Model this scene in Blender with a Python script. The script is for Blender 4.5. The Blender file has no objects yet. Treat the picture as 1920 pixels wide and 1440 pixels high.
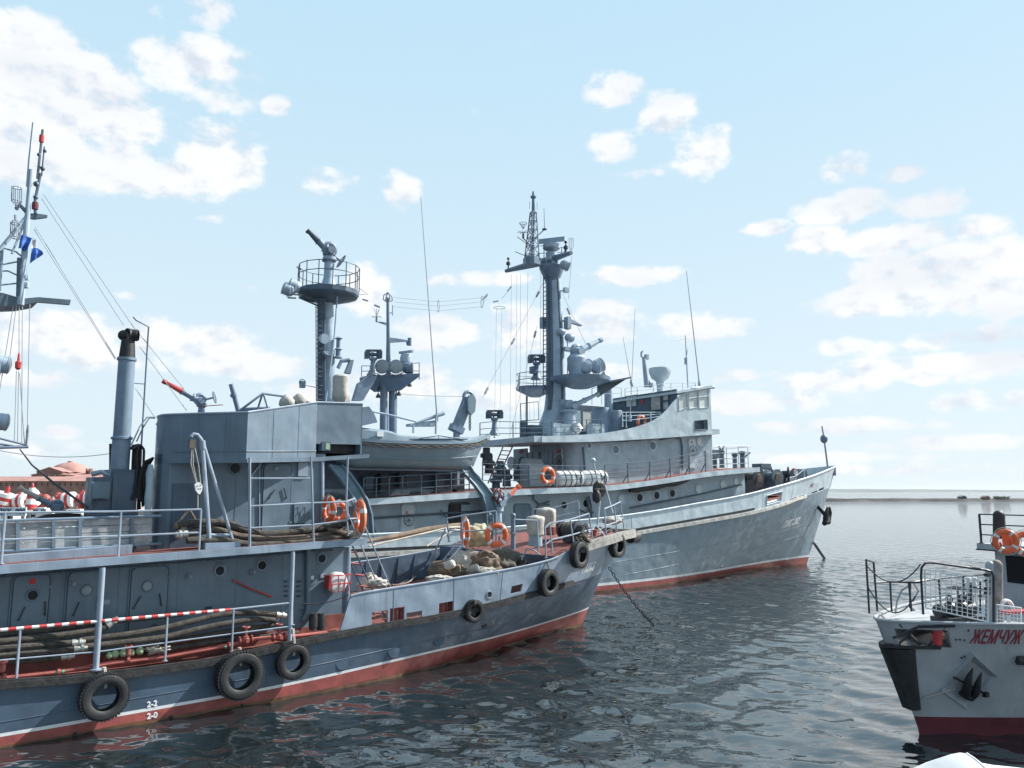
import bpy, math, random
from math import sin, cos, pi, radians as R
from mathutils import Vector as V, Matrix, noise as NZ
from mathutils.bvhtree import BVHTree
random.seed(7)
C = bpy.context.scene.collection
sc = bpy.context.scene
# ---------------------------------------------------------------- camera
FPX, CX, CY, HOR, CH = 1500.0, 960.0, 720.0, 922.0, 5.0
PIT = math.atan((HOR-CY)/FPX)
O = V((0, 0, CH))
cd = bpy.data.cameras.new('camera'); cam = bpy.data.objects.new('camera', cd); C.objects.link(cam)
cam.location = O; cam.rotation_euler = (pi/2+PIT, 0, 0)
cd.sensor_width = 36; cd.lens = 36*FPX/1920; cd.clip_start = .1; cd.clip_end = 60000
sc.camera = cam
FW = V((0, cos(PIT), sin(PIT))); UP = V((0, -sin(PIT), cos(PIT)))
def ray(x, y): return V((1, 0, 0))*((x-CX)/FPX) + FW - UP*((y-CY)/FPX)
def atz(x, y, z):                                    # where the sight line of a photo point meets a level plane
    d = ray(x, y); return O + d*((z-CH)/d.z)
def aty(x, y, Y):                                    # where it meets a plane Y metres ahead
    d = ray(x, y); return O + d*(Y/d.y)

class Frame:                                         # a ship: s forward, w inboard from the starboard side, z up
    def __init__(f, ax, ay, deg):
        f.A = V((ax, ay, 0)); f.u = V((cos(R(deg)), sin(R(deg)), 0)); f.n = V((f.u.y, -f.u.x, 0))
    def L(f, s, w, z): return f.A + f.u*s - f.n*w + V((0, 0, z))
    def P(f, x, y, w=0):
        d = ray(x, y); Q = f.A - f.n*w
        return O + d*((Q-O).dot(f.n)/d.dot(f.n))
    def loc(f, q): r = q-f.A; return (r.dot(f.u), -r.dot(f.n), q.z)
    def PS(f, x, y, s):                              # meet the athwartships plane at s
        d = ray(x, y); return O + d*((f.A+f.u*s-O).dot(f.u)/d.dot(f.u))
    def S(f, x, y, w=0): return f.loc(f.P(x, y, w))[0]
    def Zc(f, x, y, w=0): return f.P(x, y, w).z
ZV = V((0, 0, 1))

def interp(xs, ys, x):                               # monotone-ish cubic through points
    n = len(xs)
    if x <= xs[0]: return ys[0]
    if x >= xs[-1]: return ys[-1]
    i = max(k for k in range(n-1) if xs[k] <= x)
    def m(k):
        if k == 0: return (ys[1]-ys[0])/(xs[1]-xs[0])
        if k == n-1: return (ys[-1]-ys[-2])/(xs[-1]-xs[-2])
        a = (ys[k]-ys[k-1])/(xs[k]-xs[k-1]); b = (ys[k+1]-ys[k])/(xs[k+1]-xs[k])
        return 0 if a*b <= 0 else 2*a*b/(a+b)
    h = xs[i+1]-xs[i]; t = (x-xs[i])/h
    return ((2*t**3-3*t*t+1)*ys[i] + (t**3-2*t*t+t)*h*m(i) + (3*t*t-2*t**3)*ys[i+1] + (t**3-t*t)*h*m(i+1))

# ---------------------------------------------------------------- mesh collector
class G:
    def __init__(s): s.v = []; s.f = []; s.m = []; s.mi = 0
    def mat(s, i): s.mi = i; return s
    def add(s, vs, fs):
        b = len(s.v); s.v += [V(q) for q in vs]
        for f in fs: s.f.append([b+i for i in f]); s.m.append(s.mi)
        return s
    def hexa(s, p):                                  # 8 corners: bottom ring 0-3, top ring 4-7
        return s.add(p, [(0,3,2,1),(4,5,6,7),(0,1,5,4),(1,2,6,5),(2,3,7,6),(3,0,4,7)])
    def obox(s, c, a, b, d):
        c, a, b, d = V(c), V(a), V(b), V(d)
        return s.hexa([c-a-b-d, c+a-b-d, c+a+b-d, c-a+b-d, c-a-b+d, c+a-b+d, c+a+b+d, c-a+b+d])
    def box(s, fr, s0, s1, w0, w1, z0, z1):
        return s.hexa([fr.L(s0,w0,z0), fr.L(s1,w0,z0), fr.L(s1,w1,z0), fr.L(s0,w1,z0), fr.L(s0,w0,z1), fr.L(s1,w0,z1), fr.L(s1,w1,z1), fr.L(s0,w1,z1)])
    def loft(s, rows, closed=False):
        b = len(s.v); n = len(rows[0])
        for r in rows: s.v += [V(q) for q in r]
        for i in range(len(rows)-1):
            for j in range(n if closed else n-1):
                k = (j+1) % n
                s.f.append([b+i*n+j, b+i*n+k, b+(i+1)*n+k, b+(i+1)*n+j]); s.m.append(s.mi)
        return s
    def ngon(s, pts): return s.add(pts, [list(range(len(pts)))])
    def prism(s, pts, vec):
        n = len(pts); vec = V(vec)
        s.add(list(pts)+[V(p)+vec for p in pts], [list(range(n))[::-1], list(range(n, 2*n))] + [(i, (i+1) % n, n+(i+1) % n, n+i) for i in range(n)])
        return s
    def tube(s, pts, r, n=8, cap=True):
        pts = [V(p) for p in pts]; m = len(pts)
        rs = r if isinstance(r, (list, tuple)) else [r]*m
        t0 = (pts[1]-pts[0]).normalized()
        x = t0.orthogonal().normalized(); rows = []
        for i, p in enumerate(pts):
            t = ((pts[min(i+1, m-1)]-pts[max(i-1, 0)])).normalized()
            x = (x - t*x.dot(t)).normalized(); y = t.cross(x)
            rows.append([p + (x*cos(2*pi*k/n)+y*sin(2*pi*k/n))*rs[i] for k in range(n)])
        b = len(s.v); s.loft(rows, True)
        if cap:
            s.f.append([b+k for k in range(n)][::-1]); s.m.append(s.mi)
            s.f.append([b+(m-1)*n+k for k in range(n)]); s.m.append(s.mi)
        return s
    def cyl(s, a, b, r0, r1=None, n=16): return s.tube([a, b], [r0, r0 if r1 is None else r1], n)
    def lathe(s, base, ax, prof, n=20, cap=True):
        base, ax = V(base), V(ax).normalized(); x = ax.orthogonal().normalized(); y = ax.cross(x)
        rows = [[base + ax*h + (x*cos(2*pi*k/n)+y*sin(2*pi*k/n))*max(r, .0005) for k in range(n)] for r, h in prof]
        b = len(s.v); s.loft(rows, True)
        if cap:
            s.f.append([b+k for k in range(n)][::-1]); s.m.append(s.mi)
            s.f.append([b+(len(rows)-1)*n+k for k in range(n)]); s.m.append(s.mi)
        return s
    def torus(s, c, ax, RR, r, n=28, m=10, sq=1.0, a0=0, a1=2*pi):
        c, ax = V(c), V(ax).normalized(); x = (ZV - ax*ZV.dot(ax)); x = x.normalized() if x.length > .1 else V((1,0,0)); y = ax.cross(x)
        full = abs(a1-a0-2*pi) < 1e-6; N_ = n if full else n+1; rows = []
        for i in range(N_):
            a = a0+(a1-a0)*i/n; d = x*cos(a)+y*sin(a)
            rows.append([c + d*(RR+r*cos(2*pi*k/m)) + ax*(r*sq*sin(2*pi*k/m)) for k in range(m)])
        if full: rows.append(rows[0])
        return s.loft(rows, True)
    def ball(s, c, r, n=12, m=8, sc=(1,1,1), jit=0, seed=0):
        rows = []
        for i in range(m+1):
            th = pi*i/m; row = []
            for k in range(n):
                ph = 2*pi*k/n; d = V((sin(th)*cos(ph), sin(th)*sin(ph), cos(th)))
                j = 1+jit*NZ.noise(d*2.2+V((seed*3.1, seed, 0))) if jit else 1
                row.append(V(c)+V((d.x*sc[0], d.y*sc[1], d.z*sc[2]))*r*j)
            rows.append(row)
        return s.loft(rows, True)

def arc(c, a, b, t0, t1, n):                          # points c + a cos t + b sin t
    return [V(c)+V(a)*cos(t0+(t1-t0)*i/n)+V(b)*sin(t0+(t1-t0)*i/n) for i in range(n+1)]
def sag(a, b, d, n=10):
    a, b = V(a), V(b); return [a.lerp(b, i/n) - ZV*(d*4*(i/n)*(1-i/n)) for i in range(n+1)]

WORLD = {}
def empty(name, loc, label=None, cat=None, group=None):
    o = bpy.data.objects.new(name, None); C.objects.link(o); o.location = V(loc); o.empty_display_size = .2
    WORLD[o] = V(loc)
    return tag(o, label, cat, group)
def tag(o, label=None, cat=None, group=None, kind=None):
    if label: o['label'] = label
    if cat: o['category'] = cat
    if group: o['group'] = group
    if kind: o['kind'] = kind
    return o
def build(g, name, mats, parent=None, ang=35, flip=True):
    me = bpy.data.meshes.new(name)
    off = WORLD[parent] if parent is not None else V((0,0,0))
    if parent is None and g.v:
        xs = [sum((q[i] for q in g.v))/len(g.v) for i in (0,1)]; off = V((xs[0], xs[1], min(q.z for q in g.v)))
    me.from_pydata([q-off for q in g.v], [], g.f)
    if not isinstance(mats, (list, tuple)): mats = [mats]
    for m in mats: me.materials.append(M[m])
    for p, i in zip(me.polygons, g.m): p.material_index = i; p.use_smooth = True
    if flip:
        import bmesh
        bm = bmesh.new(); bm.from_mesh(me); bmesh.ops.recalc_face_normals(bm, faces=bm.faces); bm.to_mesh(me); bm.free()
    me.set_sharp_from_angle(angle=R(ang))
    o = bpy.data.objects.new(name, me); C.objects.link(o)
    if parent is not None: o.parent = parent; WORLD[o] = off
    else: o.location = off; WORLD[o] = off
    return o
def copy_tree(o, loc=None, rot=None, label=None, parent=None):
    c = o.copy(); C.objects.link(c)
    if parent: c.parent = parent
    if loc is not None: c.location = V(loc)
    if rot is not None: c.rotation_euler = rot
    if label: c['label'] = label
    for ch in list(o.children): copy_tree(ch, parent=c)
    return c
def text_mesh(body, size):
    cu = bpy.data.curves.new('t', 'FONT'); cu.body = body; cu.size = size; cu.resolution_u = 3
    ob = bpy.data.objects.new('t', cu); C.objects.link(ob)
    dg = bpy.context.evaluated_depsgraph_get(); me = ob.evaluated_get(dg).to_mesh()
    vs = [v.co.copy() for v in me.vertices]; fs = [list(p.vertices) for p in me.polygons]
    ob.to_mesh_clear(); bpy.data.objects.remove(ob); bpy.data.curves.remove(cu)
    return vs, fs
def lettering(body, size, o, xd, yd, mat, parent, name='lettering', shear=0, bvh=None, dirn=None, sx=1.0, bold=0, th=.004):
    # letters as thin raised plates; with bvh they lie on the curved surface they are painted on
    vs, fs = text_mesh(body, size); g = G()
    if bvh:
        for _ in range(2):                               # finer triangles, so that the paint follows the plating
            mid = {}; nf = []
            def mp(a, b):
                k = (min(a, b), max(a, b))
                if k not in mid: vs.append((vs[a]+vs[b])/2); mid[k] = len(vs)-1
                return mid[k]
            for f in fs:
                for i in range(1, len(f)-1):
                    a, b, c = f[0], f[i], f[i+1]; x, y, z = mp(a, b), mp(b, c), mp(c, a); nf += [[a,x,z],[x,b,y],[z,y,c],[x,y,z]]
            fs = nf
    o, xd, yd = V(o), V(xd).normalized(), V(yd).normalized()
    nrm = xd.cross(yd); pts = []
    for v in vs:
        q = o + xd*((v.x+shear*v.y)*sx) + yd*v.y
        if bvh:
            h = bvh.ray_cast(q-dirn*3, dirn, 8)
            if h[0] is not None: q = h[0] - dirn*(th+.004)
        else: q = q + nrm*th
        pts.append(q)
    g.add(pts, fs)
    if bold:
        for d in ((bold,0),(-bold,0),(0,bold),(0,-bold)):
            g.add([p+xd*d[0]+yd*d[1]+nrm*(.0007*(1+abs(d[1])/bold)) for p in pts], fs)
    return build(g, name, mat, parent, flip=False)
# ---------------------------------------------------------------- materials
M = {}
def nt(m):
    m.use_nodes = True; t = m.node_tree; t.nodes.clear(); return t
def nd(t, typ, **k):
    n = t.nodes.new(typ)
    for a, b in k.items():
        if a.startswith('i_'):
            key = a[2:]; key = int(key) if key.isdigit() else key.replace('_', ' ')
            n.inputs[key].default_value = b
        else: setattr(n, a, b)
    return n
def mix(t, fac, a, b, typ='MIX'):
    n = nd(t, 'ShaderNodeMix', data_type='RGBA', blend_type=typ)
    for sock, v in ((n.inputs[0], fac), (n.inputs[6], a), (n.inputs[7], b)):
        if hasattr(v, 'links') or hasattr(v, 'is_output'): t.links.new(v, sock)
        else: sock.default_value = v if not isinstance(v, tuple) else (*v[:3], 1)
    return n.outputs[2]
def ramp(t, inp, a, b, va=0., vb=1.):
    n = nd(t, 'ShaderNodeMapRange', interpolation_type='SMOOTHSTEP')
    n.inputs[1].default_value = a; n.inputs[2].default_value = b; n.inputs[3].default_value = va; n.inputs[4].default_value = vb
    t.links.new(inp, n.inputs[0]); return n.outputs[0]
def noise(t, pos, scale, detail=4, rough=.55, stretch=None, typ='FBM'):
    src = pos
    if stretch:
        mp = nd(t, 'ShaderNodeVectorMath', operation='MULTIPLY'); mp.inputs[1].default_value = stretch; t.links.new(pos, mp.inputs[0]); src = mp.outputs[0]
    n = nd(t, 'ShaderNodeTexNoise'); n.inputs['Scale'].default_value = scale; n.inputs['Detail'].default_value = detail; n.inputs['Roughness'].default_value = rough
    t.links.new(src, n.inputs['Vector']); return n.outputs[0]
def mat(name, col, rough=.5, metal=0., var=.25, vscale=1.5, rust=0., rustcol=(.16,.06,.025), streak=0., bump=.15, bscale=18, dent=0., spec=.5, dirt=0., dirtcol=(.05,.045,.035), patch=0., patchcol=None):
    m = bpy.data.materials.new(name); t = nt(m); M[name] = m
    out = nd(t, 'ShaderNodeOutputMaterial'); bs = nd(t, 'ShaderNodeBsdfPrincipled'); t.links.new(bs.outputs[0], out.inputs[0])
    pos = nd(t, 'ShaderNodeNewGeometry').outputs['Position']
    n1 = noise(t, pos, vscale, 5, .6)
    lo = tuple(c*(1-var) for c in col); hi = tuple(min(1, c*(1+var)) for c in col)
    c = mix(t, ramp(t, n1, .3, .7), lo, hi)
    if patch:
        pn = noise(t, pos, .9, 2, .4); pc = patchcol or tuple(x*1.25 for x in col)
        c = mix(t, ramp(t, pn, .56, .6, 0, patch), c, pc)
    if streak:
        sn = noise(t, pos, 3.2, 3, .6, (1.6, 1.6, .12)); c = mix(t, ramp(t, sn, .52, .72, 0, streak), c, tuple(x*.62+.01 for x in col))
        sn2 = noise(t, pos, 4.1, 3, .6, (2.1, 2.1, .1)); c = mix(t, ramp(t, sn2, .58, .75, 0, streak*.7), c, tuple(min(1, x*1.35+.02) for x in col))
    if dirt:
        dn = noise(t, pos, 5, 6, .7); c = mix(t, ramp(t, dn, .5, .7, 0, dirt), c, dirtcol)
    if rust:
        rn = noise(t, pos, 2.2, 8, .72, (1, 1, .45)); c = mix(t, ramp(t, rn, .64-.1*min(rust,1), .78-.08*min(rust,1), 0, min(1, rust)), c, rustcol)
    if rust:
        ru = noise(t, pos, 3.6, 3, .6, (2.2, 2.2, .11)); c = mix(t, ramp(t, ru, .63-.06*rust, .76-.04*rust, 0, min(.75, rust*2.2)), c, tuple(q*.55+w*.45 for q, w in zip(rustcol, col)))
    t.links.new(c, bs.inputs['Base Color'])
    rn_ = noise(t, pos, vscale*2.3, 3); t.links.new(ramp(t, rn_, .3, .7, max(.03, rough-.1), min(1, rough+.12)), bs.inputs['Roughness'])
    bs.inputs['Metallic'].default_value = metal; bs.inputs['Specular IOR Level'].default_value = spec
    if bump or dent:
        bn = noise(t, pos, bscale, 4, .6); b1 = nd(t, 'ShaderNodeBump', i_Strength=bump, i_Distance=.02); t.links.new(bn, b1.inputs['Height'])
        if dent:
            dn = noise(t, pos, 1.7, 1, .3); b2 = nd(t, 'ShaderNodeBump', i_Strength=dent, i_Distance=.12); t.links.new(dn, b2.inputs['Height']); t.links.new(b2.outputs[0], b1.inputs['Normal'])
        t.links.new(b1.outputs[0], bs.inputs['Normal'])
    return m
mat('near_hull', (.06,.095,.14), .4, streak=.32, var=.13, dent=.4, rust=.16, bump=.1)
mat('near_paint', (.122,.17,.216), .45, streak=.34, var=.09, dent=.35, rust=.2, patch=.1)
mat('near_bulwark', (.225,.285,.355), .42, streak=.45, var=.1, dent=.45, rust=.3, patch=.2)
mat('near_rail', (.27,.32,.385), .45, var=.15, rust=.2, bump=.1)
mat('boot_red', (.29,.068,.06), .55, var=.25, streak=.35, dirt=.35, dirtcol=(.12,.05,.03), vscale=2.4)
mat('slime', (.13,.062,.032), .4, var=.4, dirt=.6, dirtcol=(.05,.045,.02))
mat('letter_white', (.86,.87,.88), .5, var=.05, bump=0)
mat('white_line', (.66,.67,.68), .5, var=.12, dirt=.15)
mat('deck_red', (.21,.068,.054), .65, var=.3, dirt=.35, dirtcol=(.1,.04,.035), vscale=3)
mat('pipe_red', (.33,.085,.07), .5, var=.25, dirt=.25)
mat('bright_red', (.46,.04,.04), .5, var=.15)
mat('black_rubber', (.022,.023,.025), .62, var=.4, bump=.35, bscale=40, dirt=.3, dirtcol=(.07,.068,.065))
mat('timber_dark', (.022,.022,.023), .8, var=.5, vscale=6, bump=.6, bscale=12, dirt=.3, dirtcol=(.07,.066,.06))
mat('timber_grey', (.27,.26,.24), .8, var=.35, vscale=5, bump=.5, bscale=14, dirt=.3)
mat('plank_grey', (.33,.335,.34), .75, var=.22, vscale=4, bump=.4, bscale=16, streak=.2, dirt=.12)
mat('hose', (.06,.052,.044), .85, var=.45, vscale=7, bump=.9, bscale=60, dirt=.4, dirtcol=(.12,.105,.085))
mat('hose_brown', (.10,.072,.055), .8, var=.4, vscale=5, bump=.8, bscale=50, dirt=.4, dirtcol=(.05,.04,.03))
mat('steel', (.5,.5,.5), .35, metal=.8, var=.2)
mat('dark_metal', (.03,.034,.042), .5, var=.3)
mat('black', (.012,.013,.015), .55, var=.3)
mat('rope', (.42,.39,.33), .9, var=.25, bump=.6, bscale=90)
mat('rope_dark', (.10,.09,.075), .9, var=.35, bump=.6, bscale=90)
mat('canvas', (.42,.395,.35), .85, var=.18, bump=.7, bscale=6, dirt=.25, dirtcol=(.2,.18,.15))
mat('canvas_brown', (.15,.11,.078), .85, var=.35, bump=.7, bscale=6, dirt=.3)
mat('canvas_yellow', (.42,.40,.26), .85, var=.2, bump=.7, bscale=7, dirt=.25, dirtcol=(.2,.18,.12))
mat('orange', (.74,.14,.045), .5, var=.14, bump=.1, dirt=.12, dirtcol=(.35,.1,.05))
mat('white', (.72,.73,.73), .45, var=.08, dirt=.12, dirtcol=(.3,.28,.26))
mat('canopy', (.55,.56,.57), .6, var=.06, bump=.3, bscale=5, dirt=.15, dirtcol=(.35,.35,.34), dent=.2)
mat('float_green', (.30,.40,.24), .5, var=.2)
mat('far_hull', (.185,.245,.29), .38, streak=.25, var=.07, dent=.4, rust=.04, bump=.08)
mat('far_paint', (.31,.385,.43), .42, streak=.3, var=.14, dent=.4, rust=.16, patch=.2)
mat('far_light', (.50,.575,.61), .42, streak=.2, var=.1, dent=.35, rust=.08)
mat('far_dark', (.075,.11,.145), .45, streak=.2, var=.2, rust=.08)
mat('far_teal', (.11,.17,.21), .45, var=.2, streak=.2)
mat('mast_blue', (.165,.22,.29), .45, var=.2, rust=.1, streak=.15)
mat('mast_light', (.32,.395,.47), .45, var=.15, rust=.1)
mat('strake', (.50,.475,.43), .7, var=.25, dirt=.5, dirtcol=(.12,.1,.08), bump=.4, vscale=3)
mat('wire', (.09,.10,.13), .6, var=.1, bump=0)
mat('wire_pale', (.30,.33,.38), .6, var=.1, bump=0)
mat('boat_grey', (.165,.225,.265), .38, var=.1, dent=.15, streak=.12)
mat('boat_light', (.20,.265,.315), .4, var=.08)
mat('ferry_white', (.38,.395,.41), .45, var=.1, dirt=.22, dirtcol=(.24,.23,.21), dent=.35, rust=.22, streak=.18)
mat('ferry_red', (.13,.022,.032), .5, var=.2, dirt=.3, dirtcol=(.05,.02,.02))
mat('letter_red', (.28,.03,.05), .5, var=.15)
mat('blue_cloth', (.045,.13,.42), .8, var=.15)
mat('brick', (.20,.115,.095), .85, var=.3, vscale=.5, bump=.3)
mat('roof_red', (.38,.205,.175), .8, var=.2, vscale=.3)
mat('stone', (.35,.32,.28), .85, var=.25, vscale=.4)
mat('leaf', (.055,.085,.03), .8, var=.5, vscale=1.2)
mat('leaf_far', (.05,.085,.06), .9, var=.4, vscale=.02)
mat('hill', (.07,.10,.085), .95, var=.3, vscale=.002)
mat('concrete', (.10,.10,.095), .9, var=.25, vscale=.08)
mat('grass_bank', (.022,.026,.022), .9, var=.4, vscale=.15)
mat('bark', (.06,.045,.035), .9, var=.3)
mat('lens', (.25,.28,.30), .12, var=.1, bump=0)
mat('pale_sky_pane', (.62,.62,.58), .7, var=.12)  # opaque pale colour stands for bright sky in windows and openings
mat('brass_end', (.55,.55,.50), .35, metal=.6, var=.2)
mat('tape_green', (.05,.35,.25), .5); mat('letter_blue', (.03,.07,.16), .5)
def glassmat(name, col, rough=.05, alpha=.35):
    m = bpy.data.materials.new(name); t = nt(m); M[name] = m
    out = nd(t, 'ShaderNodeOutputMaterial'); a = nd(t, 'ShaderNodeBsdfTransparent'); g = nd(t, 'ShaderNodeBsdfGlossy', i_Roughness=rough)
    a.inputs[0].default_value = (*col, 1); fr = nd(t, 'ShaderNodeFresnel', i_IOR=1.5); ms = nd(t, 'ShaderNodeMixShader')
    t.links.new(fr.outputs[0], ms.inputs[0]); t.links.new(a.outputs[0], ms.inputs[1]); t.links.new(g.outputs[0], ms.inputs[2]); t.links.new(ms.outputs[0], out.inputs[0])
glassmat('glass', (.62,.68,.70)); 
def darkglass():
    m = bpy.data.materials.new('port_glass'); t = nt(m); M['port_glass'] = m
    out = nd(t, 'ShaderNodeOutputMaterial'); b = nd(t, 'ShaderNodeBsdfPrincipled'); t.links.new(b.outputs[0], out.inputs[0])
    b.inputs['Base Color'].default_value = (.012,.014,.017,1); b.inputs['Roughness'].default_value = .3; b.inputs['Specular IOR Level'].default_value = .2
darkglass()
# ---------------------------------------------------------------- daylight: sun, Nishita sky, fair-weather clouds
SAZ, SEL = 22, 41
sl = bpy.data.lights.new('sun', 'SUN'); sl.energy = 4.9; sl.angle = R(.5); sl.color = (1, .965, .92)
so = bpy.data.objects.new('sun', sl); C.objects.link(so)
sd = V((cos(R(SAZ))*cos(R(SEL)), sin(R(SAZ))*cos(R(SEL)), sin(R(SEL))))
so.rotation_euler = sd.to_track_quat('Z', 'Y').to_euler(); so.location = (0, 0, 60)
wd = bpy.data.worlds.new('World'); sc.world = wd; wd.use_nodes = True; t = wd.node_tree; t.nodes.clear()
wo = nd(t, 'ShaderNodeOutputWorld'); bg = nd(t, 'ShaderNodeBackground'); t.links.new(bg.outputs[0], wo.inputs[0])
sky = nd(t, 'ShaderNodeTexSky', sky_type='NISHITA', sun_disc=False, sun_elevation=R(SEL), sun_rotation=R(90-SAZ), altitude=0, air_density=1.0, dust_density=1.2, ozone_density=1.0)
bg.inputs[1].default_value = .09
dirv = nd(t, 'ShaderNodeTexCoord').outputs['Generated']
sep = nd(t, 'ShaderNodeSeparateXYZ'); t.links.new(dirv, sep.inputs[0])
def mth(op, a, b=None, c=None):
    n = nd(t, 'ShaderNodeMath', operation=op)
    for i, q in enumerate((a, b, c)):
        if q is None: continue
        if isinstance(q, (int, float)): n.inputs[i].default_value = q
        else: t.links.new(q, n.inputs[i])
    return n.outputs[0]
az = mth('ARCTAN2', sep.outputs[0], sep.outputs[1]); el = mth('ARCSINE', sep.outputs[2])
cmb = nd(t, 'ShaderNodeCombineXYZ'); t.links.new(az, cmb.inputs[0]); t.links.new(el, cmb.inputs[1]); ae = cmb.outputs[0]
CL = [(40,150,210,95,1.2),(180,235,160,70,1.1),(20,270,190,70,1.2),(270,325,150,42,1),(405,300,78,60,1.1),(70,75,90,50,1),(365,125,95,52,.85),(410,175,60,30,.75),(390,20,48,28,.6),(312,28,38,18,.5),(515,198,24,16,.6),
(610,337,52,22,.75),(752,360,36,30,.75),(400,411,28,9,.45),(1160,172,54,34,.95),(1240,215,58,48,.95),(1150,272,46,30,.9),(1312,285,48,42,.85),(1275,300,40,18,.6),(1350,243,16,10,.4),(1215,325,40,8,.35),
(1440,428,36,14,.75),(1535,450,50,24,.75),(1565,318,52,28,.75),(1585,388,78,28,.85),(1700,328,46,16,.7),(1740,382,66,28,.9),(1690,448,105,28,.95),(1830,428,60,22,.8),(1790,505,190,46,1.15),(1740,552,200,36,1.1),(1900,520,110,60,1),(1640,548,60,30,.8),
(1170,517,92,18,.85),(1115,580,55,22,.8),(930,522,70,14,.7),(840,527,38,10,.55),(688,545,42,42,.9),(455,543,34,9,.4),(235,553,20,8,.4),(1585,158,16,8,.3),
(1330,612,82,28,.9),(1590,648,58,14,.7),(1780,640,180,20,.8),(1770,686,190,28,1),(1385,704,66,11,.6),(1550,718,125,20,.8),(1850,755,120,20,.8),(1440,752,130,22,.9),(1580,800,170,14,.7),(1780,830,160,14,.6),(1455,663,16,6,.4),
(110,618,150,34,.9),(330,638,150,36,.95),(450,682,125,24,.95),(230,675,140,24,.7),(70,708,75,20,.7),(150,718,20,8,.35),(830,620,70,32,.95),(980,615,68,42,.95),(1110,612,80,28,.8),(760,722,110,34,.9),(920,745,110,26,.9),(100,810,46,12,.5),(620,735,80,16,.6),(30,840,120,14,.4),
(40,640,90,40,.8),(1690,880,240,10,.5),(1500,860,220,10,.4),(1120,700,80,16,.6)]
acc = None
for x, y, rx, ry, a in CL:
    d = ray(x, y).normalized(); A_, E_ = math.atan2(d.x, d.y), math.asin(d.z)
    d2 = ray(x+10, y).normalized(); kx = abs(math.atan2(d2.x, d2.y)-A_)/10; d3 = ray(x, y+10).normalized(); ky = abs(math.asin(d3.z)-E_)/10
    sx_, sy_ = 1/(rx*1.3*kx), 1/(ry*1.3*ky)
    ma = nd(t, 'ShaderNodeVectorMath', operation='MULTIPLY_ADD'); ma.inputs[1].default_value = (sx_, sy_, 0); ma.inputs[2].default_value = (-A_*sx_, -E_*sy_, 0); t.links.new(ae, ma.inputs[0])
    dt = nd(t, 'ShaderNodeVectorMath', operation='DOT_PRODUCT'); t.links.new(ma.outputs[0], dt.inputs[0]); t.links.new(ma.outputs[0], dt.inputs[1])
    q = mth('MULTIPLY_ADD', dt.outputs['Value'], -a, a)
    acc = q if acc is None else mth('SMOOTH_MAX', acc, q, .12)
acc = mth('MAXIMUM', acc, -.6)
acc = mth('MINIMUM', acc, .85)
def sky_noise(dx, dy):
    o_ = nd(t, 'ShaderNodeVectorMath', operation='ADD'); o_.inputs[1].default_value = (dx, dy, 0); t.links.new(ae, o_.inputs[0])
    a_ = noise(t, o_.outputs[0], 8.5, 3, .5, (1, 1.7, 1)); b_ = noise(t, o_.outputs[0], 27, 8, .6, (1, 1.5, 1))
    return mth('ADD', mth('MULTIPLY', mth('SUBTRACT', a_, .5), 2.2), mth('MULTIPLY', mth('SUBTRACT', b_, .5), 2.2))
nA, nB = sky_noise(0, 0), sky_noise(.012, .016)
dens = mth('ADD', acc, nA); n2 = noise(t, ae, 5, 4, .5, (1, 2, 1))
cov = ramp(t, dens, .02, .74)
# a thin white veil, stronger low down
hz = ramp(t, el, .62, -.05)
shade = mth('MULTIPLY', ramp(t, mth('SUBTRACT', nA, nB), -.75, .15), ramp(t, n2, .3, .55, .45, 1.))
cloudc = mix(t, shade, (4.75,5.1,5.75), (6.7,6.75,6.75))
veil = mix(t, hz, (3.7,5.3,6.35), (5.15,5.95,6.4))
sdot = nd(t, 'ShaderNodeVectorMath', operation='DOT_PRODUCT'); sdot.inputs[1].default_value = (cos(R(SAZ)), sin(R(SAZ)), 0); t.links.new(dirv, sdot.inputs[0])
veil = mix(t, ramp(t, sdot.outputs['Value'], -.75, -.15), (1.7,2.6,3.7), veil)
skyc = mix(t, .93, sky.outputs[0], veil)
t.links.new(mix(t, mth('MULTIPLY', cov, .93), skyc, cloudc), bg.inputs[0])
wd.cycles.sampling_method = 'MANUAL'; wd.cycles.sample_map_resolution = 512
sc.view_settings.view_transform = 'Standard'; sc.view_settings.look = 'None'; sc.view_settings.exposure = .78; sc.view_settings.gamma = 1
# ---------------------------------------------------------------- water
def water():
    m = bpy.data.materials.new('harbour_water'); M['water'] = m; t = nt(m)
    out = nd(t, 'ShaderNodeOutputMaterial'); b = nd(t, 'ShaderNodeBsdfPrincipled'); t.links.new(b.outputs[0], out.inputs[0])
    b.inputs['Base Color'].default_value = (.011,.017,.019,1); b.inputs['Roughness'].default_value = .0; b.inputs['IOR'].default_value = 2.1
    _p = nd(t, 'ShaderNodeNewGeometry'); _s = nd(t, 'ShaderNodeSeparateXYZ'); t.links.new(_p.outputs['Position'], _s.inputs[0]); t.links.new(ramp(t, _s.outputs[1], 45, 300, 0., .045), b.inputs['Roughness'])
    pos = nd(t, 'ShaderNodeNewGeometry').outputs['Position']
    prev = None
    for sc_, det, st, dist in ((1.3, 3, (.7, 1.3, 1), .24), (3.2, 1, (.75, 1.25, 1), .014)):
        h = noise(t, pos, sc_, det, .45, st); bp = nd(t, 'ShaderNodeBump', i_Strength=1., i_Distance=dist); t.links.new(h, bp.inputs['Height'])
        if dist > .1: sy = nd(t, 'ShaderNodeSeparateXYZ'); t.links.new(pos, sy.inputs[0]); t.links.new(ramp(t, sy.outputs[1], 35, 72, .03, 1.), bp.inputs['Strength'])
        if prev: t.links.new(prev, bp.inputs['Normal'])
        prev = bp.outputs[0]
    t.links.new(prev, b.inputs['Normal'])
water()
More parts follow.
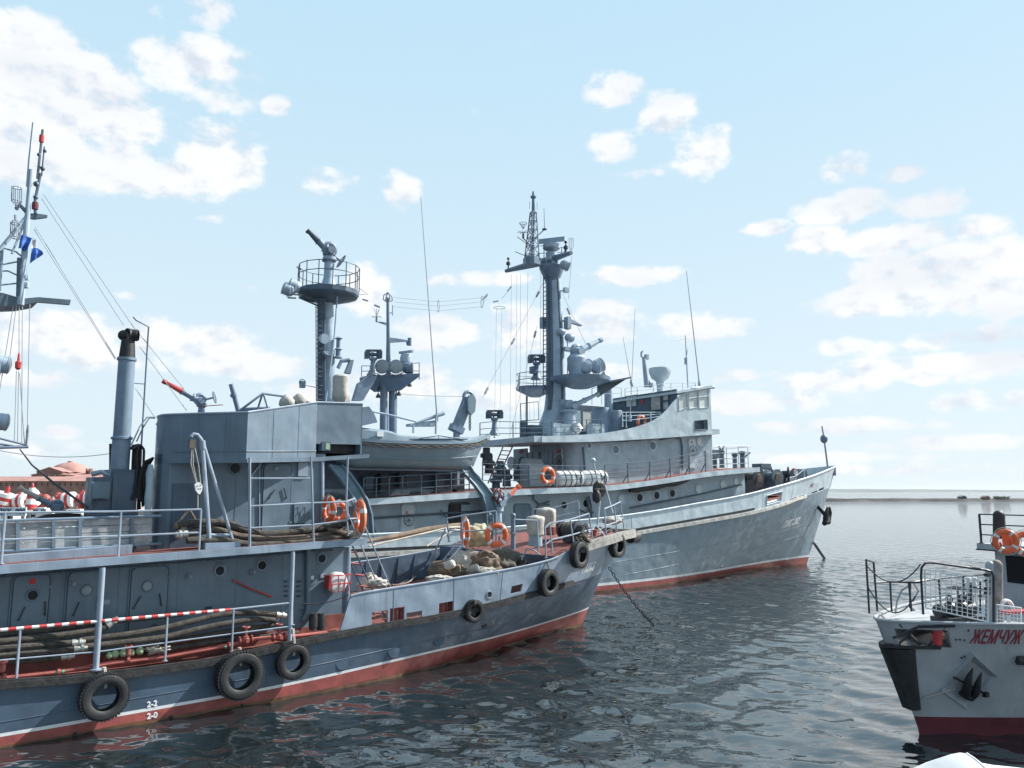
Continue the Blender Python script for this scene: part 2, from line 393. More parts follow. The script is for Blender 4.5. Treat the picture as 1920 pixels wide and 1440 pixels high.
def water_mesh():
    import numpy as np
    rs = np.random.RandomState(4); x0, x1, y0, y1, st = -27., 36., 2.5, 64., .115
    xs = np.arange(x0, x1+.01, st); ys = np.arange(y0, y1+.01, st); Xg, Yg = np.meshgrid(xs, ys); Z = np.zeros_like(Xg)
    gust = .9+.3*np.sin(Xg*.21+Yg*.13+1.)*np.sin(Yg*.17-Xg*.08)+.15*np.sin(Xg*.5+2*np.sin(Yg*.3))
    for i in range(36):
        lam = .36*(2.1/.36)**rs.rand(); th = R(200)+rs.normal()*R(42); kx, ky = 2*pi/lam*cos(th), 2*pi/lam*sin(th); ph = rs.rand()*2*pi
        Z += .031*lam/(2*pi)*np.sin(kx*Xg+ky*Yg+ph+.5*np.sin(.33*Xg*sin(th)-.33*Yg*cos(th)+ph*3))
    Z *= gust; e = np.minimum.reduce([Xg-x0, x1-Xg, Yg-y0, (y1-Yg)*.25]); Z *= np.clip(e/3., 0, 1)
    Z = np.where(e < 1e-6, 0, Z); ny, nx = Xg.shape
    co = np.stack([Xg, Yg, Z], -1).reshape(-1, 3); i = np.arange(ny*nx).reshape(ny, nx)
    q = np.stack([i[:-1,:-1], i[:-1,1:], i[1:,1:], i[1:,:-1]], -1).reshape(-1, 4)
    nb = len(co); X1, Y1 = float(xs[-1]), float(ys[-1]); B = 12000
    ext = [(-B,-400,0),(B,-400,0),(B,y0,0),(-B,y0,0),(-B,Y1,0),(B,Y1,0),(B,B,0),(-B,B,0),(x0,y0,0),(X1,y0,0),(x0,Y1,0),(X1,Y1,0)]
    fq = [(0,1,2,3),(4,5,6,7),(3,8,10,4),(9,2,5,11)]
    me = bpy.data.meshes.new('water'); me.from_pydata(co.tolist()+[tuple(map(float, p)) for p in ext], [], q.tolist()+[[nb+k for k in f] for f in fq])
    me.materials.append(M['water'])
    for p in me.polygons: p.use_smooth = True
    o = bpy.data.objects.new('water', me); C.objects.link(o); return o
tag(water_mesh(), kind='structure')
# ---------------------------------------------------------------- kit of parts shared by the ships
def rrect(fr, s0, s1, z0, z1, w, r, n=4):
    pts = []
    for cs, cz, a0 in ((s1-r, z0+r, -pi/2), (s1-r, z1-r, 0), (s0+r, z1-r, pi/2), (s0+r, z0+r, pi)):
        for k in range(n+1):
            a = a0+pi/2*k/n; pts.append(fr.L(cs+r*cos(a), w, cz+r*sin(a)))
    return pts
def holey(g, fo, fi, us, vs, holes):
    # a plate fo (outside) / fi (inside) on a grid, with cells missing where holes (u0,u1,v0,v1) are
    nu, nv = len(us), len(vs)
    def solid(i, j):
        if i < 0 or j < 0 or i >= nu-1 or j >= nv-1: return False
        u, v = (us[i]+us[i+1])/2, (vs[j]+vs[j+1])/2
        return not any(a < u < b and c < v < d for a, b, c, d in holes)
    b = len(g.v)
    for i in range(nu):
        for j in range(nv): g.v.append(fo(us[i], vs[j])); g.v.append(fi(us[i], vs[j]))
    def ix(i, j, k): return b+2*(i*nv+j)+k
    def q(*f): g.f.append(list(f)); g.m.append(g.mi)
    for i in range(nu-1):
        for j in range(nv-1):
            if not solid(i, j): continue
            q(ix(i,j,0), ix(i+1,j,0), ix(i+1,j+1,0), ix(i,j+1,0)); q(ix(i,j,1), ix(i,j+1,1), ix(i+1,j+1,1), ix(i+1,j,1))
            if not solid(i-1, j): q(ix(i,j,0), ix(i,j+1,0), ix(i,j+1,1), ix(i,j,1))
            if not solid(i+1, j): q(ix(i+1,j,0), ix(i+1,j,1), ix(i+1,j+1,1), ix(i+1,j+1,0))
            if not solid(i, j-1): q(ix(i,j,0), ix(i,j,1), ix(i+1,j,1), ix(i+1,j,0))
            if not solid(i, j+1): q(ix(i,j+1,0), ix(i+1,j+1,0), ix(i+1,j+1,1), ix(i,j+1,1))
def breaks(a, b, step, extra=()):
    n = max(1, int(round((b-a)/step))); xs = sorted(set([a+(b-a)*i/n for i in range(n+1)] + [e for e in extra if a < e < b])); out = [xs[0]]
    for x in xs[1:]:
        if x-out[-1] > 1e-4: out.append(x)
    return out
def sweep(g, pts, dirs, h0, h1, t0, t1):
    # rectangular bar along pts: dirs = outward vector per point; from height h0..h1 and outward t0..t1
    rows = [[p+d*t0+ZV*h0, p+d*t1+ZV*h0, p+d*t1+ZV*h1, p+d*t0+ZV*h1] for p, d in zip(pts, dirs)]
    g.loft(rows, True); b = len(g.v)-4*len(rows); e = len(g.v)-4
    g.f.append([b,b+1,b+2,b+3]); g.m.append(g.mi); g.f.append([e+3,e+2,e+1,e]); g.m.append(g.mi)
def railing(parent, posts, fr=(1., .5), m='near_rail', r=.022, rp=.026, name='railing', base=True, extra=None):
    # posts: (foot, head); bars at the given fractions of the height
    g = G()
    for k in fr: g.tube([a.lerp(b, k) for a, b in posts], r, 6)
    if extra: extra(g)
    rl = build(g, name, m, parent)
    for a, b in posts:
        g = G(); g.tube([a, b], rp, 6)
        if base: g.cyl(a, a+ZV*.015, rp*2.2, n=8)
        build(g, 'post', m, rl)
    return rl
def porthole(parent, c, nrm, r, m='near_paint', glass='port_glass', lid=False):
    g = G(); nrm = V(nrm).normalized()
    g.torus(c+nrm*.012, nrm, r*1.14, r*.2, 24, 6)
    p = build(g, 'porthole', m, parent)
    g = G(); g.cyl(c-nrm*.01, c+nrm*.012, r, n=24); build(g, 'pane', glass, p)
    if lid:
        g = G(); x = nrm.cross(ZV).normalized()
        g.tube([c+nrm*.03+x*cos(a)*r*1.55+ZV*sin(a)*r*1.55 for a in [R(30+12*k) for k in range(11)]], r*.1, 6); build(g, 'eyebrow', m, p)
    return p
def door(parent, fr, s0, s1, z0, z1, w, m, dogs=(), port=None, portm='port_glass', mark=None, wheel=None, r=.12, th=.05, markm='bright_red'):
    g = G(); g.prism(rrect(fr, s0, s1, z0, z1, w, r), fr.n*th); d = build(g, 'door', m, parent)
    g = G(); p = rrect(fr, s0-.035, s1+.035, z0-.035, z1+.035, w-.012, r+.03); g.tube(p+[p[0]], .022, 6); build(g, 'door_frame', m, d)
    for (a, b) in dogs:
        g = G(); A, B = fr.L(*a), fr.L(*b); g.tube([A-fr.n*-.02, A+fr.n*.03, B+fr.n*.03], .014, 6); g.cyl(A-fr.n*.03, A+fr.n*.04, .024, n=8); build(g, 'handle', 'dark_metal', d)
    if port:
        c = fr.L(port[0], w-th, port[1]); g = G(); g.torus(c+fr.n*.01, fr.n, port[2]*1.15, port[2]*.22, 22, 6); pp = build(g, 'porthole', m, d)
        g = G(); g.cyl(c-fr.n*.008, c+fr.n*.011, port[2], n=22); build(g, 'pane', portm, d)
    if mark:
        g = G(); g.box(fr, mark[0]-.06, mark[0]+.06, w-th-.004, w-th+.01, mark[1]-.06, mark[1]+.06); build(g, 'marking', markm, d)
    if wheel:
        c = fr.L(wheel[0], w-th-.07, wheel[1]); g = G(); g.torus(c, fr.n, wheel[2], .014, 20, 6)
        for k in range(4):
            a = k*pi/4; v = (fr.u*cos(a)+ZV*sin(a))*wheel[2]; g.cyl(c-v, c+v, .009, n=6)
        g.cyl(c-fr.n*.07, c+fr.n*.02, .02, n=8); build(g, 'handwheel', 'dark_metal', d)
    for z in (z0+.25, z1-.25):
        g = G(); g.box(fr, s1-.02, s1+.06, w-th-.012, w+.01, z-.03, z+.03); build(g, 'hinge', m, d)
    return d
def searchlight(parent, c, aim, r, m='mast_blue', stand=None):
    aim = V(aim).normalized(); g = G()
    g.lathe(c-aim*r*.75, aim, [(r*.35,-.35*r),(r*.8,0),(r*.97,.3*r),(r,.8*r),(r,1.45*r),(r*1.06,1.5*r),(r*1.06,1.6*r),(r*.93,1.6*r)], 20)
    for a in (.5, 1.0): g.lathe(c-aim*r*.75+aim*r*a, aim, [(r*1.01,0),(r*1.03,.03*r),(r*1.01,.06*r)], 20, cap=False)
    s = build(g, 'searchlight', m, parent)
    g = G(); g.lathe(c+aim*r*.86, aim, [(r*.92,0),(r*.92,.02),(r*.5,.05),(.001,.06)], 20); build(g, 'lens', 'lens', s)
    g = G(); x = aim.cross(ZV).normalized()
    g.tube([c+x*r*1.12, c+x*r*1.12-ZV*r*.9, c-ZV*r*1.35, c-x*r*1.12-ZV*r*.9, c-x*r*1.12], r*.07, 6)
    if stand is not None: g.tube([c-ZV*r*1.3, stand], r*.14, 8)
    build(g, 'bracket', m, s); return s
def monitor(parent, base, body, tip, m, tipm=None, r=.07, wheel=None, name='fire_monitor'):
    # water cannon: pedestal, swivel body, barrel with a nozzle, hand wheel
    g = G(); base, body, tip = V(base), V(body), V(tip); d = (tip-body).normalized(); x = d.cross(ZV).normalized()
    g.lathe(base, ZV, [(r*2,0),(r*2,r*.5),(r*1.2,r*.6),(r*1.1,(body-base).length*.6),(r*1.7,(body-base).length*.65),(r*1.7,(body-base).length*.85)], 14)
    g.ball(body, r*1.75, 12, 8); g.cyl(body-x*r*2.4, body+x*r*2.4, r*1.1, n=12); g.torus(body-x*r*.4+ZV*r*.6, x, r*1.6, r*.75, 14, 8)
    o = build(g, name, m, parent); L = (tip-body).length
    g = G(); g.lathe(body, d, [(r*1.25,0),(r*1.25,L*.16),(r*1.5,L*.17),(r*1.5,L*.2),(r*1.05,L*.22),(r*.95,L*.45),(r*1.2,L*.46),(r*1.2,L*.49)], 12); build(g, 'barrel', m, o)
    g = G(); g.lathe(body, d, [(r*1.0,L*.49),(r*.62,L*.9),(r*.85,L*.91),(r*.85,L*1.0)], 12); build(g, 'nozzle', tipm or m, o)
    if wheel is not None:
        wheel = V(wheel); a = (wheel-body).normalized(); g = G(); g.tube([body, wheel], r*.35, 6); g.torus(wheel, a, r*2.1, r*.18, 20, 6)
        y = a.cross(ZV).normalized(); zz = a.cross(y)
        for k in range(3):
            v = (y*cos(k*pi/3)+zz*sin(k*pi/3))*r*2.1; g.cyl(wheel-v, wheel+v, r*.12, n=5)
        build(g, 'handwheel', m, o)
    return o
def ladder(parent, a0, a1, b0, b1, n, m='near_rail', rungm=None, r=.025, flat=.0, name='ladder'):
    g = G(); g.tube([a0, a1], r, 6); g.tube([b0, b1], r, 6); l = build(g, name, m, parent)
    for i in range(n):
        g = G()
        t = (i+.6)/n; p, q = a0.lerp(a1, t), b0.lerp(b1, t)
        if flat:
            d = (q-p).normalized(); f = d.cross(ZV).normalized()*flat; g.obox((p+q)/2, (q-p)/2, f, ZV*.014)
        else: g.tube([p, q], r*.7, 6)
        build(g, 'rung', rungm or m, l)
    return l
# --- tyre fender, life buoy: one of each, then copies
def make_tyre(label, group):
    t = empty('tyre_fender', (0,0,-50), label, 'tyre', group)
    g = G(); R0, prof = .45, []
    prof = [(.27,.09),(.262,.115),(.285,.135),(.36,.148),(.42,.135),(.45,.10),(.458,0),(.45,-.10),(.42,-.135),(.36,-.148),(.285,-.135),(.262,-.115),(.27,-.09),(.30,-.10),(.40,-.10),(.43,-.05),(.435,0),(.43,.05),(.40,.10),(.30,.10)]
    rows = []
    for i in range(49):
        a = 2*pi*i/48; rows.append([V((cos(a)*r, h, sin(a)*r)) for r, h in prof])
    g.loft(rows, True)
    for i in range(44):                               # tread blocks
        a = 2*pi*i/44; d = V((cos(a),0,sin(a))); tn = V((-sin(a),0,cos(a)))
        for sgn in (-1, 1): g.obox(d*.455+V((0,sgn*.085,0)), tn*.022, V((0,.04,0)), d*.014)
    for v in g.v: v += WORLD[t]
    build(g, 'tyre', 'black_rubber', t); return t
def make_buoy(label, group):
    b = empty('lifebuoy', (0,0,-60), label, 'lifebuoy', group); c = WORLD[b]
    g = G(); g.torus(c, (0,1,0), .275, .085, 40, 12, .8); build(g, 'ring', 'orange', b)
    for k in range(4):
        a = pi/4+k*pi/2; g = G(); g.torus(c, (0,1,0), .275, .0885, 6, 14, .8, a-.13, a+.13); build(g, 'band', 'white', b)
    g = G()
    for k in range(4):
        a = pi/4+k*pi/2; g.tube([c+V((cos(a+t*pi/2),0,sin(a+t*pi/2)))*(.37+.03*sin(pi*t)+.0) for t in [j/8 for j in range(9)]], .011, 6)
    build(g, 'grab_line', 'rope', b); return b
def place(o, first, loc, normal, label, spin=0, scale=1, roll=0):
    # put a ring-shaped thing with its axle along `normal`
    c = o if first else copy_tree(o); c.location = V(loc)
    c.rotation_euler = (V(normal).to_track_quat('Y', 'Z').to_matrix() @ Matrix.Rotation(spin, 3, 'Y')).to_euler(); c.scale = (scale,)*3; c['label'] = label
    return c
# ---------------------------------------------------------------- the near ship
N = Frame(-10.0276, 16.4829, 39.883); NB = 6.3
near = empty('fire_boat', N.L(3, NB/2, 0), 'dark blue-grey fire boat with red waterline band, nearest ship, its blunt bow hung with tyres', 'ship')
zd = lambda s: interp([-14,-6,0,2,4,6,8,10,12,14,16,18,20.3], [1.9,1.5,1.25,1.12,1.13,1.29,1.44,1.5,1.65,1.86,2.0,2.03,1.98], s)
kw = lambda s: interp([12,13,14.5,16,17.7,19,19.8,20.3], [0,.02,.16,.5,1.2,2.0,2.6,3.15], s)
wlw = lambda s: interp([6,9,10,12.6,14.8,16.6,18.3,19.15], [0,.3,.5,1.2,2.0,2.6,3.0,3.15], s)
tw = lambda s: interp([12,14,15.5,17.5,18.9,20.2,21.1,21.6,21.9], [0,0,.08,.45,1.0,1.65,2.3,2.8,3.15], s)
ztop = lambda s: interp([7.2,7.6,10.4,13,14.9,15.6,17.6,19.6,21,21.9], [2.3,2.34,2.51,2.68,2.9,3.12,3.38,3.48,3.46,3.4], s)
boot = lambda s: interp([-14,0,2.7,5.2,7,9,11,14,20], [.32,.23,.26,.29,.35,.44,.5,.54,.58], s)
def nwl(k): s = k if k <= 12 else k-(k-12)/8.3*1.15; return (s, wlw(s), 0.)
def nkn(k): return (k, kw(k), zd(k))
def ntp(k): s = k if k <= 12 else k+(k-12)/8.3*1.6; return (s, tw(s), ztop(s))
def nshell(k, z):
    a, b = nwl(k), nkn(k)
    if z <= 0: return (a[0]+z*.2, a[1]-z*.05*(1 if k > 6 else 0), z)
    t = min(1, z/b[2]); return (a[0]+(b[0]-a[0])*t, b[1]+(a[1]-b[1])*(1-t)**1.35, z)
def nup(k, t): a, b = nkn(k), ntp(k); return tuple(a[i]+(b[i]-a[i])*t for i in range(3))
def Ns(q, port=False, dw=0): return N.L(q[0], NB-q[1]-dw if port else q[1]+dw, q[2])
ks = breaks(-14, 10, 1.5)[:-1] + breaks(10, 20.3, .32)
def band(g, mi, f0, f1, steps=1):
    g.mat(mi)
    for port in (False, True):
        g.loft([[Ns(nshell(k, f0(k)+(f1(k)-f0(k))*i/steps), port) for k in ks] for i in range(steps+1)])
g = G()
band(g, 0, lambda k: -.7, lambda k: .05); band(g, 0, lambda k: .05, lambda k: .05+.03*NZ.noise(V((k*1.3,0,0)))+.02)
band(g, 1, lambda k: .07+.03*NZ.noise(V((k*1.3,0,0))), boot); band(g, 2, boot, lambda k: boot(k)+.065); band(g, 3, lambda k: boot(k)+.065, lambda k: zd(k), 5)
g.mat(3); g.ngon([N.L(-14, w, z) for w, z in ((0,-.7),(NB,-.7),(NB,1.9),(0,1.9))])
hull = build(g, 'hull', ['slime','boot_red','white_line','near_hull'], near, 30)
bvhN = None
# raised weld seam and round plate patches low on the side
g = G(); g.tube([Ns(nshell(k, boot(k)+.28+.012*k), dw=-.004) for k in ks if -2 < k < 14], .008, 5); build(g, 'weld_seam', 'near_hull', hull)
for x, y in [(641,1240),(739,1218),(827,1199)]:
    p = N.loc(N.P(x, y, .1)); w = nshell(p[0], p[2])[1]; g = G(); g.torus(N.L(p[0], w-.0, p[2]), N.n, .19, .012, 26, 6); g.lathe(N.L(p[0], w+.02, p[2]), N.n, [(.185,0),(.185,.026),(.001,.03)], 26, False); build(g, 'blanking_plate', 'near_hull', hull)
for x, y, r in [(140,1377,.045),(320,1345,.045),(905,1171,.09),(454,1322,.03)]:
    p = N.loc(N.P(x, y, 0 if x < 600 else .35)); w = nshell(p[0], p[2])[1]; g = G(); g.cyl(N.L(p[0], w+.03, p[2]), N.L(p[0], w-.012, p[2]), r, n=14); build(g, 'discharge_hole', 'black', hull)
# bulwark along the well deck with freeing ports, forecastle shell forward
HO = []
for x0, y0, x1, y1 in [(697,1146,727,1175),(731,1139,758,1172),(762,1147,791,1166),(823,1129,850,1156),(956,1098,976,1112)]:
    a, b = N.loc(N.P(x0, (y0+y1)/2, 0)), N.loc(N.P(x1, (y0+y1)/2, 0)); zt, zb = N.Zc((x0+x1)/2, y0, 0), N.Zc((x0+x1)/2, y1, 0); k = (a[0]+b[0])/2; zk, zz = zd(k), ztop(k)
    HO.append((a[0], b[0], max(.02, (zb-zk)/(zz-zk)), (zt-zk)/(zz-zk)))
tb = sorted(set([0,.15,.3,.5,.7,.85,1.0] + [h[2] for h in HO] + [h[3] for h in HO]))
us = breaks(7.3, 20.3, .3, [h[0] for h in HO]+[h[1] for h in HO])
def up_(k, t):
    q = nup(k, t)
    return (q[0]+(.30*t*max(0, 1-(k-7.3)/.5)), q[1], q[2])
g = G(); holey(g, lambda k, t: Ns(up_(k, t), dw=-.004), lambda k, t: Ns(up_(k, t), dw=.05), us, tb, HO)
bulwark = build(g, 'bulwark', 'near_bulwark', near, 30)
bvhN = BVHTree.FromPolygons(g.v, g.f)
g = G(); holey(g, lambda k, t: Ns(up_(k, t), True, -.004), lambda k, t: Ns(up_(k, t), True, .05), breaks(7.3, 20.3, .4), [0,.5,1], [])
for k in breaks(8, 14.6, .62): g.hexa([Ns(nup(k+a, t), True, d) for t in (0,.96) for a, d in ((-.02,.05),(.02,.05),(.02,.15 if t == 0 else .08),(-.02,.15 if t == 0 else .08))])
build(g, 'bulwark', 'near_hull', near, 30)
g = G(); pts = [Ns(up_(k, 1)) for k in us if k < 14.8]; g.tube(pts, .03, 6); pts = [Ns(up_(k, 1), True) for k in us if k < 14.8]; g.tube(pts, .03, 6); build(g, 'bulwark_rail', 'near_rail', bulwark)
c = N.P(917, 1115, 0); g = G(); g.torus(c+N.n*.01, N.n, .1, .02, 20, 6); b_ = build(g, 'hawse_ring', 'near_rail', bulwark); g = G(); g.cyl(c-N.n*.02, c+N.n*.01, .095, n=20); build(g, 'hawse_hole', 'black', bulwark)
# plate laps on the bulwark
for k in (8.9, 10.9, 12.6, 13.9): g = G(); g.tube([Ns(nup(k, t), dw=-.006) for t in (.02,.5,.98)], .009, 5); build(g, 'weld_seam', 'near_bulwark', bulwark)
# rubbing timber and bow timber
def outw(f, k, port=False):
    a, b = Ns(f(max(k-.1, -14)), port), Ns(f(min(k+.1, 20.3)), port); d = (b-a).normalized(); v = V((d.y, -d.x, 0)).normalized(); return -v if port else v
g = G()
for port in (False, True):
    kk = [k for k in ks if k < 16.2]; sweep(g, [Ns(nkn(k), port)+ZV*.012*NZ.noise(V((k*2.1,0,0))) for k in kk], [outw(nkn, k, port) for k in kk], -.09, .04, -.03, .11)
    sweep(g, [Ns(nkn(k), port)+ZV*.02*NZ.noise(V((k*1.7,3,0))) for k in kk], [outw(nkn, k, port) for k in kk], .045, .085, -.02, .07)
build(g, 'rubbing_timber', 'timber_dark', near)
g = G(); kk = [k for k in us if k > 15.35]
P_ = [Ns(nup(k, 1)) for k in kk]+[Ns(nup(k, 1), True) for k in kk[::-1][1:]]; D_ = [outw(lambda q: nup(q, 1), k) for k in kk[:-1]]+[N.u]+[outw(lambda q: nup(q, 1), k, True) for k in kk[::-1][1:]]
sweep(g, P_, D_, -.2, -.07, .01, .17); sweep(g, P_, D_, -.06, .09, .0, .15); build(g, 'bow_timber', 'timber_grey', near)
# decks
g = G(); kk = [k for k in ks if k < 17]
g.loft([[Ns((nkn(k)[0], nkn(k)[1]+.03, zd(k)-.03), p) for p in (False, True)] for k in kk]); g.loft([[Ns((nkn(k)[0], nkn(k)[1]+.03, zd(k)-.1), p) for p in (False, True)] for k in kk]); build(g, 'main_deck', 'deck_red', near)
kk = [k for k in us if k > 14.45]
A = [Ns(nup(k, 1), dw=.06) for k in kk]; B = [Ns(nup(k, 1), True, .06) for k in kk]
g = G(); g.loft([[a-ZV*.03, b-ZV*.03] for a, b in zip(A, B)]); fdeck = build(g, 'forecastle_deck', 'deck_red', near)
g = G(); g.loft([[a-ZV*.06, b-ZV*.06] for a, b in zip(A, B)]); g.hexa([A[0]-ZV*.28-N.u*.03, B[0]-ZV*.28-N.u*.03, B[0]-ZV*.28+N.u*.03, A[0]-ZV*.28+N.u*.03, A[0]+ZV*.0-N.u*.03, B[0]+ZV*.0-N.u*.03, B[0]+N.u*.03, A[0]+N.u*.03])
g.box(N, 16.2, 16.3, .6, 5.7, 1.9, 3.1); g.box(N, 14.5, 16.2, 5.2, 5.9, 1.9, 3.0); build(g, 'forecastle_bulkhead', 'near_hull', near)
# lower deckhouse
g = G(); g.box(N, -14, 8.0, .9, 5.4, 1.0, 3.5); dh = build(g, 'lower_deckhouse', 'near_paint', near)
g = G(); g.tube([N.L(8.0,.92,1.3), N.L(8.0,.92,3.5)], .07, 10); build(g, 'corner_post', 'near_bulwark', dh)
w = .9
def dd(cx, y, dx, l, ang):
    a = N.loc(N.P(cx, y, w-.05)); return ((a[0], w-.05, a[2]), (a[0]+l*sin(ang), w-.05, a[2]+l*cos(ang)))
for x0, x1, px, py, mk, glass_ in [(25,92,61,1116,(61,1090),'port_glass'),(127,190,163,1107,None,'lens'),(245,313,277,1099,None,'lens')]:
    s0, s1 = N.S(x0, 1100, w), N.S(x1, 1095, w); p = N.loc(N.P(px, py, w-.05)); zt = N.Zc((x0+x1)/2, 1079 if x0 < 100 else (1072 if x0 < 200 else 1063), w)
    dg = [dd(x0+10, py+46, 0, .28, .35), dd(x1-8, py+36, 0, .28, -.05)] if x0 != 245 else [dd(250, 1140, 0, .29, .5), dd(302, 1134, 0, .27, -.2)]
    door(dh, N, s0, s1, zt-1.72, zt, w, 'near_paint', dg, (p[0], p[2], .1), glass_, (lambda q: (q[0], q[2]))(N.loc(N.P(*mk, w-.05))) if mk else None)
for x, y in [(412,1070),(491,1060),(603,1047)]: porthole(dh, N.P(x, y, w), N.n, .11, 'near_bulwark', lid=True)
g = G(); g.tube([N.P(578,1030,.82), N.P(578,1140,.82), N.P(574,1155,.82), N.P(568,1163,.86)], .07, 10); build(g, 'vent_pipe', 'near_paint', dh)
g = G(); g.tube([N.P(440,1089,.86), N.P(470,1104,.85), N.P(510,1119,.86)], .02, 8); g.cyl(N.P(440,1089,.92), N.P(440,1089,.82), .035, n=8); build(g, 'red_lever', 'bright_red', dh)
for x in (536, 560):
    for i in range(4):
        c = N.P(x, 1090+i*9, .88); g = G(); g.obox(c, N.u*.05, N.n*.04, ZV*.012); build(g, 'cleat', 'dark_metal', dh)
g = G(); g.box(N, 7.0, 7.9, .87, .9, 1.3, 1.75); g.box(N, -14, 7.0, .87, .9, 1.0, 1.5); build(g, 'red_skirting', 'deck_red', dh)
g = G(); g.tube(sag(N.P(562,1131,.5), N.P(654,1115,.1), .1), .014, 6); build(g, 'rail_chain', 'dark_metal', near)
# caged round lamp drum on the wall end
c = N.P(633, 1090, .62); g = G(); g.lathe(c-N.n*.2-ZV*.03, N.n, [(.25,0),(.27,.04),(.27,.24),(.23,.28),(.001,.3)], 28); drum = build(g, 'hose_drum', 'white', near)
g = G(); x0, x1, z0, z1 = -.29, .33, -.26, .17
def q(a, b, d): return c + N.u*a + ZV*b + N.n*d
for d in (.14,): 
    for a in (-.29, -.05, .16, .33): g.tube([q(a, .17, d), q(a*.75, -.27, d)], .014, 6)
    for b in (.17, -.05): g.tube([q(-.29, b, d), q(.33, b, d)], .016, 6)
for a in (-.29, .33): g.tube([q(a, .17, .14), q(a, .17, -.2)], .014, 6); g.tube([q(a, -.05, .14), q(a, -.05, -.2)], .014, 6)
g.obox(q(-.31, 0, .0), N.u*.015, N.n*.14, ZV*.17); build(g, 'drum_cage', 'bright_red', drum)
# upper deck slab with its pale fascia
zu = lambda s: 3.55+.028*s
g = G(); g.hexa([N.L(s, w_, zu(s)+dz) for dz in (-.17, 0) for s, w_ in ((-14,0),(8.05,0),(8.05,NB),(-14,NB))]); build(g, 'upper_deck', 'near_bulwark', near)
g = G(); g.add([N.L(s, w_, zu(s)+.006) for s, w_ in ((-14,.12),(7.95,.12),(7.95,NB-.1),(-14,NB-.1))], [(0,1,2,3)]); build(g, 'deck_paint', 'deck_red', near)
for x, y0, x1, y1, r in [(192,1064,184,1256,.065),(549,1034,550,1207,.055)]:
    g = G(); a = N.P(x, y0, .06); b = N.P(x1, y1, .06); b = V((a.x, a.y, b.z)); g.tube([b, a], r, 12); g.cyl(b, b+ZV*.03, r*1.9, n=12); build(g, 'pillar', 'near_rail', near)
# lower side rail, its top bar wrapped in red and white tape
def pz(x, y0, y1, w): a = N.P(x, y0, w); b = N.P(x, y1, w); return (V((a.x, a.y, b.z)), a)
lo = [pz(x, y0, y1, .04) for x, y0, y1 in [(-110,1192,1296),(38,1178,1277),(184,1164,1256),(314,1155,1239),(438,1142,1221)]]
lo.append((N.P(548,1172,.04), N.P(548,1130,.04)))
def tape(g): g.tube([N.P(0,1238,.04), N.P(184,1222,.04), N.P(438,1188,.04), N.P(548,1174,.04)], .016, 6)
rl = railing(near, lo, (1.,), extra=tape)
g = G(); a, b = N.P(-30,1184,.04), N.P(432,1143,.04); n = 36
for i in range(n):
    g.mat(i % 2); mid = lambda t: (lo[1][1].lerp(lo[4][1], (t-.08)/.92)) if False else a.lerp(b, t)
    g.tube([mid(i/n), mid((i+1)/n)], .034 + .004*(i % 2), 8, False)
build(g, 'tape_wrap', ['white','bright_red'], rl)
# red fire main along the deck edge with valves
g = G(); pts = [N.P(x, y, .16) for x, y in [(-60,1280),(0,1272),(110,1260),(215,1243),(310,1232),(430,1210),(470,1199),(520,1194),(560,1192),(630,1184)]]; g.tube(pts, .045, 10)
for x, y in [(110,1260),(240,1237),(430,1210),(8,1271)]: p = N.P(x, y, .16); g.cyl(p-N.u*.03, p+N.u*.03, .075, n=12)
for x, y in [(5,1245),(241,1215)]: p = N.P(x, y, .16); g.cyl(p-ZV*.15, p+ZV*.05, .05, n=10); g.cyl(p+ZV*.02, p+ZV*.05, .09, n=10)
pm = build(g, 'fire_main', 'pipe_red', near)
for x, y in [(460,1200),(523,1194)]:
    p = N.P(x, y, .16); g = G(); g.ball(p, .11, 12, 8); g.cyl(p, p+ZV*.3, .04, n=8); g.torus(p+ZV*.3, ZV, .09, .016, 16, 6); g.cyl(p-N.u*.17, p-N.u*.13, .1, n=12); g.cyl(p+N.u*.13, p+N.u*.17, .1, n=12); g.cyl(p, p+N.n*.16, .05, n=10); build(g, 'valve', 'pipe_red', pm)
for x, y in [(112,1260),(427,1212)]:
    p = N.P(x, y, .16); g = G(); g.cyl(p-N.u*.08, p-N.u*.04, .05, n=12); g.cyl(p+N.u*.04, p+N.u*.08, .05, n=12); build(g, 'tape_band', 'tape_green', pm)
# upper rails
def up(l, w): return [pz(x, y0, y1, w) for x, y0, y1 in l]
railing(near, up([(-130,962,1066),(10,961,1057),(227,959,1046),(377,955,1037)], .06), (1., .47))
def ex(g):
    a = [N.P(*q, .06) for q in ((470,897),(582,897))]; g.tube(a, .02, 6)
g = G()
for l in ([(470,897),(582,897)], [(470,949),(582,943),(650,941)], [(470,990),(586,984),(650,976)]): g.tube([N.P(*q, .07) for q in l], .021, 6)
wr = build(g, 'wing_railing', 'near_rail', near)
for x, y0, x1, y1, r in [(468,858,468,1027,.035),(583,856,588,1019,.026)]:
    a, b = N.P(x, y0, .07), N.P(x1, y1, .07); g = G(); g.tube([b, a], r, 8); build(g, 'post', 'near_rail', wr)
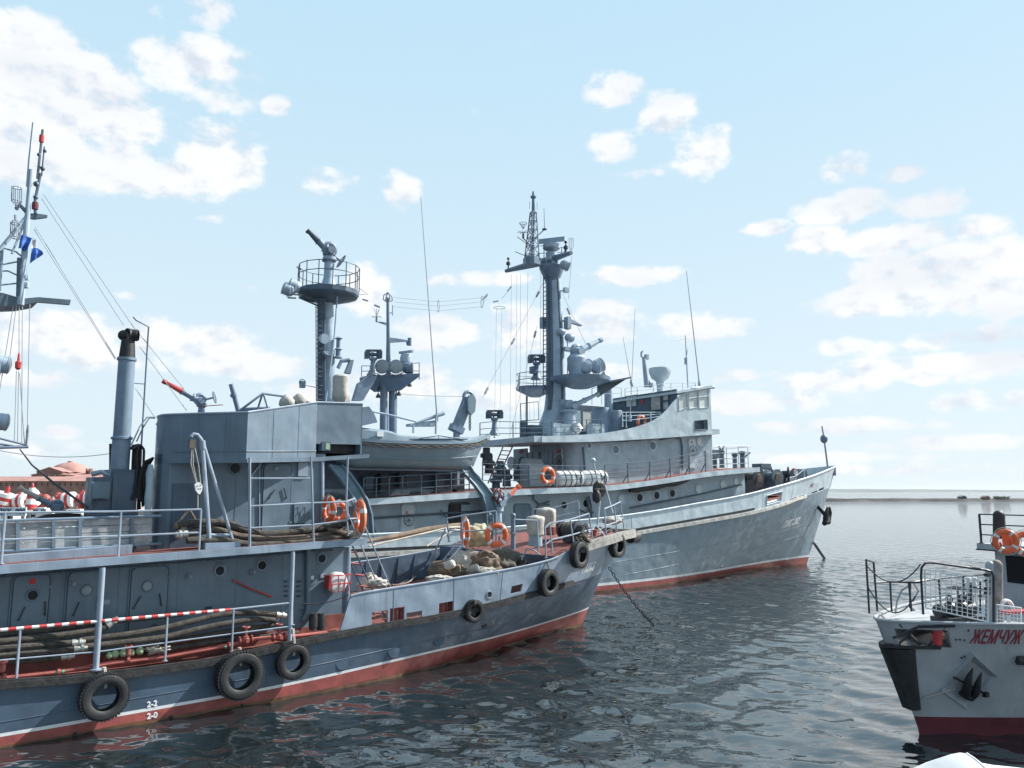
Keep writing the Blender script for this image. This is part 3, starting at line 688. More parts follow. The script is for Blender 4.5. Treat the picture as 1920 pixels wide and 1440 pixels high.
# forward end rail of the upper deck with its curved handrails down the ladder
fr_ = [(N.P(653,1005,.12), N.P(648,941,.12)), (N.L(7.98,.25,zu(8)), N.P(664,935,.25)), (N.L(7.98,1.0,zu(8)), N.L(7.98,1.0,zu(8)+1.0))]
railing(near, fr_, (1., .5))
g = G(); g.tube([N.P(652,857,.12), N.P(649,945,.12)], .025, 8); build(g, 'post', 'near_rail', wr)
ladder(near, N.L(9.35,1.15,zd(9.3)), N.L(8.1,1.15,zu(8)), N.L(9.35,1.75,zd(9.3)), N.L(8.1,1.75,zu(8)), 7, 'near_hull', 'pipe_red', .03, .09)
g = G()
for w_ in (1.1, 1.8): g.tube([N.L(7.95,w_,zu(8)+.55), N.L(7.98,w_,zu(8)+.95), N.L(8.15,w_,zu(8)+1.0), N.L(8.35,w_,zu(8)+.75), N.L(9.5,w_,zd(9.4)+.75), N.L(9.55,w_,zd(9.4)+.3), N.L(9.4,w_,zd(9.4)+.15)], .022, 8)
build(g, 'ladder_handrail', 'near_rail', near)
# bridge: lower house and the flared windbreak above
ply = [(3.5,3.15),(3.26,2.4),(3.12,1.95),(3.08,1.55),(3.12,1.35),(3.25,1.2)]
hs = ply+[(7.36,1.2)]
AFT = [(3.95,4.9),(3.72,4.0)]
def fullp(p): return [q for q in p if True]+[(s, NB-w_) for s, w_ in p[::-1] if s > 4]+AFT
g = G(); pl = fullp(hs); g.prism([N.L(s, w_, zu(s)-.02) for s, w_ in pl], ZV*2.3); bh = build(g, 'bridge_house', 'near_paint', near, 25)
zb = lambda s: interp([3,4.7,7.05,8.5], [5.79,5.81,5.93,6.06], s); zt_ = lambda s: interp([2.9,4.7,7.05,8.5], [6.86,6.94,7.44,7.5], s)
wp = ply[:-1]+[(3.3,1.1),(4.7,.1),(7.05,1.15),(8.45,1.15)]
def wall(g, pl, z0, z1, th=.04):
    n = len(pl); inn = []
    for i, (s, w_) in enumerate(pl):
        a, b = pl[max(i-1,0)], pl[min(i+1,n-1)]; d = V((b[0]-a[0], b[1]-a[1], 0)).normalized(); inn.append((s+d.y*th*-1, w_+d.x*th))
    for zz in (0,): g.loft([[N.L(s, w_, z0(s)) for s, w_ in pl], [N.L(s, w_, z1(s)) for s, w_ in pl], [N.L(a, b, z1(s)) for (a, b), (s, _) in zip(inn, pl)], [N.L(a, b, z0(s)) for (a, b), (s, _) in zip(inn, pl)], [N.L(s, w_, z0(s)) for s, w_ in pl]])
bz3 = lambda s: zb(s) if s < 7.06 else N.Zc(632, 826, 1.15)
full = wp[:-1]
g = G(); wall(g, full, zb, zt_); wall(g, [(7.05,1.15),(8.45,1.15)], lambda s: 6.3+.02*(s-7), zt_)
mw = [(3.5,3.15),(3.72,4.0),(3.95,4.9),(5.2,6.2),(7.05,5.15),(8.45,5.15)]; wall(g, mw[::-1], zb, zt_); g.box(N, 8.42, 8.46, 1.15, NB-1.15, 6.06, 7.5)
wb = build(g, 'bridge_windbreak', 'near_paint', near, 20)
g = G()
for pl in (wp, mw): g.tube([N.L(s, w_, zt_(s)) for s, w_ in pl], .028, 6)
build(g, 'coaming_rail', 'near_bulwark', wb)
g = G(); g.tube([N.L(s, w_-.02, zb(s)+.17) for s, w_ in wp[5:-1]], .01, 5); build(g, 'weld_seam', 'near_paint', wb)
fl = [(3.5,3.15)]+wp[1:-1]+[(8.6,.95)]
g = G(); pl = fullp(fl); g.loft([[N.L(s, w_, zb(s)-.11) for s, w_ in pl], [N.L(s, w_, zb(s)) for s, w_ in pl]], True); g.ngon([N.L(s, w_, zb(s)-.11) for s, w_ in pl]); g.ngon([N.L(s, w_, zb(s)) for s, w_ in pl]); build(g, 'bridge_floor', 'near_paint', near)
g = G(); g.box(N, 7.1, 8.4, 1.45, 4.8, 6.07, 7.0); wh = build(g, 'wheelhouse_dark_inside', 'black', near)  # solid black box paints the darkness inside the bridge opening
c = N.P(608, 837, 1.25); g = G(); g.obox(c, N.u*.13, N.n*.12, ZV*.12); nl = build(g, 'side_lamp', 'near_hull', near); g = G(); g.obox(c+N.n*.124+N.u*.04, N.u*.06, N.n*.006, ZV*.085); build(g, 'lens', 'float_green', nl)
# bridge-house door, locker, porthole, cable pipe
w = 1.2
s0, s1 = N.S(492, 930, w), N.S(543, 930, w); door(bh, N, s0, s1, N.Zc(520,998,w), N.Zc(520,870,w), w, 'near_paint', [((s0+.15,w-.05,N.Zc(500,934,w)),(s0+.3,w-.05,N.Zc(500,934,w)+.22)), ((s1-.12,w-.05,N.Zc(533,933,w)),(s1-.2,w-.05,N.Zc(533,933,w)+.26))], (N.S(517,879,w), N.Zc(517,879,w), .06), 'lens')
a = N.loc(N.P(549,981,w)); b = N.loc(N.P(576,940,w)); g = G(); g.prism(rrect(N, a[0], b[0], a[2], b[2], w, .05), N.n*.06); lk = build(g, 'locker_lid', 'near_paint', bh)
for x in (557, 570): p = N.P(x, 958, w-.06); g = G(); g.tube([p-ZV*.09, p-ZV*.09+N.n*.04, p+ZV*.09+N.n*.04, p+ZV*.09], .011, 6); build(g, 'handle', 'dark_metal', lk)
porthole(bh, N.P(440,878,w), N.n, .13, 'near_paint')
g = G(); g.box(N, N.S(558,880,w), N.S(576,880,w), w-.05, w+.02, N.Zc(565,893,w), N.Zc(565,866,w)); build(g, 'junction_box', 'near_rail', bh)
g = G(); g.tube([N.P(487,862,w-.04), N.P(487,872,w-.05), N.P(472,890,w-.05), N.P(470,930,w-.05)], .03, 8); build(g, 'cable_pipe', 'near_rail', bh)
for x, r in ((486,.018),(604,.05)): g = G(); g.tube([N.P(x,864,w-.02), N.P(x+.5,1001,w-.02)], r, 10); build(g, 'drain_pipe', 'near_rail', bh)
g = G(); g.box(N, 3.35, 4.0, 1.17, 1.2, zu(3.5), 5.2); build(g, 'wall_panel', 'near_hull', bh)
# davit
g = G(); w = .3
g.tube([N.P(393,1016,w), N.P(389,960,w), N.P(380,840,w), N.P(377,824,w), N.P(370,815,w), N.P(362,814,w), N.P(358,819,w)], [.05,.05,.05,.048,.045,.045,.045], 10)
g.tube([N.P(436,1014,w), N.P(383,838,w)], .042, 10); g.tube([N.P(393,1003,w), N.P(431,1003,w)], .04, 8); g.cyl(N.P(381,842,w), N.P(379,826,w), .07, n=12)
dv = build(g, 'davit', 'near_rail', near)
g = G(); c = N.P(414,1024,w); g.obox(c, N.u*.42, N.n*.16, ZV*.09); build(g, 'davit_base', 'near_bulwark', dv)
g = G()
for dx in (0, 4): g.tube([N.P(361+dx*.5,826,w-.05), N.P(358+dx,870,w-.05), N.P(368+dx*.3,905,w-.06)], .012, 6)
g.tube([N.P(362,824,w-.07), N.P(372,870,w-.06), N.P(376,905,w-.06)], .012, 6); g.tube([N.P(371,922,w-.05), N.P(371,955,w-.03)], .012, 6)
build(g, 'tackle_rope', 'rope', dv)
c = N.P(371,914,w-.05); g = G(); g.prism([c+N.u*(.1*a)+ZV*(.13*b)-N.n*.03 for a, b in ((-.9,.5),(-.4,.95),(.4,.9),(.95,.3),(.9,-.5),(.5,-1.2),(.2,-1.2),(-.5,-.6))], N.n*.07); bl = build(g, 'pulley_block', 'white', dv)
for a, b in ((-.03,.03),(.04,.05),(.0,-.03),(.05,-.03)): g = G(); p = c+N.u*a+ZV*b+N.n*.04; g.cyl(p, p+N.n*.008, .014, n=8); build(g, 'pin', 'dark_metal', bl)
g = G(); p = N.P(360,832,w-.05); g.obox(p, N.u*.07, N.n*.05, ZV*.1); build(g, 'pulley_block', 'rope_dark', dv)
# funnel
w = 2.0; B_ = N.P(219,965,w); B_.z = zu(2.5); zF = lambda y: N.Zc(237, y, w)
g = G(); r = .2
g.lathe(B_, ZV, [(r*1.05,0),(r*1.05,zF(825)-B_.z),(r*1.22,zF(824)-B_.z),(r*1.22,zF(820)-B_.z),(r,zF(819)-B_.z),(r*.97,zF(677)-B_.z),(r*1.13,zF(676)-B_.z),(r*1.13,zF(671)-B_.z)], 24); fn = build(g, 'funnel', 'mast_blue', near)
T_ = V((B_.x, B_.y, zF(672)))
g = G(); h = zF(640)-zF(672); g.lathe(T_, ZV, [(r*.95,0),(r*.78,h),(r*.74,h+.05)], 20)
ax = (N.n*.55+N.u*.83).normalized(); c = T_+ZV*(h+.16)
view = (V((0,0,5))-c); view.z = 0; view.normalize(); side = V((-view.y, view.x, 0)); ax2 = (view*.5+side*-.87).normalized()
cr = c+V((1,0,0))*.04
rows = [[cr+ax2*d+((ax2.cross(ZV)).normalized()*cos(a)+ZV*sin(a))*rr for a in [2*pi*k/20 for k in range(20)]] for rr, d in ((.155,-.07),(.165,.09),(.125,.09),(.125,-.07),(.155,-.07))]
g.loft(rows, True); 
cl = c-V((1,0,0))*.12; g.lathe(cl-V((.11,0,0)), V((1,.25,0)), [(.06,-.02),(.11,.02),(.135,.08),(.14,.2)], 18)
g.lathe(c+V((.1,0,0)), V((1,.25,0)), [(.14,0),(.15,.1),(.13,.14)], 18, False)
build(g, 'funnel_cap', 'black', fn)
g = G(); q_ = N.P(257,965,w); g.tube([V((q_.x,q_.y,zu(2.6))), V((q_.x,q_.y,zF(608))), N.P(255,600,w), N.P(250,594,w)], .022, 8); g.cyl(T_-ZV*.6, V((q_.x,q_.y,T_.z-.6)), .012, n=6); build(g, 'steam_pipe', 'mast_blue', fn)
g = G(); a = N.loc(B_); g.box(N, a[0]-.62, a[0]-.12, 1.75, 2.5, zu(2), N.Zc(215,895,1.9)); g.box(N, a[0]-.2, a[0]+.35, 1.7, 2.7, zu(2), N.Zc(215,880,1.9)); fc = build(g, 'funnel_casing', 'near_hull', near)
c = N.P(186,919,1.62); g = G(); g.obox(c, N.u*.2, N.n*.1, ZV*.2); eb = build(g, 'electric_box', 'near_paint', fc); g = G(); g.obox(c+N.n*.11, N.u*.17, N.n*.01, ZV*.17); build(g, 'box_lid', 'near_paint', eb)
g = G(); g.tube([N.P(209,930,2.6), N.P(209,832,2.6)], .055, 12); build(g, 'exhaust_pipe', 'black', fc)
g = G(); g.tube([N.P(172,846+43,2.2), N.P(190,845+40,2.2), N.P(208,853+40,2.0)], [.07,.06,.03], 10); build(g, 'vent_nozzle', 'near_rail', fc)
g = G(); g.tube([N.P(246,835,1.9), N.P(262,800,1.9), N.P(276,782,1.9), N.P(291,782,1.9)], .018, 6); g.tube([N.P(256,828,2.2), N.P(268,802,2.2), N.P(280,784,2.2), N.P(291,784,2.2)], .018, 6); build(g, 'aft_handrail', 'near_rail', near)
# fire monitor and other gear on the bridge top
monitor(near, N.P(377,782,2.2), N.P(374,752,2.2), N.P(305,714,2.2), 'mast_blue', 'bright_red', .075, N.P(402,745,2.0))
g = G(); g.tube([N.P(372,762,2.1), N.P(418,759,2.0)], .012, 6); build(g, 'training_bar', 'pipe_red', near)
g = G(); g.tube([N.P(433,720,2.6), N.P(444,760,2.6), N.P(449,780,2.6)], .065, 12); g.cyl(N.P(437,738,2.6), N.P(439,744,2.6), .09, n=12); g.tube([N.P(446,773,2.6), N.P(455,766,2.5), N.P(492,738,2.5), N.P(556,746,2.5), N.P(590,760,2.5)], .035, 8); g.tube([N.P(492,738,2.5), N.P(483,768,2.6)], .03, 8); g.tube([N.P(494,738,2.5), N.P(503,768,2.4)], .03, 8); g.tube([N.P(450,768,2.7), N.P(505,765,2.7)], .05, 8); build(g, 'awning_frame', 'mast_blue', near)
N_bt = [(538,755,.22,'canvas'),(562,751,.2,'canvas')]
for i, (x, y, r, m) in enumerate(N_bt):
    g = G(); g.ball(N.P(x, y, 2.4), r, 16, 10, (1,1,1.0), .15, i); g.cyl(N.P(x,y,2.4)-ZV*.6, N.P(x,y,2.4), .05, n=8); build(g, 'covered_instrument', m, near)
c = N.P(639,726,2.2); g = G(); rows = []
for j, (z, sx) in enumerate([(.36,.02),(.35,.2),(.31,.235),(.1,.235),(-.1,.24),(-.26,.25),(-.33,.235)]):
    rows.append([c+ZV*(z+.02*NZ.noise(V((k,j*.4,2))))+(N.u*cos(2*pi*k/20)+N.n*sin(2*pi*k/20))*sx*(1+.13*NZ.noise(V((cos(2*pi*k/20)*1.6, sin(2*pi*k/20)*1.6, z*2)))) for k in range(20)])
rows.append([c+ZV*-.6+(N.u*.9*cos(2*pi*k/20)+N.n*sin(2*pi*k/20))*.08 for k in range(20)])
g.loft(rows, True); g.prism([c+N.u*.1-ZV*.2, c+N.u*.24-ZV*.2, c+N.u*.32-ZV*.62, c+N.u*.2-ZV*.6], N.n*.06); cv = build(g, 'covered_compass', 'canvas', near)
g = G()
for a in (-.17, -.05, .08, .17): g.tube([c+N.u*a-ZV*.3, c+N.u*a-ZV*.75], .025, 6)
build(g, 'stand', 'mast_blue', cv)
# lettering
hA, hB = [bvhN.ray_cast(O, ray(*q_).normalized())[0] for q_ in ((1089,1076),(1115,1067))]
lettering('ПМК-5', .42, hA, (hB-hA), ZV, 'letter_white', near, shear=.12, bvh=bvhN, dirn=-N.n, sx=.8, bold=.014)
for tx, y in (('2-2', 1326), ('2-0', 1348)): p = N.P(275, y, 0); lettering(tx, .165, p-N.n*-.006, N.u, ZV, 'letter_white', hull, 'draught_mark', bold=.007)
bv2 = None

# small fittings and plate seams that break up the flat walls
for s_ in (-.35, 1.05, 2.2, 3.5, 4.9, 6.1):
    g = G(); g.tube([N.L(s_,.899,1.6), N.L(s_,.899,3.37)], .007, 5); build(g, 'weld_seam', 'near_paint', dh)
g = G(); pts = [N.L(-2+.5*i, .87, zu(-2+.5*i)-.3-.02*(i % 2)) for i in range(20)]; g.tube(pts, .018, 6)
for p in pts[::2]: g.obox(p, N.u*.03, N.n*.012, ZV*.035)
build(g, 'cable_run', 'near_hull', dh)
for s_ in (1.25, 3.75, 5.3):
    c = N.L(s_, .87, 3.0); g = G(); g.lathe(c-N.n*.02, N.n, [(.07,0),(.075,.03),(.06,.05)], 14); lm = build(g, 'wall_lamp', 'near_rail', dh); g = G(); g.ball(c+N.n*.05, .05, 12, 8); build(g, 'lamp_glass', 'lens', lm)
    g = G()
    for a in (0, pi/3, 2*pi/3): d = N.u*cos(a)+ZV*sin(a); g.tube([c-d*.065+N.n*.03, c-d*.05+N.n*.1, c+N.n*.115, c+d*.05+N.n*.1, c+d*.065+N.n*.03], .006, 5)
    build(g, 'lamp_guard', 'near_rail', lm)
for s_, z_, m_ in ((1.95,2.55,'near_rail'),(4.25,2.2,'dark_metal'),(6.9,2.75,'white'),(7.25,2.78,'near_rail')):
    g = G(); g.box(N, s_-.08, s_+.08, .875, .905, z_-.05, z_+.05); build(g, 'wall_plate', m_, dh)
for s_ in (3.0, 5.6, 6.7):
    g = G(); c = N.L(s_, .88, 1.95); g.tube(arc(c, N.u*.06, N.n*.07, 0, pi, 8), .012, 5); build(g, 'pad_eye', 'near_hull', dh)
for t_ in (.33, .7):
    a_ = (3.3+1.4*t_, 1.1-1.0*t_); g = G(); g.tube([N.L(a_[0]-.004, a_[1]-.004, zb(a_[0])+.02), N.L(a_[0]-.004, a_[1]-.004, zt_(a_[0])-.03)], .006, 5); build(g, 'weld_seam', 'near_paint', wb)
for t_ in (.35, .72):
    a_ = (4.7+2.35*t_, .1+1.05*t_); g = G(); g.tube([N.L(a_[0], a_[1]-.004, zb(a_[0])+.02), N.L(a_[0], a_[1]-.004, zt_(a_[0])-.03)], .006, 5); build(g, 'weld_seam', 'near_paint', wb)
for s_ in (3.7, 4.9, 6.2):
    g = G(); g.tube([N.L(s_,1.197,zu(s_)+.1), N.L(s_,1.197,5.7)], .007, 5); build(g, 'weld_seam', 'near_paint', bh)
g = G(); g.tube([N.P(612,1008,.9), N.P(616,998,.5)], .02, 5); build(g, 'bracket', 'near_rail', near)
# ---------------------------------------------------------------- loose things on and around the near ship
ty = make_tyre('t', 'tyre fenders hung along the near ship')
TY = [(195,1306,41,0,'big tyre hung by white rope under the thick pale pillar, furthest left tyre',1252),(449,1266,42,0,'big tyre hanging at the rail end beside the red valves',1215),(549,1240,31,0,'lugged tyre tied to the slim pillar with knotted rope',1180),(888,1146,20,.15,'small tyre fender half way along the bulwark below the round hawse hole',1126),(1028,1093,24,.25,'tyre fender on the bulwark below the bow lettering, hung on a dark line',1050),(1086,1040,24,.9,'lugged tyre slung from the timber above the bow lettering',1005),(1157,1023,21,1.9,'foremost tyre at the corner of the blunt bow timber',1000)]
TR = []
def shell_hit(bv, p, d):
    h = bv.ray_cast(p-d*3, d, 9); return h
hullbv = BVHTree.FromPolygons([hull.matrix_world @ v.co + WORLD[hull] for v in hull.data.vertices], [list(p.vertices) for p in hull.data.polygons])
for i, (x, y, rp, w, lab, yr) in enumerate(TY):
    w0 = -.22
    d = ray(x, y).normalized()
    hs = [h for h in (bvhN.ray_cast(O, d), hullbv.ray_cast(O, d)) if h[0] is not None]
    h = min(hs, key=lambda q: q[3]) if hs else None
    p = h[0] if h else N.P(x, y, w); nr = V((h[1].x, h[1].y, 0)).normalized() if h else N.n
    if nr.dot(d) > 0: nr = -nr
    if x > 1150: nr = (N.n*.95+N.u*.18).normalized()
    rad = rp*(p-O).dot(FW)/FPX; sc_ = rad/.45
    off_ = .16*sc_+(.12 if i < 4 else .03 if i < 6 else .26); c = place(ty, i == 0, p-d*(off_/max(.45, abs(d.dot(nr)))), nr, lab, random.uniform(0, 6), sc_)
    TR.append((c, i, x, yr, rad, nr, w0))
for c, i, x, yr, rad, nr, w0 in TR:
    top = c.location+ZV*rad*.62
    a = N.P(x+(0 if i < 3 else 2), yr, -.12 if i < 3 else w0) if i < 4 else top+ZV*(.5 if i == 4 else .3)-nr*.12
    WORLD[c] = c.location.copy()
    g = G(); A = [a, a.lerp(top, .6)+nr*.06, top+nr*.02-ZV*.12]
    g.tube(A, .014, 6); g.tube([q+N.u*.03 for q in A], .012, 6)
    for k in range(4): g.torus(a-ZV*.03*k, ZV, .03, .016, 10, 6)
    r = build(g, 'rope', 'rope' if i < 3 else 'rope_dark', None); off = WORLD[r]
    r.parent = c; r.matrix_parent_inverse = (Matrix.LocRotScale(c.location, c.rotation_euler, c.scale)).inverted()
# black roller fender at the stem
c = Ns(nup(20.1, .9))+N.n*.12-ZV*.08+N.u*.15; g = G(); g.cyl(c-N.u*.28+N.n*.1, c+N.u*.3-N.n*.05, .22, n=20); g.cyl(c-N.u*.32+N.n*.11, c+N.u*.34-N.n*.06, .08, n=10)
tag(build(g, 'roller_fender', 'black_rubber'), 'short black rubber roller fender at the bow tip, right of the foremost tyre', 'fender')
# life buoys
bu = make_buoy('b', 'orange lifebuoys with white bands')
fz = lambda s: ztop(s)-.03
BN = [(931,1003,23,0,None,'orange lifebuoy facing out on the near bow rail, largest and fully round'),(872,997,26,2,'edge','orange lifebuoy seen edge-on on the forecastle rail left of a yellowish cover'),(616,956,26,.35,'e2','orange lifebuoy leaning in shade against the bridge corner, left of two on the rail'),(634,958,18,.9,None,'orange lifebuoy behind the bridge wing rail, right one of the pair at the house corner'),(675,970,33,.15,'edge','orange lifebuoy seen nearly edge-on at the top of the ladder')]
for i, (x, y, rp, w, md, lab) in enumerate(BN):
    p = N.P(x, y, {931:.12,872:.9,616:.9,634:1.15,675:.1}[x]); rad = rp*(p-O).dot(FW)/FPX
    vw = (O-p); vw.z = 0; vw.normalize(); sd_ = V((vw.y, -vw.x, 0))
    nr = {None: (vw*.96-sd_*.2), 'edge': (sd_*.97+vw*.24), 'e2': (sd_*.85+vw*.45)}[md].normalized()
    place(bu, i == 0, p, nr, lab, .3*i, rad/.36)
# lower hoses stowed along the side
H = 0
def hose(pts, w, r, label, m='hose', ends=(), cat='hose', group='hoses stowed along the near ship', ww=None, smooth=6):
    P_ = [N.P(x, y, w if ww is None else ww[i]) for i, (x, y) in enumerate(pts)]; n = len(P_); ds = [0]
    for a, b in zip(P_, P_[1:]): ds.append(ds[-1]+(b-a).length)
    Q = []
    for k in range((n-1)*smooth+1):
        t = ds[-1]*k/((n-1)*smooth); Q.append(V([interp(ds, [p[j] for p in P_], t) for j in range(3)]))
    o = empty('hose', Q[0], label, cat, group); g = G(); g.tube(Q, r, 10); build(g, 'tube', m, o)
    for e in ends:
        a, b = (Q[-1], Q[-2]) if e == 1 else (Q[0], Q[1]); d = (a-b).normalized(); g = G()
        g.lathe(a-d*.06, d, [(r*1.15,0),(r*1.15,.08),(r*.95,.09),(r*.95,.13),(r*1.3,.14),(r*1.3,.19),(r*.9,.2),(r*.9,.26)], 14); build(g, 'coupling', 'brass_end', o)
    return o
hose([(-80,1212),(0,1203),(60,1197),(120,1190),(190,1180),(206,1170)], .42, .062, 'dark ribbed hose ending in a dull coupling beside the left pillar, uppermost at left', ends=(1,))
hose([(-80,1226),(0,1216),(60,1211),(140,1205)], .36, .062, 'dark hose ending in the upper shiny white coupling left of the pillar', ends=(1,))
hose([(-80,1240),(0,1230),(60,1225),(144,1217)], .32, .062, 'dark hose ending in the lower shiny coupling left of the pillar', ends=(1,))
hose([(-80,1195),(0,1189),(90,1181),(180,1169),(260,1160),(350,1150)], .6, .06, 'thin dark hose highest of the pile behind the striped rail', m='hose')
hose([(150,1200),(220,1192),(290,1181),(360,1165),(420,1152),(470,1149),(522,1153)], .42, .066, 'dark hose whose end sticks out with a white cap above the red valves', ends=(1,))
hose([(150,1214),(220,1206),(300,1196),(370,1180),(430,1168),(480,1161),(515,1163)], .36, .066, 'dark hose second from top where the pile crosses the rail end')
hose([(300,1207),(360,1196),(430,1184),(500,1174),(518,1170)], .45, .06, 'dark hose lying beneath the capped hose end')
hose([(180,1224),(300,1219),(380,1206),(440,1197),(500,1192),(560,1186)], .5, .06, 'lowest dark hose lying on the red deck by the fire main', m='hose')
hose([(-80,1252),(0,1243),(70,1237),(120,1232)], .4, .055, 'dark hose on deck ending in a frayed white fitting, lowest at left', ends=(1,))
for i, (x, y, rr) in enumerate([(205,1229,.07),(216,1227,.08),(231,1225,.08),(247,1224,.07),(262,1221,.085)]):
    p = N.P(x, y, .34); g = G(); g.ball(p, rr, 14, 10, (1,1,1), .05, i); f = build(g, 'net_float', 'float_green')
    tag(f, 'pale green net float lying in a row on the red side deck', 'float', 'green floats on the side deck')
p = N.P(293,1218,.35); g = G()
for k in range(14): g.torus(p+V((random.uniform(-.18,.18), random.uniform(-.1,.1), random.uniform(-.05,.06))), (random.uniform(-.4,.4), random.uniform(-.4,.4), 1), random.uniform(.1,.17), .014, 14, 5)
tag(build(g, 'net_bundle', 'rope'), 'tangled bundle of pale netting on deck right of the green floats', 'netting')
# upper hoses
UH = [([(333,986),(372,979),(420,980),(462,995),(502,1001),(560,996),(610,988),(656,979)],.55,.085,'thick dark hose on top of the pile on the upper deck','hose'),
 ([(346,1001),(400,994),(452,1006),(522,1011),(600,1005),(650,995)],.45,.085,'brown hose in the middle of the upper deck pile','hose_brown'),
 ([(350,1013),(420,1013),(480,1022),(560,1018),(620,1009),(652,1003)],.32,.08,'dark brown hose nearest the deck edge on the upper deck','hose'),
 ([(365,993),(420,990),(470,1004),(560,1004),(640,990)],.7,.08,'dark hose lying furthest in on the upper deck pile','hose_brown')]
for pts, w, r, lab, m in UH: hose(pts, w, r, lab, m, group='hoses piled on the upper deck', ends=(0,) if '346' in str(pts[0]) else ())
g = G(); a = [N.P(x, y, .3) for x, y in [(614,992),(632,996),(650,1003),(662,1005)]]; g.tube(a, [.03,.07,.09,.04], 10); tag(build(g, 'wooden_float', 'hose_brown'), 'worn reddish wooden float lying at the front end of the upper hoses', 'float')
p = N.P(664,1003,.15); g = G()
for k in range(12): g.torus(p+V((random.uniform(-.08,.08), random.uniform(-.08,.08), random.uniform(-.06,.07))), (random.uniform(-.7,.7), random.uniform(-.7,.7), 1), random.uniform(.06,.11), .01, 12, 5)
tag(build(g, 'rope_bundle', 'rope'), 'small bundle of white rope on the corner of the upper deck', 'rope')
p = N.P(338,988,.6); g = G(); g.tube([N.P(330,985,.6), N.P(350,960,.6), N.P(356,957,.6)], .03, 8); g.tube([N.P(356,957,.6), N.P(372,985,.6)], .03, 8); g.lathe(N.P(327,986,.6), N.u, [(.08,0),(.1,.05),(.1,.12),(.06,.13),(.06,.25)], 12); g.lathe(N.P(337,996,.5), N.u, [(.06,0),(.1,.02),(.1,.14),(.06,.15)], 12)
tag(build(g, 'hose_nozzle', 'canvas_brown'), 'corroded hose end fitting at the left tip of the upper hose pile', 'nozzle')
# plank gangway on edge by the upper rail
gw = empty('gangway', N.P(140,1030,.9), 'grey plank gangway standing on edge along the upper deck', 'gangway')
g = G(); q = lambda x, t, w: N.P(x, 978-.028*x+t*(1033-.045*x-978+.028*x), w)
for i in range(4):
    t0, t1 = i/4+.012, (i+1)/4-.012; x0, x1 = -120, 285-(i == 1)*1
    g.hexa([q(x0,t1,.85), q(x1,t1,.85), q(x1,t1,.9), q(x0,t1,.9), q(x0,t0,.85), q(x1,t0,.85), q(x1,t0,.9), q(x0,t0,.9)])
build(g, 'planks', 'plank_grey', gw)
g = G(); g.tube([q(-120,-.02,.8), q(302,-.05,.8)], .03, 6); g.tube([q(-120,1.02,.8), q(302,1.0,.8)], .03, 6); build(g, 'stringer', 'mast_blue', gw)
for x in (33, 100, 150, 247):
    g = G(); a, b = q(x,-.02,.8), q(x,1.05,.8); g.obox((a+b)/2, N.u*.035, N.n*.03, (b-a)/2); build(g, 'crossbar', 'near_paint', gw)
g = G(); a, b = N.P(-120,1062,.5), N.P(248,1030,.5); g.hexa([a-ZV*.1, b-ZV*.1, b-ZV*.1-N.n*.4, a-ZV*.1-N.n*.4, a+ZV*.1, b+ZV*.1, b+ZV*.1-N.n*.4, a+ZV*.1-N.n*.4]); build(g, 'hatch_coaming', 'near_bulwark', near)
# black hoses hung beside the funnel
for i, (x0, x1, yb) in enumerate([(248,252,948),(252,246,952),(258,262,955),(262,268,950),(268,272,945),(256,248,938)]):
    w = 1.95-.06*i
    hose([(244+i,842),(252+i*2,834),(x0+2,845),(x0,890),((x0+x1)/2,920),(x1,yb)], w, .03, 'black hose hung over a hook between funnel and bridge house', 'black', group='black hoses hung by the funnel')
for i, (x, y) in enumerate([(284,858),(274,885),(270,912)]):
    pass
g = G()
for k in range(7): g.tube([N.P(288,858,1.6+.03*k), N.P(270+k,866+k*2,1.6+.05*k), N.P(262+k*2,895,1.6+.05*k), N.P(258+k*3,935+k*3,1.6+.04*k)], .026, 6)
tag(build(g, 'hose_loops', 'black'), 'loops of black hose draped down the aft corner of the bridge house', 'hose')
g = G(); c = N.P(279,930,1.35); g.lathe(c-ZV*.75, ZV, [(.08,0),(.1,.1),(.07,.4),(.1,.7),(.08,1.0),(.1,1.3),(.05,1.5)], 10); build(g, 'canvas_roll', 'far_paint', near)
# ---- well deck
deck = lambda x, y, dz=0: None
def ond(x, y, z): return atz(x, y, z)
g = G()
for k in range(16):
    c = ond(742+random.uniform(-18,14), 1076+random.uniform(-9,9), 1.9); g.torus(c, (random.uniform(-.2,.2), random.uniform(-.7,-.3), 1), random.uniform(.38,.55), .02, 26, 6)
tag(build(g, 'rope_coil', 'rope'), 'large coil of stiff tan rope behind the ladder on the well deck', 'rope')
def heap(c, r, sc_, m, name, lab, cat, seed, jit=.35):
    g = G(); g.ball(c, r, 44, 26, sc_, jit, seed)
    for v in g.v:
        d = v-c; v += d.normalized()*r*(.10*NZ.noise(v*3.1/r+V((seed,0,0)))-.26*abs(NZ.noise(v*1.9/r+V((0,seed,0))))-.12*abs(NZ.noise(v*4.6/r+V((0,0,seed))))+.12)
    return tag(build(g, name, m, ang=60), lab, cat)
heap(ond(690,1106,1.75)+ZV*.05, .42, (.9,.8,1.2), 'canvas', 'canvas_cover', 'beige canvas cover behind the foot of the ladder on the near ship', 'canvas', 3, .15)
heap(N.P(708,1094,.9), .22, (1.2,1,.6), 'canvas', 'cloth_bundle', 'small striped cloth bundle at the foot of the ladder', 'cloth', 4)
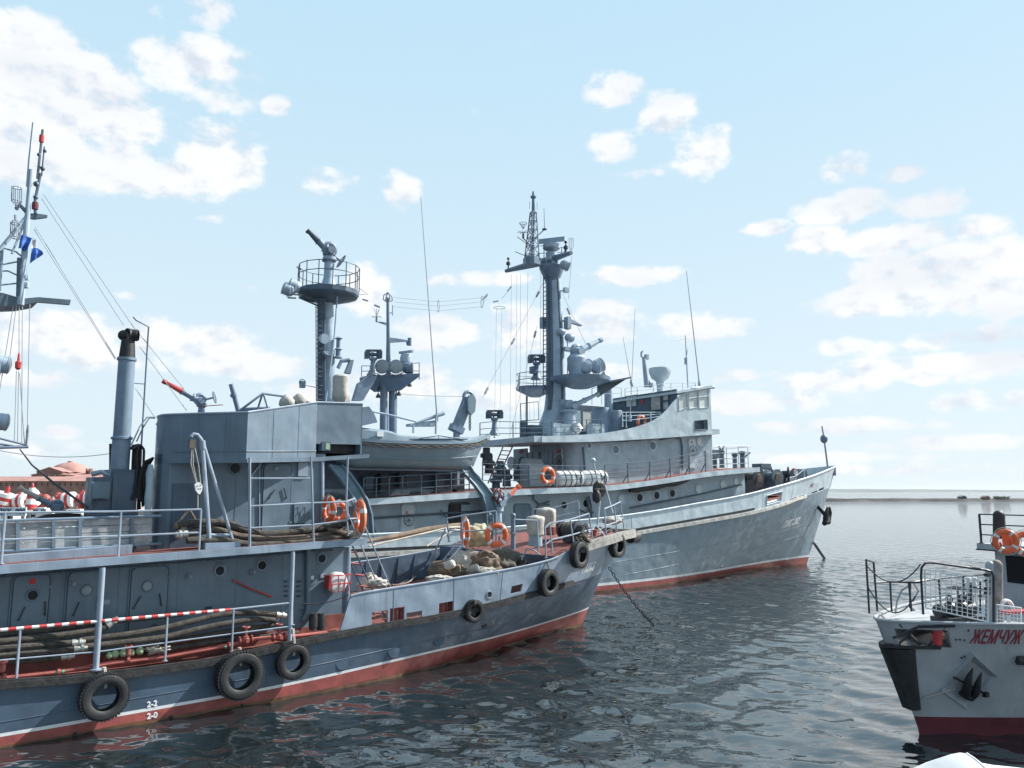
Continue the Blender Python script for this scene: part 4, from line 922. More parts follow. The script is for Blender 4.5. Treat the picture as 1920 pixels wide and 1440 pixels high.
for i, (x, y, w, r, s_, m, lab) in enumerate([(838,1072,.9,.45,(1.2,1,.75),'canvas_brown','brown canvas heap on the well deck, leftmost of the pile'),(878,1060,1.4,.5,(1.0,1,.9),'canvas','pale canvas bundle at the top of the pile under the forecastle edge'),(908,1061,.9,.5,(1.0,1,.85),'canvas_brown','brown folded canvas in the middle of the well deck pile'),(940,1055,1.5,.6,(1.2,1,.7),'rope_dark','dark netting heap in shadow at the right end of the pile'),(905,1072,.35,.26,(1.8,.8,.5),'canvas','white cloth spilling against the bulwark top below the pile'),(822,1085,.4,.22,(1.7,.8,.45),'canvas','crumpled white cloth at the left edge of the canvas pile')]):
    heap(N.P(x, y, w), r, s_, m, 'canvas_heap', lab, 'canvas', i+11)
for i, (x, y) in enumerate([(835,1062),(850,1074),(880,1070),(900,1056),(860,1058),(915,1074)]):
    g = G(); c = N.P(x, y, .55); d = V((random.uniform(-1,1), random.uniform(-1,1), .3)).normalized(); g.lathe(c, d, [(.1,0),(.13,.1),(.13,.25),(.09,.3),(.001,.31)], 12); tag(build(g, 'canvas_roll', 'canvas_brown' if i % 2 else 'canvas'), 'short canvas roll tossed on the well deck pile', 'canvas', 'canvas rolls on the well deck pile')
# bollards seen through the freeing ports
for x, y in [(745,1160),(838,1146)]:
    p = N.P(x, y, .35); p.z = zd(N.loc(p)[0]); g = G()
    for d in (-.15, .15): g.lathe(p+N.u*d, ZV, [(.12,0),(.11,.3),(.15,.31),(.15,.37),(.01,.38)], 14)
    g.obox(p+ZV*.02, N.u*.32, N.n*.14, ZV*.03); build(g, 'bollard', 'pipe_red', near)
# black rubber pads by the bulwark end
for x in (587, 601):
    p = N.P(x, 1181, .5); g = G(); g.cyl(p, p+ZV*.42, .1, n=14); g.cyl(p+ZV*.08, p+ZV*.34, .115, n=14); tag(build(g, 'rubber_fender', 'black_rubber'), 'squat black rubber fender standing on the red side deck', 'fender', 'pair of black fenders on the side deck')
# tan rolled awning and poles across to the far ship
g = G(); g.tube([N.P(672,1018,4.5), N.P(740,1006,4.8), N.P(800,993,5.2), N.P(850,986,5.5), N.P(880,981,5.7)], [.06,.09,.11,.1,.05], 10)
tag(build(g, 'rolled_awning', 'canvas_brown'), 'long tan rolled awning slung behind the well deck', 'awning')
g = G(); g.tube([N.P(692,1024,4.4), N.P(800,999,4.9), N.P(836,990,5.3)], .03, 8); g.tube([N.P(800,1024,4.6), N.P(855,992,5.0)], .03, 8); g.tube([N.P(836,990,5.3), N.P(905,986,5.5)], .05, 8)
tag(build(g, 'spare_poles', 'rope'), 'thin pale spars lashed together behind the well deck', 'spars')
# ---- forecastle gear (standing on the red deck)
railing(near, [(N.P(842,1016,.9), N.P(838,972,.9)), (N.P(868,1026,.6), N.P(866,967,.6)), (N.P(930,1028,.12), N.P(930,958,.12))], (1., .5))
railing(near, [(N.P(965,1030,.3), N.P(964,974,.3)), (N.P(1010,1032,.1), N.P(1007,976,.1))], (1.,))
railing(near, [(N.P(1024,1046,.05), N.P(1022,990,.05)), (N.P(1036,1038,.05), N.P(1031,981,.05)), (N.P(1077,1026,.1), N.P(1069,974,.1)), (N.P(1112,1017,.5), N.P(1104,963,.5))], (1., .45), r=.026)
railing(near, [(N.P(1137,1006,1.), N.P(1133,954,1.)), (N.P(1157,1001,1.5), N.P(1151,947,1.5)), (N.P(1170,991,2.), N.P(1163,941,2.))], (1., .4), r=.026)
railing(near, [(N.P(1086,990,4.9), N.P(1085,939,4.9)), (N.P(1042,996,5.4), N.P(1041,951,5.4)), (N.P(1000,1003,5.8), N.P(1000,955,5.8))], (1., .6), r=.018)
g = G(); g.tube([N.P(1012,1040,.08), N.P(1002,1062-30,.1), N.P(988,1028,.3), N.P(978,1050,.4)], .025, 8); build(g, 'hoop_rail', 'near_rail', near)
ladder(near, N.P(806,1082,3.6), N.P(858,1016,3.6), N.P(828,1066,3.0), N.P(870,1018,3.0), 6, 'near_rail', None, .025)
g = G(); g.tube([N.P(842,1016,1.2), N.P(836,990,1.4), N.P(820,985+40,1.8), N.P(800,1060,2.2)], .022, 8); build(g, 'ladder_handrail', 'near_rail', near)
def onf(x, y): return atz(x, y, 3.1)
p = N.P(962,1030,.35); h = N.P(962,970,.35); g = G(); g.tube([p, h], .075, 10); g.ball(h+ZV*.05, .09, 12, 8); g.obox(p+ZV*.5, N.u*.1, N.n*.1, ZV*.02); build(g, 'mooring_post', 'near_paint', near)
g = G(); g.tube([N.P(923,1028,.22), N.P(923,965,.22)], .04, 8); g.tube([N.P(936,1005,.2), N.P(937,1030,.2)], .03, 8); build(g, 'buoy_stand', 'near_paint', near)
heap(N.P(897,1004,1.4), .4, (1.15,.9,.85), 'canvas_yellow', 'canvas_cover', 'yellowish wrinkled canvas cover behind the round lifebuoy', 'canvas', 8, .2)
def shroud(base, w0, w1, h, m, lab, hbase=.35, bm='mast_light', seed=0):
    o = empty('covered_capstan', base, lab, 'covered gear'); g = G(); g.lathe(base, ZV, [(w0*.85,0),(w0*.8,hbase),(w0*.55,hbase+.02)], 18); build(g, 'drum', bm, o); g = G(); rows = []
    for j in range(13):
        t = j/12; z = hbase*.75+(h-hbase*.75)*t; r = w0+(w1-w0)*t; row = []
        if t > .85: r *= math.sqrt(max(.02, 1-((t-.85)/.15)**2))
        for k in range(28):
            a = 2*pi*k/28; d = V((cos(a), sin(a), 0)); f = 1+.16*NZ.noise(V((d.x*2.2+seed, d.y*2.2, t*1.6)))+.07*NZ.noise(V((d.x*6, d.y*6+seed, t*3)))
            row.append(base+ZV*(z+.05*NZ.noise(V((d.x*3, d.y*3, seed)))*(1-t))+d*r*f)
        rows.append(row)
    g.loft(rows, True); g.ngon(rows[-1]); build(g, 'canvas_hood', m, o, 50); return o
p = N.P(1004,1024,.9); hh = N.P(1000,966,.9).z-p.z; shroud(p, .27, .3, hh, 'canvas', 'canvas-hooded capstan with grey drum showing, nearer of two on the near bow', .5, seed=2)
p = N.P(1024,1003,2.6); hh = N.P(1024,951,2.6).z-p.z; shroud(p, .36, .34, hh, 'canvas', 'taller square canvas-hooded capstan standing behind on the near bow', .25, 'deck_red', seed=5)
g = G(); p = N.P(1046,994,2.2); g.obox(p, N.u*.45, N.n*.25, ZV*.12); g.obox(p+N.u*.2+ZV*.1, N.u*.12, N.n*.2, ZV*.14); build(g, 'winch_bed', 'pipe_red', near)
wl = empty('windlass', N.P(1072,1016,1.2), 'black windlass wrapped with mooring rope on the near bow', 'windlass'); c = WORLD[wl]
g = G(); c2 = N.P(1072,993,1.2); ax = (N.n*.8+N.u*.2).normalized()
for d, r in ((-.42,.3),(-.32,.2),(0,.2),(.28,.2),(.34,.32),(.42,.32)): pass
g.lathe(c2-ax*.45, ax, [(.3,0),(.3,.08),(.17,.1),(.15,.4),(.17,.6),(.31,.62),(.31,.72),(.2,.74),(.17,.95),(.24,1.0)], 18); build(g, 'drum', 'dark_metal', wl)
g = G(); g.hexa([q+d for d in (V((0,0,0)), ZV*(c2.z-c.z)) for q in (c-N.u*.25-N.n*.2, c+N.u*.25-N.n*.2, c+N.u*.25+N.n*.2, c-N.u*.25+N.n*.2)]); build(g, 'bed', 'dark_metal', wl)
g = G()
for k in range(9): g.torus(c2-ax*(.3-.05*k), ax, .21+.02*(k % 3), .03, 18, 6)
g.tube([c2+N.n*.3, c2+N.n*.34-ZV*.3, N.P(1084,1018,.2), N.P(1090,1010,.0)], .03, 6); build(g, 'wound_rope', 'rope_dark', wl)
for i, (x, y, w) in enumerate([(1115,1003,1.6),(1140,992,2.4),(1098,1012,1.4),(1122,1006,3.2)]):
    p = N.P(x, y, w); p.z = 3.35; g = G(); g.lathe(p, ZV, [(.14,0),(.1,.04),(.08,.22),(.13,.24),(.13,.29),(.01,.3)], 12); g.cyl(p-N.u*.22+ZV*.16, p+N.u*.22+ZV*.16, .03, n=6); build(g, 'bitt', 'dark_metal' if i % 2 else 'pipe_red', near)
g = G(); g.tube([N.P(x, y, w) for x, y, w in [(1090,1014,.8),(1104,1006,1.4),(1118,998,2.),(1130,990,2.6)]], .035, 6); g.tube([N.P(x, y, w) for x, y, w in [(1078,1016,.7),(1094,1018,.7),(1110,1010,1.2),(1128,1002,1.6),(1146,992,2.2)]], .03, 6)
tag(build(g, 'mooring_rope', 'rope_dark'), 'dark mooring rope lying loose across the red bow deck', 'rope')
g = G(); g.tube([N.P(1135,1006,1.2), N.P(1118,985,2.4)], .022, 6); g.tube([N.P(1100,1008,1.4), N.P(1116,986,2.2)], .022, 6); g.box(N, 18.6, 19.6, 2.4, 4.2, 3.42, 3.5); build(g, 'hatch_frame', 'far_light', near)
heap(N.P(1148,976,3.2), .3, (1.3,1,.5), 'canvas', 'canvas_cover', 'whitish canvas bundle right at the tip of the near bow', 'canvas', 21, .2)
g = G(); g.tube([N.P(1090,1000,.2), N.P(1096,985,.3), N.P(1104,998,.25), N.P(1098,1010,.15), N.P(1108,1015,.12)], .03, 6)
for k in range(6): g.torus(N.P(1092+k*2,1004+k*2,.1), (1,.4,k-3), .08, .03, 10, 6)
tag(build(g, 'rope_knot', 'rope_dark'), 'knotted dark rope slung over the bow rail above a tyre', 'rope')
def chain(a, b, lab, link=.16, sagd=.15, r=.017):
    pts = sag(a, b, sagd, max(6, int((b-a).length/(link*.72)))); g = G()
    for i, (p, q) in enumerate(zip(pts, pts[1:])):
        d = (q-p).normalized(); x = d.cross(ZV).normalized(); y = x.cross(d); s_ = x if i % 2 else y; c = (p+q)/2
        loop = [c+d*(link*.5*cos(t))+s_*(link*.3*sin(t)) for t in [2*pi*k/10 for k in range(11)]]; g.tube(loop, r, 5, False)
    return tag(build(g, 'anchor_chain', 'dark_metal'), lab, 'chain')
chain(Ns(nup(19.6, .12))+N.n*.1, atz(1228,1174,-.05), 'rusty dark anchor chain running from the near bow down into the water')
# ---------------------------------------------------------------- the far ship
F = Frame(4.428, 41.290, 33.0); FB = 8.2; FK = 24.7
far = empty('rescue_ship', F.L(3, FB/2, 0), 'long light-grey rescue ship with tall mast and swept bridge wing behind the near boat', 'ship')
fwl = lambda s: interp([1,4.6,9.2,13,17,20,21.7], [0,.45,1.5,2.7,3.6,4.0,4.1], s)
fkw = lambda s: interp([11,13,15,17.3,20,22.5,24.7], [0,.14,.45,1.1,2.05,3.1,4.1], s)
fkz = lambda s: interp([-20,-6,.1,3.2,7.4,11,14.5,17,20,24.7], [2.35,2.42,2.64,2.93,3.35,3.73,4.2,4.57,4.85,5.3], s)
ftw = lambda s: interp([12,14.5,18.2,20.8,23.2,24.8,25.5], [0,.2,1.0,1.85,2.85,3.65,4.1], s)
ftz = lambda s: interp([-20,-6,-1.5,0,3.2,7.4,10.2,14.6,18.2,22.9,25.5], [3.1,3.3,3.56,3.64,3.9,4.38,4.7,5.39,5.92,6.57,6.86], s)
fboot = lambda s: interp([-20,0,10,21.7], [.3,.30,.38,.52], s)
def fa(k): return (k if k <= 8 else k-(k-8)/16.7*3.0)
def fshell(k, z):
    s0 = fa(k); kz = fkz(k)
    if z <= 0: return (s0+z*.25, fwl(s0)-z*.04, z)
    t = min(1, z/kz); return (s0+(k-s0)*t, fkw(k)+(fwl(s0)-fkw(k))*(1-t)**1.3, z)
def fup(k, t):
    s1 = k if k <= 12 else k+(k-12)/12.7*.8; a, b = (k, fkw(k), fkz(k)), (s1, ftw(s1), ftz(s1)); return tuple(a[i]+(b[i]-a[i])*t for i in range(3))
def Fs(q, port=False, dw=0): return F.L(q[0], FB-q[1]-dw if port else q[1]+dw, q[2])
fks = breaks(-20, 8, 2)[:-1]+breaks(8, FK, .42)
g = G()
def fband(mi, f0, f1, n=1):
    g.mat(mi)
    for port in (False, True): g.loft([[Fs(fshell(k, f0(k)+(f1(k)-f0(k))*i/n), port) for k in fks] for i in range(n+1)])
fband(0, lambda k: -.7, lambda k: .07+.04*NZ.noise(V((k*.9,1,0)))); fband(1, lambda k: .07+.04*NZ.noise(V((k*.9,1,0))), lambda k: fboot(fa(k))); fband(2, lambda k: fboot(fa(k)), lambda k: fboot(fa(k))+.13); fband(3, lambda k: fboot(fa(k))+.13, lambda k: fkz(k)-.0, 6)
g.mat(3); g.ngon([F.L(-20, w_, z) for w_, z in ((0,-.7),(FB,-.7),(FB,2.3),(0,2.3))])
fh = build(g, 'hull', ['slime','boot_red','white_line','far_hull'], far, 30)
bvF = BVHTree.FromPolygons([v+V((0,0,0)) for v in g.v], g.f)
for dz in (.62, 1.35):
    g = G(); g.tube([Fs(fshell(k, dz+.075*max(0,fa(k)-0)), dw=-.007) for k in fks if -2 < k < 23], .006, 5); build(g, 'weld_seam', 'far_hull', fh)
# bulwark, with oblong scuppers and the mooring opening
FH = []
for x0, y0, x1, y1, w_ in [(1437,925,1465,943,.3),(1484,934,1498,940,.5),(1502,929,1514,935,.6),(1528,921,1539,928,1.2),(1541,915,1551,921,1.6),(1519,907,1525,915,1.0),(1370,966,1419,959,.1)]:
    a, b = F.S(x0, (y0+y1)/2, w_), F.S(x1, (y0+y1)/2, w_); k = lambda s: s if s < 12 else (s+.8*12/12.7*.5)/(1+.8/12.7*.5)
    FH.append((x0, x1, y0, y1, a, b, w_))
HH = []
for x0, x1, y0, y1, a, b, w_ in FH[:6]:
    k0, k1 = [min(((abs((O+(Fs(fup(kk/20, .5))-O)*1-O).dot(V((1,0,0)))/((Fs(fup(kk/20, .5))-O).dot(FW))*FPX+CX-x)), kk/20) for kk in range(160, 490))[1] for x in (x0, x1)]
    km = (k0+k1)/2
    def py(t): d = Fs(fup(km, t))-O; return CY-FPX*d.dot(UP)/d.dot(FW)
    tt = [min((abs(py(j/100)-y), j/100) for j in range(101))[1] for y in (y1, y0)]
    HH.append((k0, max(k1, k0+.15), max(.03, tt[0]), max(tt[1], tt[0]+.05)))
us_ = breaks(-20, 6, 2)[:-1]+breaks(6, FK, .42, [h[0] for h in HH]+[h[1] for h in HH]); vs_ = sorted(set([0,.05,.3,.5,.7,.9,1.]+[h[2] for h in HH]+[h[3] for h in HH]))
g = G()
for port in (False, True): holey(g, lambda k, t: Fs(fup(k, t), port, -.004), lambda k, t: Fs(fup(k, t), port, .05), us_, vs_, [] if port else HH)
fbw = build(g, 'bulwark', 'far_light', far, 30)
g = G()
for port in (False, True): g.tube([Fs(fup(k, 1), port)+ZV*.0 for k in us_], .06, 6)
build(g, 'bulwark_rail', 'far_light', fbw)
for k in (2.2, 12.6, 15.9): g = G(); g.tube([Fs(fup(k, t), dw=-.004) for t in (.02,.5,.98)], .011, 5); build(g, 'weld_seam', 'far_paint', fbw)
for h in HH[:1]:
    g = G(); L_ = [Fs(fup(k, t), dw=-.02) for k, t in ((h[0],h[2]),(h[1],h[2]),(h[1],h[3]),(h[0],h[3]))]; g.tube(L_+[L_[0]], .035, 6); g.tube([Fs(fup(h[0]+.05, h[2]+.08), dw=.1), Fs(fup(h[1]-.05, h[2]+.08), dw=.1)], .07, 8); build(g, 'mooring_port', 'far_light', fbw)
def fout(k, port=False):
    a, b = Fs(fup(max(k-.2,-20), 0), port), Fs(fup(min(k+.2, FK), 0), port); d = (b-a).normalized(); v = V((d.y,-d.x,0)); return -v if port else v
for nm, m, h0, h1, t0, t1, k1 in (('rubbing_strake','strake',-.1,.07,-.02,.1,18.6),('strake_gap','black',.11,.24,-.01,.02,12.0)):
    g = G()
    for port in (False, True):
        kk = [k for k in us_ if k < k1]; sweep(g, [Fs(fup(k, 0), port) for k in kk], [fout(k, port) for k in kk], h0, h1, t0, t1)
    build(g, nm, m, far)
# anchor in its pocket and its stub chain
an = empty('anchor', F.P(1538,965,3.3), 'black stockless anchor housed at the far ship bow', 'anchor'); c = WORLD[an]
g = G(); D = (F.n*.9+F.u*.5).normalized(); X = (F.u*.9-F.n*.45).normalized()
q = lambda a, b, d=.25: c+X*(a*1.3)+ZV*(b*1.25)+D*(d*1.1)
g.tube([q(-.15,.45,-.1), q(0,.1,.2), q(.05,-.2,.35)], .13, 8); g.obox(q(.05,-.25,.35), X*.5, D*.16, ZV*.2)
for s_ in (-1, 1): g.tube([q(.05+s_*.42,-.35,.35), q(.1+s_*.5,.1,.45), q(.08+s_*.34,.42,.5)], [.19,.17,.06], 8); g.ball(q(.05+s_*.45,-.4,.35), .2, 10, 7)
g.ball(q(.55,.0,.4), .17, 10, 7); g.ball(q(-.4,-.45,.3), .17, 10, 7); build(g, 'flukes', 'black', an)
g = G(); g.lathe(q(-.3,.55,-.55), D, [(.5,0),(.5,.25),(.42,.42),(.3,.42),(.25,0)], 18); build(g, 'hawse_pipe', 'far_hull', far)
chain(F.P(1526,1018,4.0), atz(1546,1047,-.02), 'short dark anchor chain entering the water under the far bow', .3, .02, .035)
hA, hB = [bvF.ray_cast(O, ray(*q_).normalized())[0] for q_ in ((1464,991),(1502,979))]
lettering('ПЖС-282', .62, hA, hB-hA, ZV, 'letter_white', far, shear=.45, bvh=bvF, dirn=-F.n, sx=1.06, bold=.03)
# decks and superstructure
zu2 = lambda s: interp([-14,-4.3,.4,4,7.9,10,12.4], [4.62,5.13,5.30,5.63,6.1,6.28,6.45], s)
zmd = lambda s: fkz(s)-.1
g = G(); kk = [k for k in us_ if k < 23.5]; g.loft([[Fs((k, fkw(k)+.1, fkz(k)+.25), p) for p in (False, True)] for k in kk]); g.loft([[Fs((k, fkw(k)+.1, fkz(k)+.15), p) for p in (False, True)] for k in kk]); build(g, 'main_deck', 'deck_red', far)
def tier(g, s0, s1, w0, w1, zlo, zhi, rad=0, n=16):
    pl = [(s0+(s1-s0)*i/n, w0) for i in range(n+1)] if not rad else [(s0+rad*(1-sin(a)), w0+rad*(1-cos(a))) for a in [pi/2*(1-(i/6)) for i in range(7)][::1]]
    if rad: pl = [(s0+rad-rad*cos(pi/2*i/6), w0+rad-rad*sin(pi/2*i/6)) for i in range(7)]+[(s0+rad+(s1-s0-rad)*i/n, w0) for i in range(1, n+1)]
    full = pl+[(s, w1-(w_-w0)) for s, w_ in pl[::-1]]
    g.loft([[F.L(s, w_, zlo(s)) for s, w_ in full], [F.L(s, w_, zhi(s)) for s, w_ in full]], True)
    g.loft([[F.L(s, w_, zhi(s)), F.L(s, w1-(w_-w0), zhi(s))] for s, w_ in pl])
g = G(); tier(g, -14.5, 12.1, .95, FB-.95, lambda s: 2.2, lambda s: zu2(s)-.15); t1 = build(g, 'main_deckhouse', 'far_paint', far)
def slab(s0, s1, w0, w1, z, th, m, name, par, n=16, top='deck_red'):
    g = G(); ss = [s0+(s1-s0)*i/n for i in range(n+1)]
    g.loft([[F.L(s, w0, z(s)-th), F.L(s, w0, z(s)), F.L(s, w1, z(s)), F.L(s, w1, z(s)-th)] for s in ss], True); g.ngon([F.L(s0, a, z(s0)-b) for a, b in ((w0,0),(w1,0),(w1,th),(w0,th))]); g.ngon([F.L(s1, a, z(s1)-b) for a, b in ((w0,0),(w1,0),(w1,th),(w0,th))]); o = build(g, name, m, par)
    if top: g = G(); g.loft([[F.L(s, w0+.1, z(s)+.006), F.L(s, w1-.1, z(s)+.006)] for s in ss]); build(g, 'deck_paint', top, o)
    return o
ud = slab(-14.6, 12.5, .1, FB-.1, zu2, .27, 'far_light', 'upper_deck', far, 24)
g = G(); tier(g, -14.5, -6.6, 2.4, FB-1.5, lambda s: zu2(s), lambda s: 6.5); t1b = build(g, 'boat_deckhouse', 'far_dark', far)  # darker copy of the ship's paint: deep shade below the boat put into colour
slab(-14.6, -6.4, 2.1, FB-1.2, lambda s: 6.6, .12, 'far_dark', 'boat_deckhouse_roof', far, 4, None)
zb2 = lambda s: interp([-5,0,4,9.9], [7.75,7.92,8.2,8.72], s)
g = G(); tier(g, -.3, 10.1, 1.6, FB-1.6, lambda s: zu2(s)-.05, lambda s: zb2(s)-.2, 1.1); t2 = build(g, 'bridge_deckhouse', 'far_paint', far)
slab(-3.2, 10.3, 1.15, FB-1.15, zb2, .3, 'far_light', 'bridge_deck', far, 16, None)
# portholes and doors of the main deckhouse
FP = [(1057,947,.95,.19,'port_glass'),(1098,944,.95,.2,'port_glass'),(1165,937,.95,.2,'far_light'),(1199,933,.95,.22,'port_glass'),(1231,929,.95,.22,'port_glass'),(1260,925,.95,.22,'port_glass'),(1310,917,.95,.22,'pale_sky_pane'),(1356,909,.95,.22,'pale_sky_pane'),(1381,904,.95,.2,'pale_sky_pane')]
for x, y, w_, r, gl in FP: porthole(t1, F.P(x, y, w_), F.n, r, 'far_light', gl)
for x, y, r, gl in [(1154,843,.22,'far_teal'),(1223,836,.24,'far_teal'),(1312,828,.23,'pale_sky_pane'),(1104,835,.15,'far_teal')]: porthole(t2, F.P(x, y, 1.6), F.n, r, 'far_light', gl)
def fdoor(par, x0, x1, y0, y1, w_, m, mk=None, wh=None, **k):
    s0, s1 = F.S(x0, (y0+y1)/2, w_), F.S(x1, (y0+y1)/2, w_); z0, z1 = F.Zc((x0+x1)/2, y1, w_), F.Zc((x0+x1)/2, y0, w_); f = lambda q: (lambda l: (l[0], l[2]))(F.loc(F.P(q[0], q[1], w_)))
    return door(par, F, s0, s1, z0, z1, w_, m, (), None, mark=f(mk) if mk else None, wheel=f(wh)+(wh[2],) if wh else None, r=.13, **k)
fdoor(t1, 752, 775, 946, 1000, .95, 'far_light', (762,961), (765,975,.25), markm='orange')
d_ = fdoor(t1, 842, 880, 944, 995, .95, 'black')
g = G(); a, b = F.S(863,965,.95), F.S(882,965,.95); g.box(F, a, b, .86, .92, F.Zc(870,993,.95), F.Zc(870,946,.95)); dl = build(g, 'open_leaf', 'far_paint', d_); g = G(); g.torus(F.P(874,967,.8), F.n, .22, .015, 16, 6); build(g, 'handwheel', 'far_dark', dl)
fdoor(t1, 964, 994, 946, 1000, .95, 'far_teal'); fdoor(t2, 1291, 1304, 824, 878, 1.6, 'far_light', (1296,829), (1297,845,.3))
for l, w_, r in (([(1240,824),(1262,820),(1276,822),(1279,835),(1280,882)],1.52,.05), ([(1093,838),(1096,870),(1098,905)],1.5,.06), ([(690,972),(760,967),(840,962),(912,958)],.85,.05), ([(1100,829),(1180,827),(1260,819),(1322,813)],1.5,.035), ([(700,985),(704,1000)],.85,.04), ([(826,955),(832,966),(846,972)],.85,.02)):
    g = G(); g.tube([F.P(x, y, w_) for x, y in l], r, 8); build(g, 'service_pipe', 'far_dark', far)
for l in ([(999,925),(1001,937),(1012,946),(1030,946)], [(1030,940),(1010,948),(1004,956),(1003,966)], [(1104,930),(1108,946),(1109,975)], [(1100,933),(1104,955),(1112,962)], [(1182,952),(1320,925),(1392,908)], [(1085,955),(1100,961),(1112,960)]): g = G(); g.tube([F.P(x, y, .84) for x, y in l], .045, 8); build(g, 'service_pipe', 'far_dark', far)
# rolled gear under the deck edge
g = G(); pts = [F.P(1180+i*14, 920-i*2.6-(i % 3), .5) for i in range(9)]; g.tube(pts, [.1,.2,.24,.22,.25,.22,.24,.22,.12], 9); tag(build(g, 'rolled_gangway', 'black'), 'dark bundle stowed under the far ship deck edge above three dark portholes', 'bundle')
for i in range(0): pass
# aft bulkhead of the bridge house: doors, boxes, ladder
sA = -.34
def adoor(x0, x1, y0, y1, mk, wh, lab='door'):
    p = [F.PS(x, y, sA) for x, y in ((x0,y1),(x1,y1),(x1,y0),(x0,y0))]; c = sum(p, V((0,0,0)))/4; wx = abs((p[1]-p[0]).dot(F.n))/2; hz_ = abs((p[3]-p[0]).z)/2
    g = G(); g.obox(c-F.u*.04, F.n*wx, F.u*.05, ZV*hz_); d = build(g, lab, 'far_paint', t2)
    if mk: g = G(); g.obox(F.PS(mk[0], mk[1], sA-.1), F.n*.16, F.u*.012, ZV*.1); build(g, 'marking', 'bright_red', d)
    if wh:
        cc = F.PS(wh[0], wh[1], sA-.14); g = G(); g.torus(cc, F.u, .28, .02, 18, 6)
        for k in range(4): v = (F.n*cos(k*pi/4)+ZV*sin(k*pi/4))*.28; g.cyl(cc-v, cc+v, .012, n=5)
        build(g, 'handwheel', 'dark_metal', d)
adoor(965,990,842,902,(977,847),(978,866)); adoor(1040,1056,842,882,(1048,846),(1048,864))
for x0, x1 in ((992,1000),(1002,1012),(1017,1030),(1031,1038)): adoor(x0, x1, 848, 869, None, None, 'electric_box')
ladder(far, F.PS(915,906,-2.6), F.PS(948,826,-1.0), F.PS(928,907,-2.6), F.PS(966,827,-1.0), 10, 'bright_red', 'bright_red', .04)
g = G(); c = F.PS(958,868,-.8); g.torus(c, F.u, .33, .05, 20, 6); g.cyl(c-F.u*.03, c+F.u*.03, .3, n=20); build(g, 'vent_cowl', 'far_light', far)
c = F.PS(997,893,-1.5); g = G(); g.obox(c, F.n*.55, F.u*.5, ZV*.55); g.prism([c+ZV*.55+F.n*.55-F.u*.5, c+ZV*.55-F.n*.55-F.u*.5, c+ZV*.95-F.n*.2-F.u*.5, c+ZV*.95+F.n*.2-F.u*.5], F.u*1.); build(g, 'deck_locker', 'far_light', far)
g = G(); g.lathe(F.PS(980,890,-1.8), F.n*-1, [(.5,0),(.5,.1),(.4,.35),(.3,.5)], 20); build(g, 'vent_trunk', 'far_dark', far)
for i, (x, y, s_) in enumerate([(938,880,-3),(950,895,-2.5),(930,902,-3.2),(912,855,-4),(917,870,-4.2)]):
    g = G(); c = F.PS(x, y, s_); g.lathe(c-ZV*.5, ZV, [(.25,0),(.22,.4),(.34,.42),(.34,.6),(.2,.7),(.2,.95)], 12); build(g, 'deck_machine', 'dark_metal' if i > 2 else 'far_dark', far)
# deck-edge railings
def fp(x, y0, y1, w_): a = F.P(x, y0, w_); b = F.P(x, y1, w_); return (V((a.x, a.y, b.z)), a)
FR = [(905,895,920),(946,896,918),(992,895,916),(1042,895,914),(1089,895,912),(1134,892,908),(1177,889,903),(1218,885,900),(1256,880,895),(1292,872,890),(1322,866,886)]
FR = [(x, {0:0}.get(0)+y0-24 if False else y0, y1) for x, y0, y1 in FR]
rl_ = [(905,869,917),(946,871,917),(992,872,914),(1042,873,913),(1089,874,912),(1134,871,908),(1177,868,905),(1218,865,901),(1256,859,896),(1292,852,891),(1322,845,886)]
railing(far, [fp(x, y0, y1, .2) for x, y0, y1 in rl_], (1., .78, .56, .34), 'far_dark', .016, .03)
for x, y0, y1 in rl_[5:]:
    a, b = fp(x, y0, y1, .2); g = G(); g.tube([b.lerp(a,.55), a-F.u*.28-F.n*.1], .03, 6); build(g, 'rail_brace', 'far_dark', far)
railing(far, [fp(x, y0, y1, w_) for x, y0, y1, w_ in [(1333,840,884,1.2),(1362,838,881,1.2),(1384,838,880,1.2),(1402,838,878,.8)]]+[(F.L(12.3,4.1,6.45), F.L(12.3,4.1,7.6)), (F.L(12.3,7.4,6.45), F.L(12.3,7.4,7.6))], (1., .75, .5, .25), 'far_light', .016, .025)
railing(far, [fp(x, 897-(x-680)*.06, 936-(x-680)*.08, .2) for x in (682,706,730,755,790,818,846,880)], (1., .66, .33), 'far_dark', .02, .03)
railing(far, [fp(x, y0, y1, 1.2) for x, y0, y1 in [(900,793,822),(927,790,821),(962,791,820),(1018,792,818),(1034,790,818),(1100,787,816),(1127,787,812)]], (1., .6, .25), 'far_dark', .018, .028)
railing(far, [fp(x, y0, y1, 1.3) for x, y0, y1 in [(1167,773,800),(1174,773,801),(1220,773,792),(1238,773,786)]], (1., .75, .45), 'far_light', .018, .028)
g = G(); g.tube([F.P(1406,840,.9), F.P(1406,836,.9), F.P(1340,836,1.2)], .015, 6); build(g, 'top_wire', 'far_light', far)
for i, (x, y, w_) in enumerate([(1354,880,2),(1392,862,2.2),(1340,868,3.2),(1378,866,4)]):
    p = F.P(x, y, w_); p.z = 6.45; g = G(); g.lathe(p, ZV, [(.2,0),(.16,.1),(.15,.85),(.2,.9),(.2,1.05),(.03,1.1)], 12)
    if i == 0: g.tube([p+ZV*1.0, p+ZV*1.35-F.u*.25], .06, 6); g.tube([p+ZV*1.0, p+ZV*1.35+F.u*.25], .06, 6)
    if i == 1: g.tube([p+ZV*.6, p+ZV*1.0+F.u*.7], .07, 6)
    if i == 2: g.obox(p+ZV*.9, F.u*.5, F.n*.3, ZV*.25)
    build(g, 'deck_fitting', 'far_dark', far)
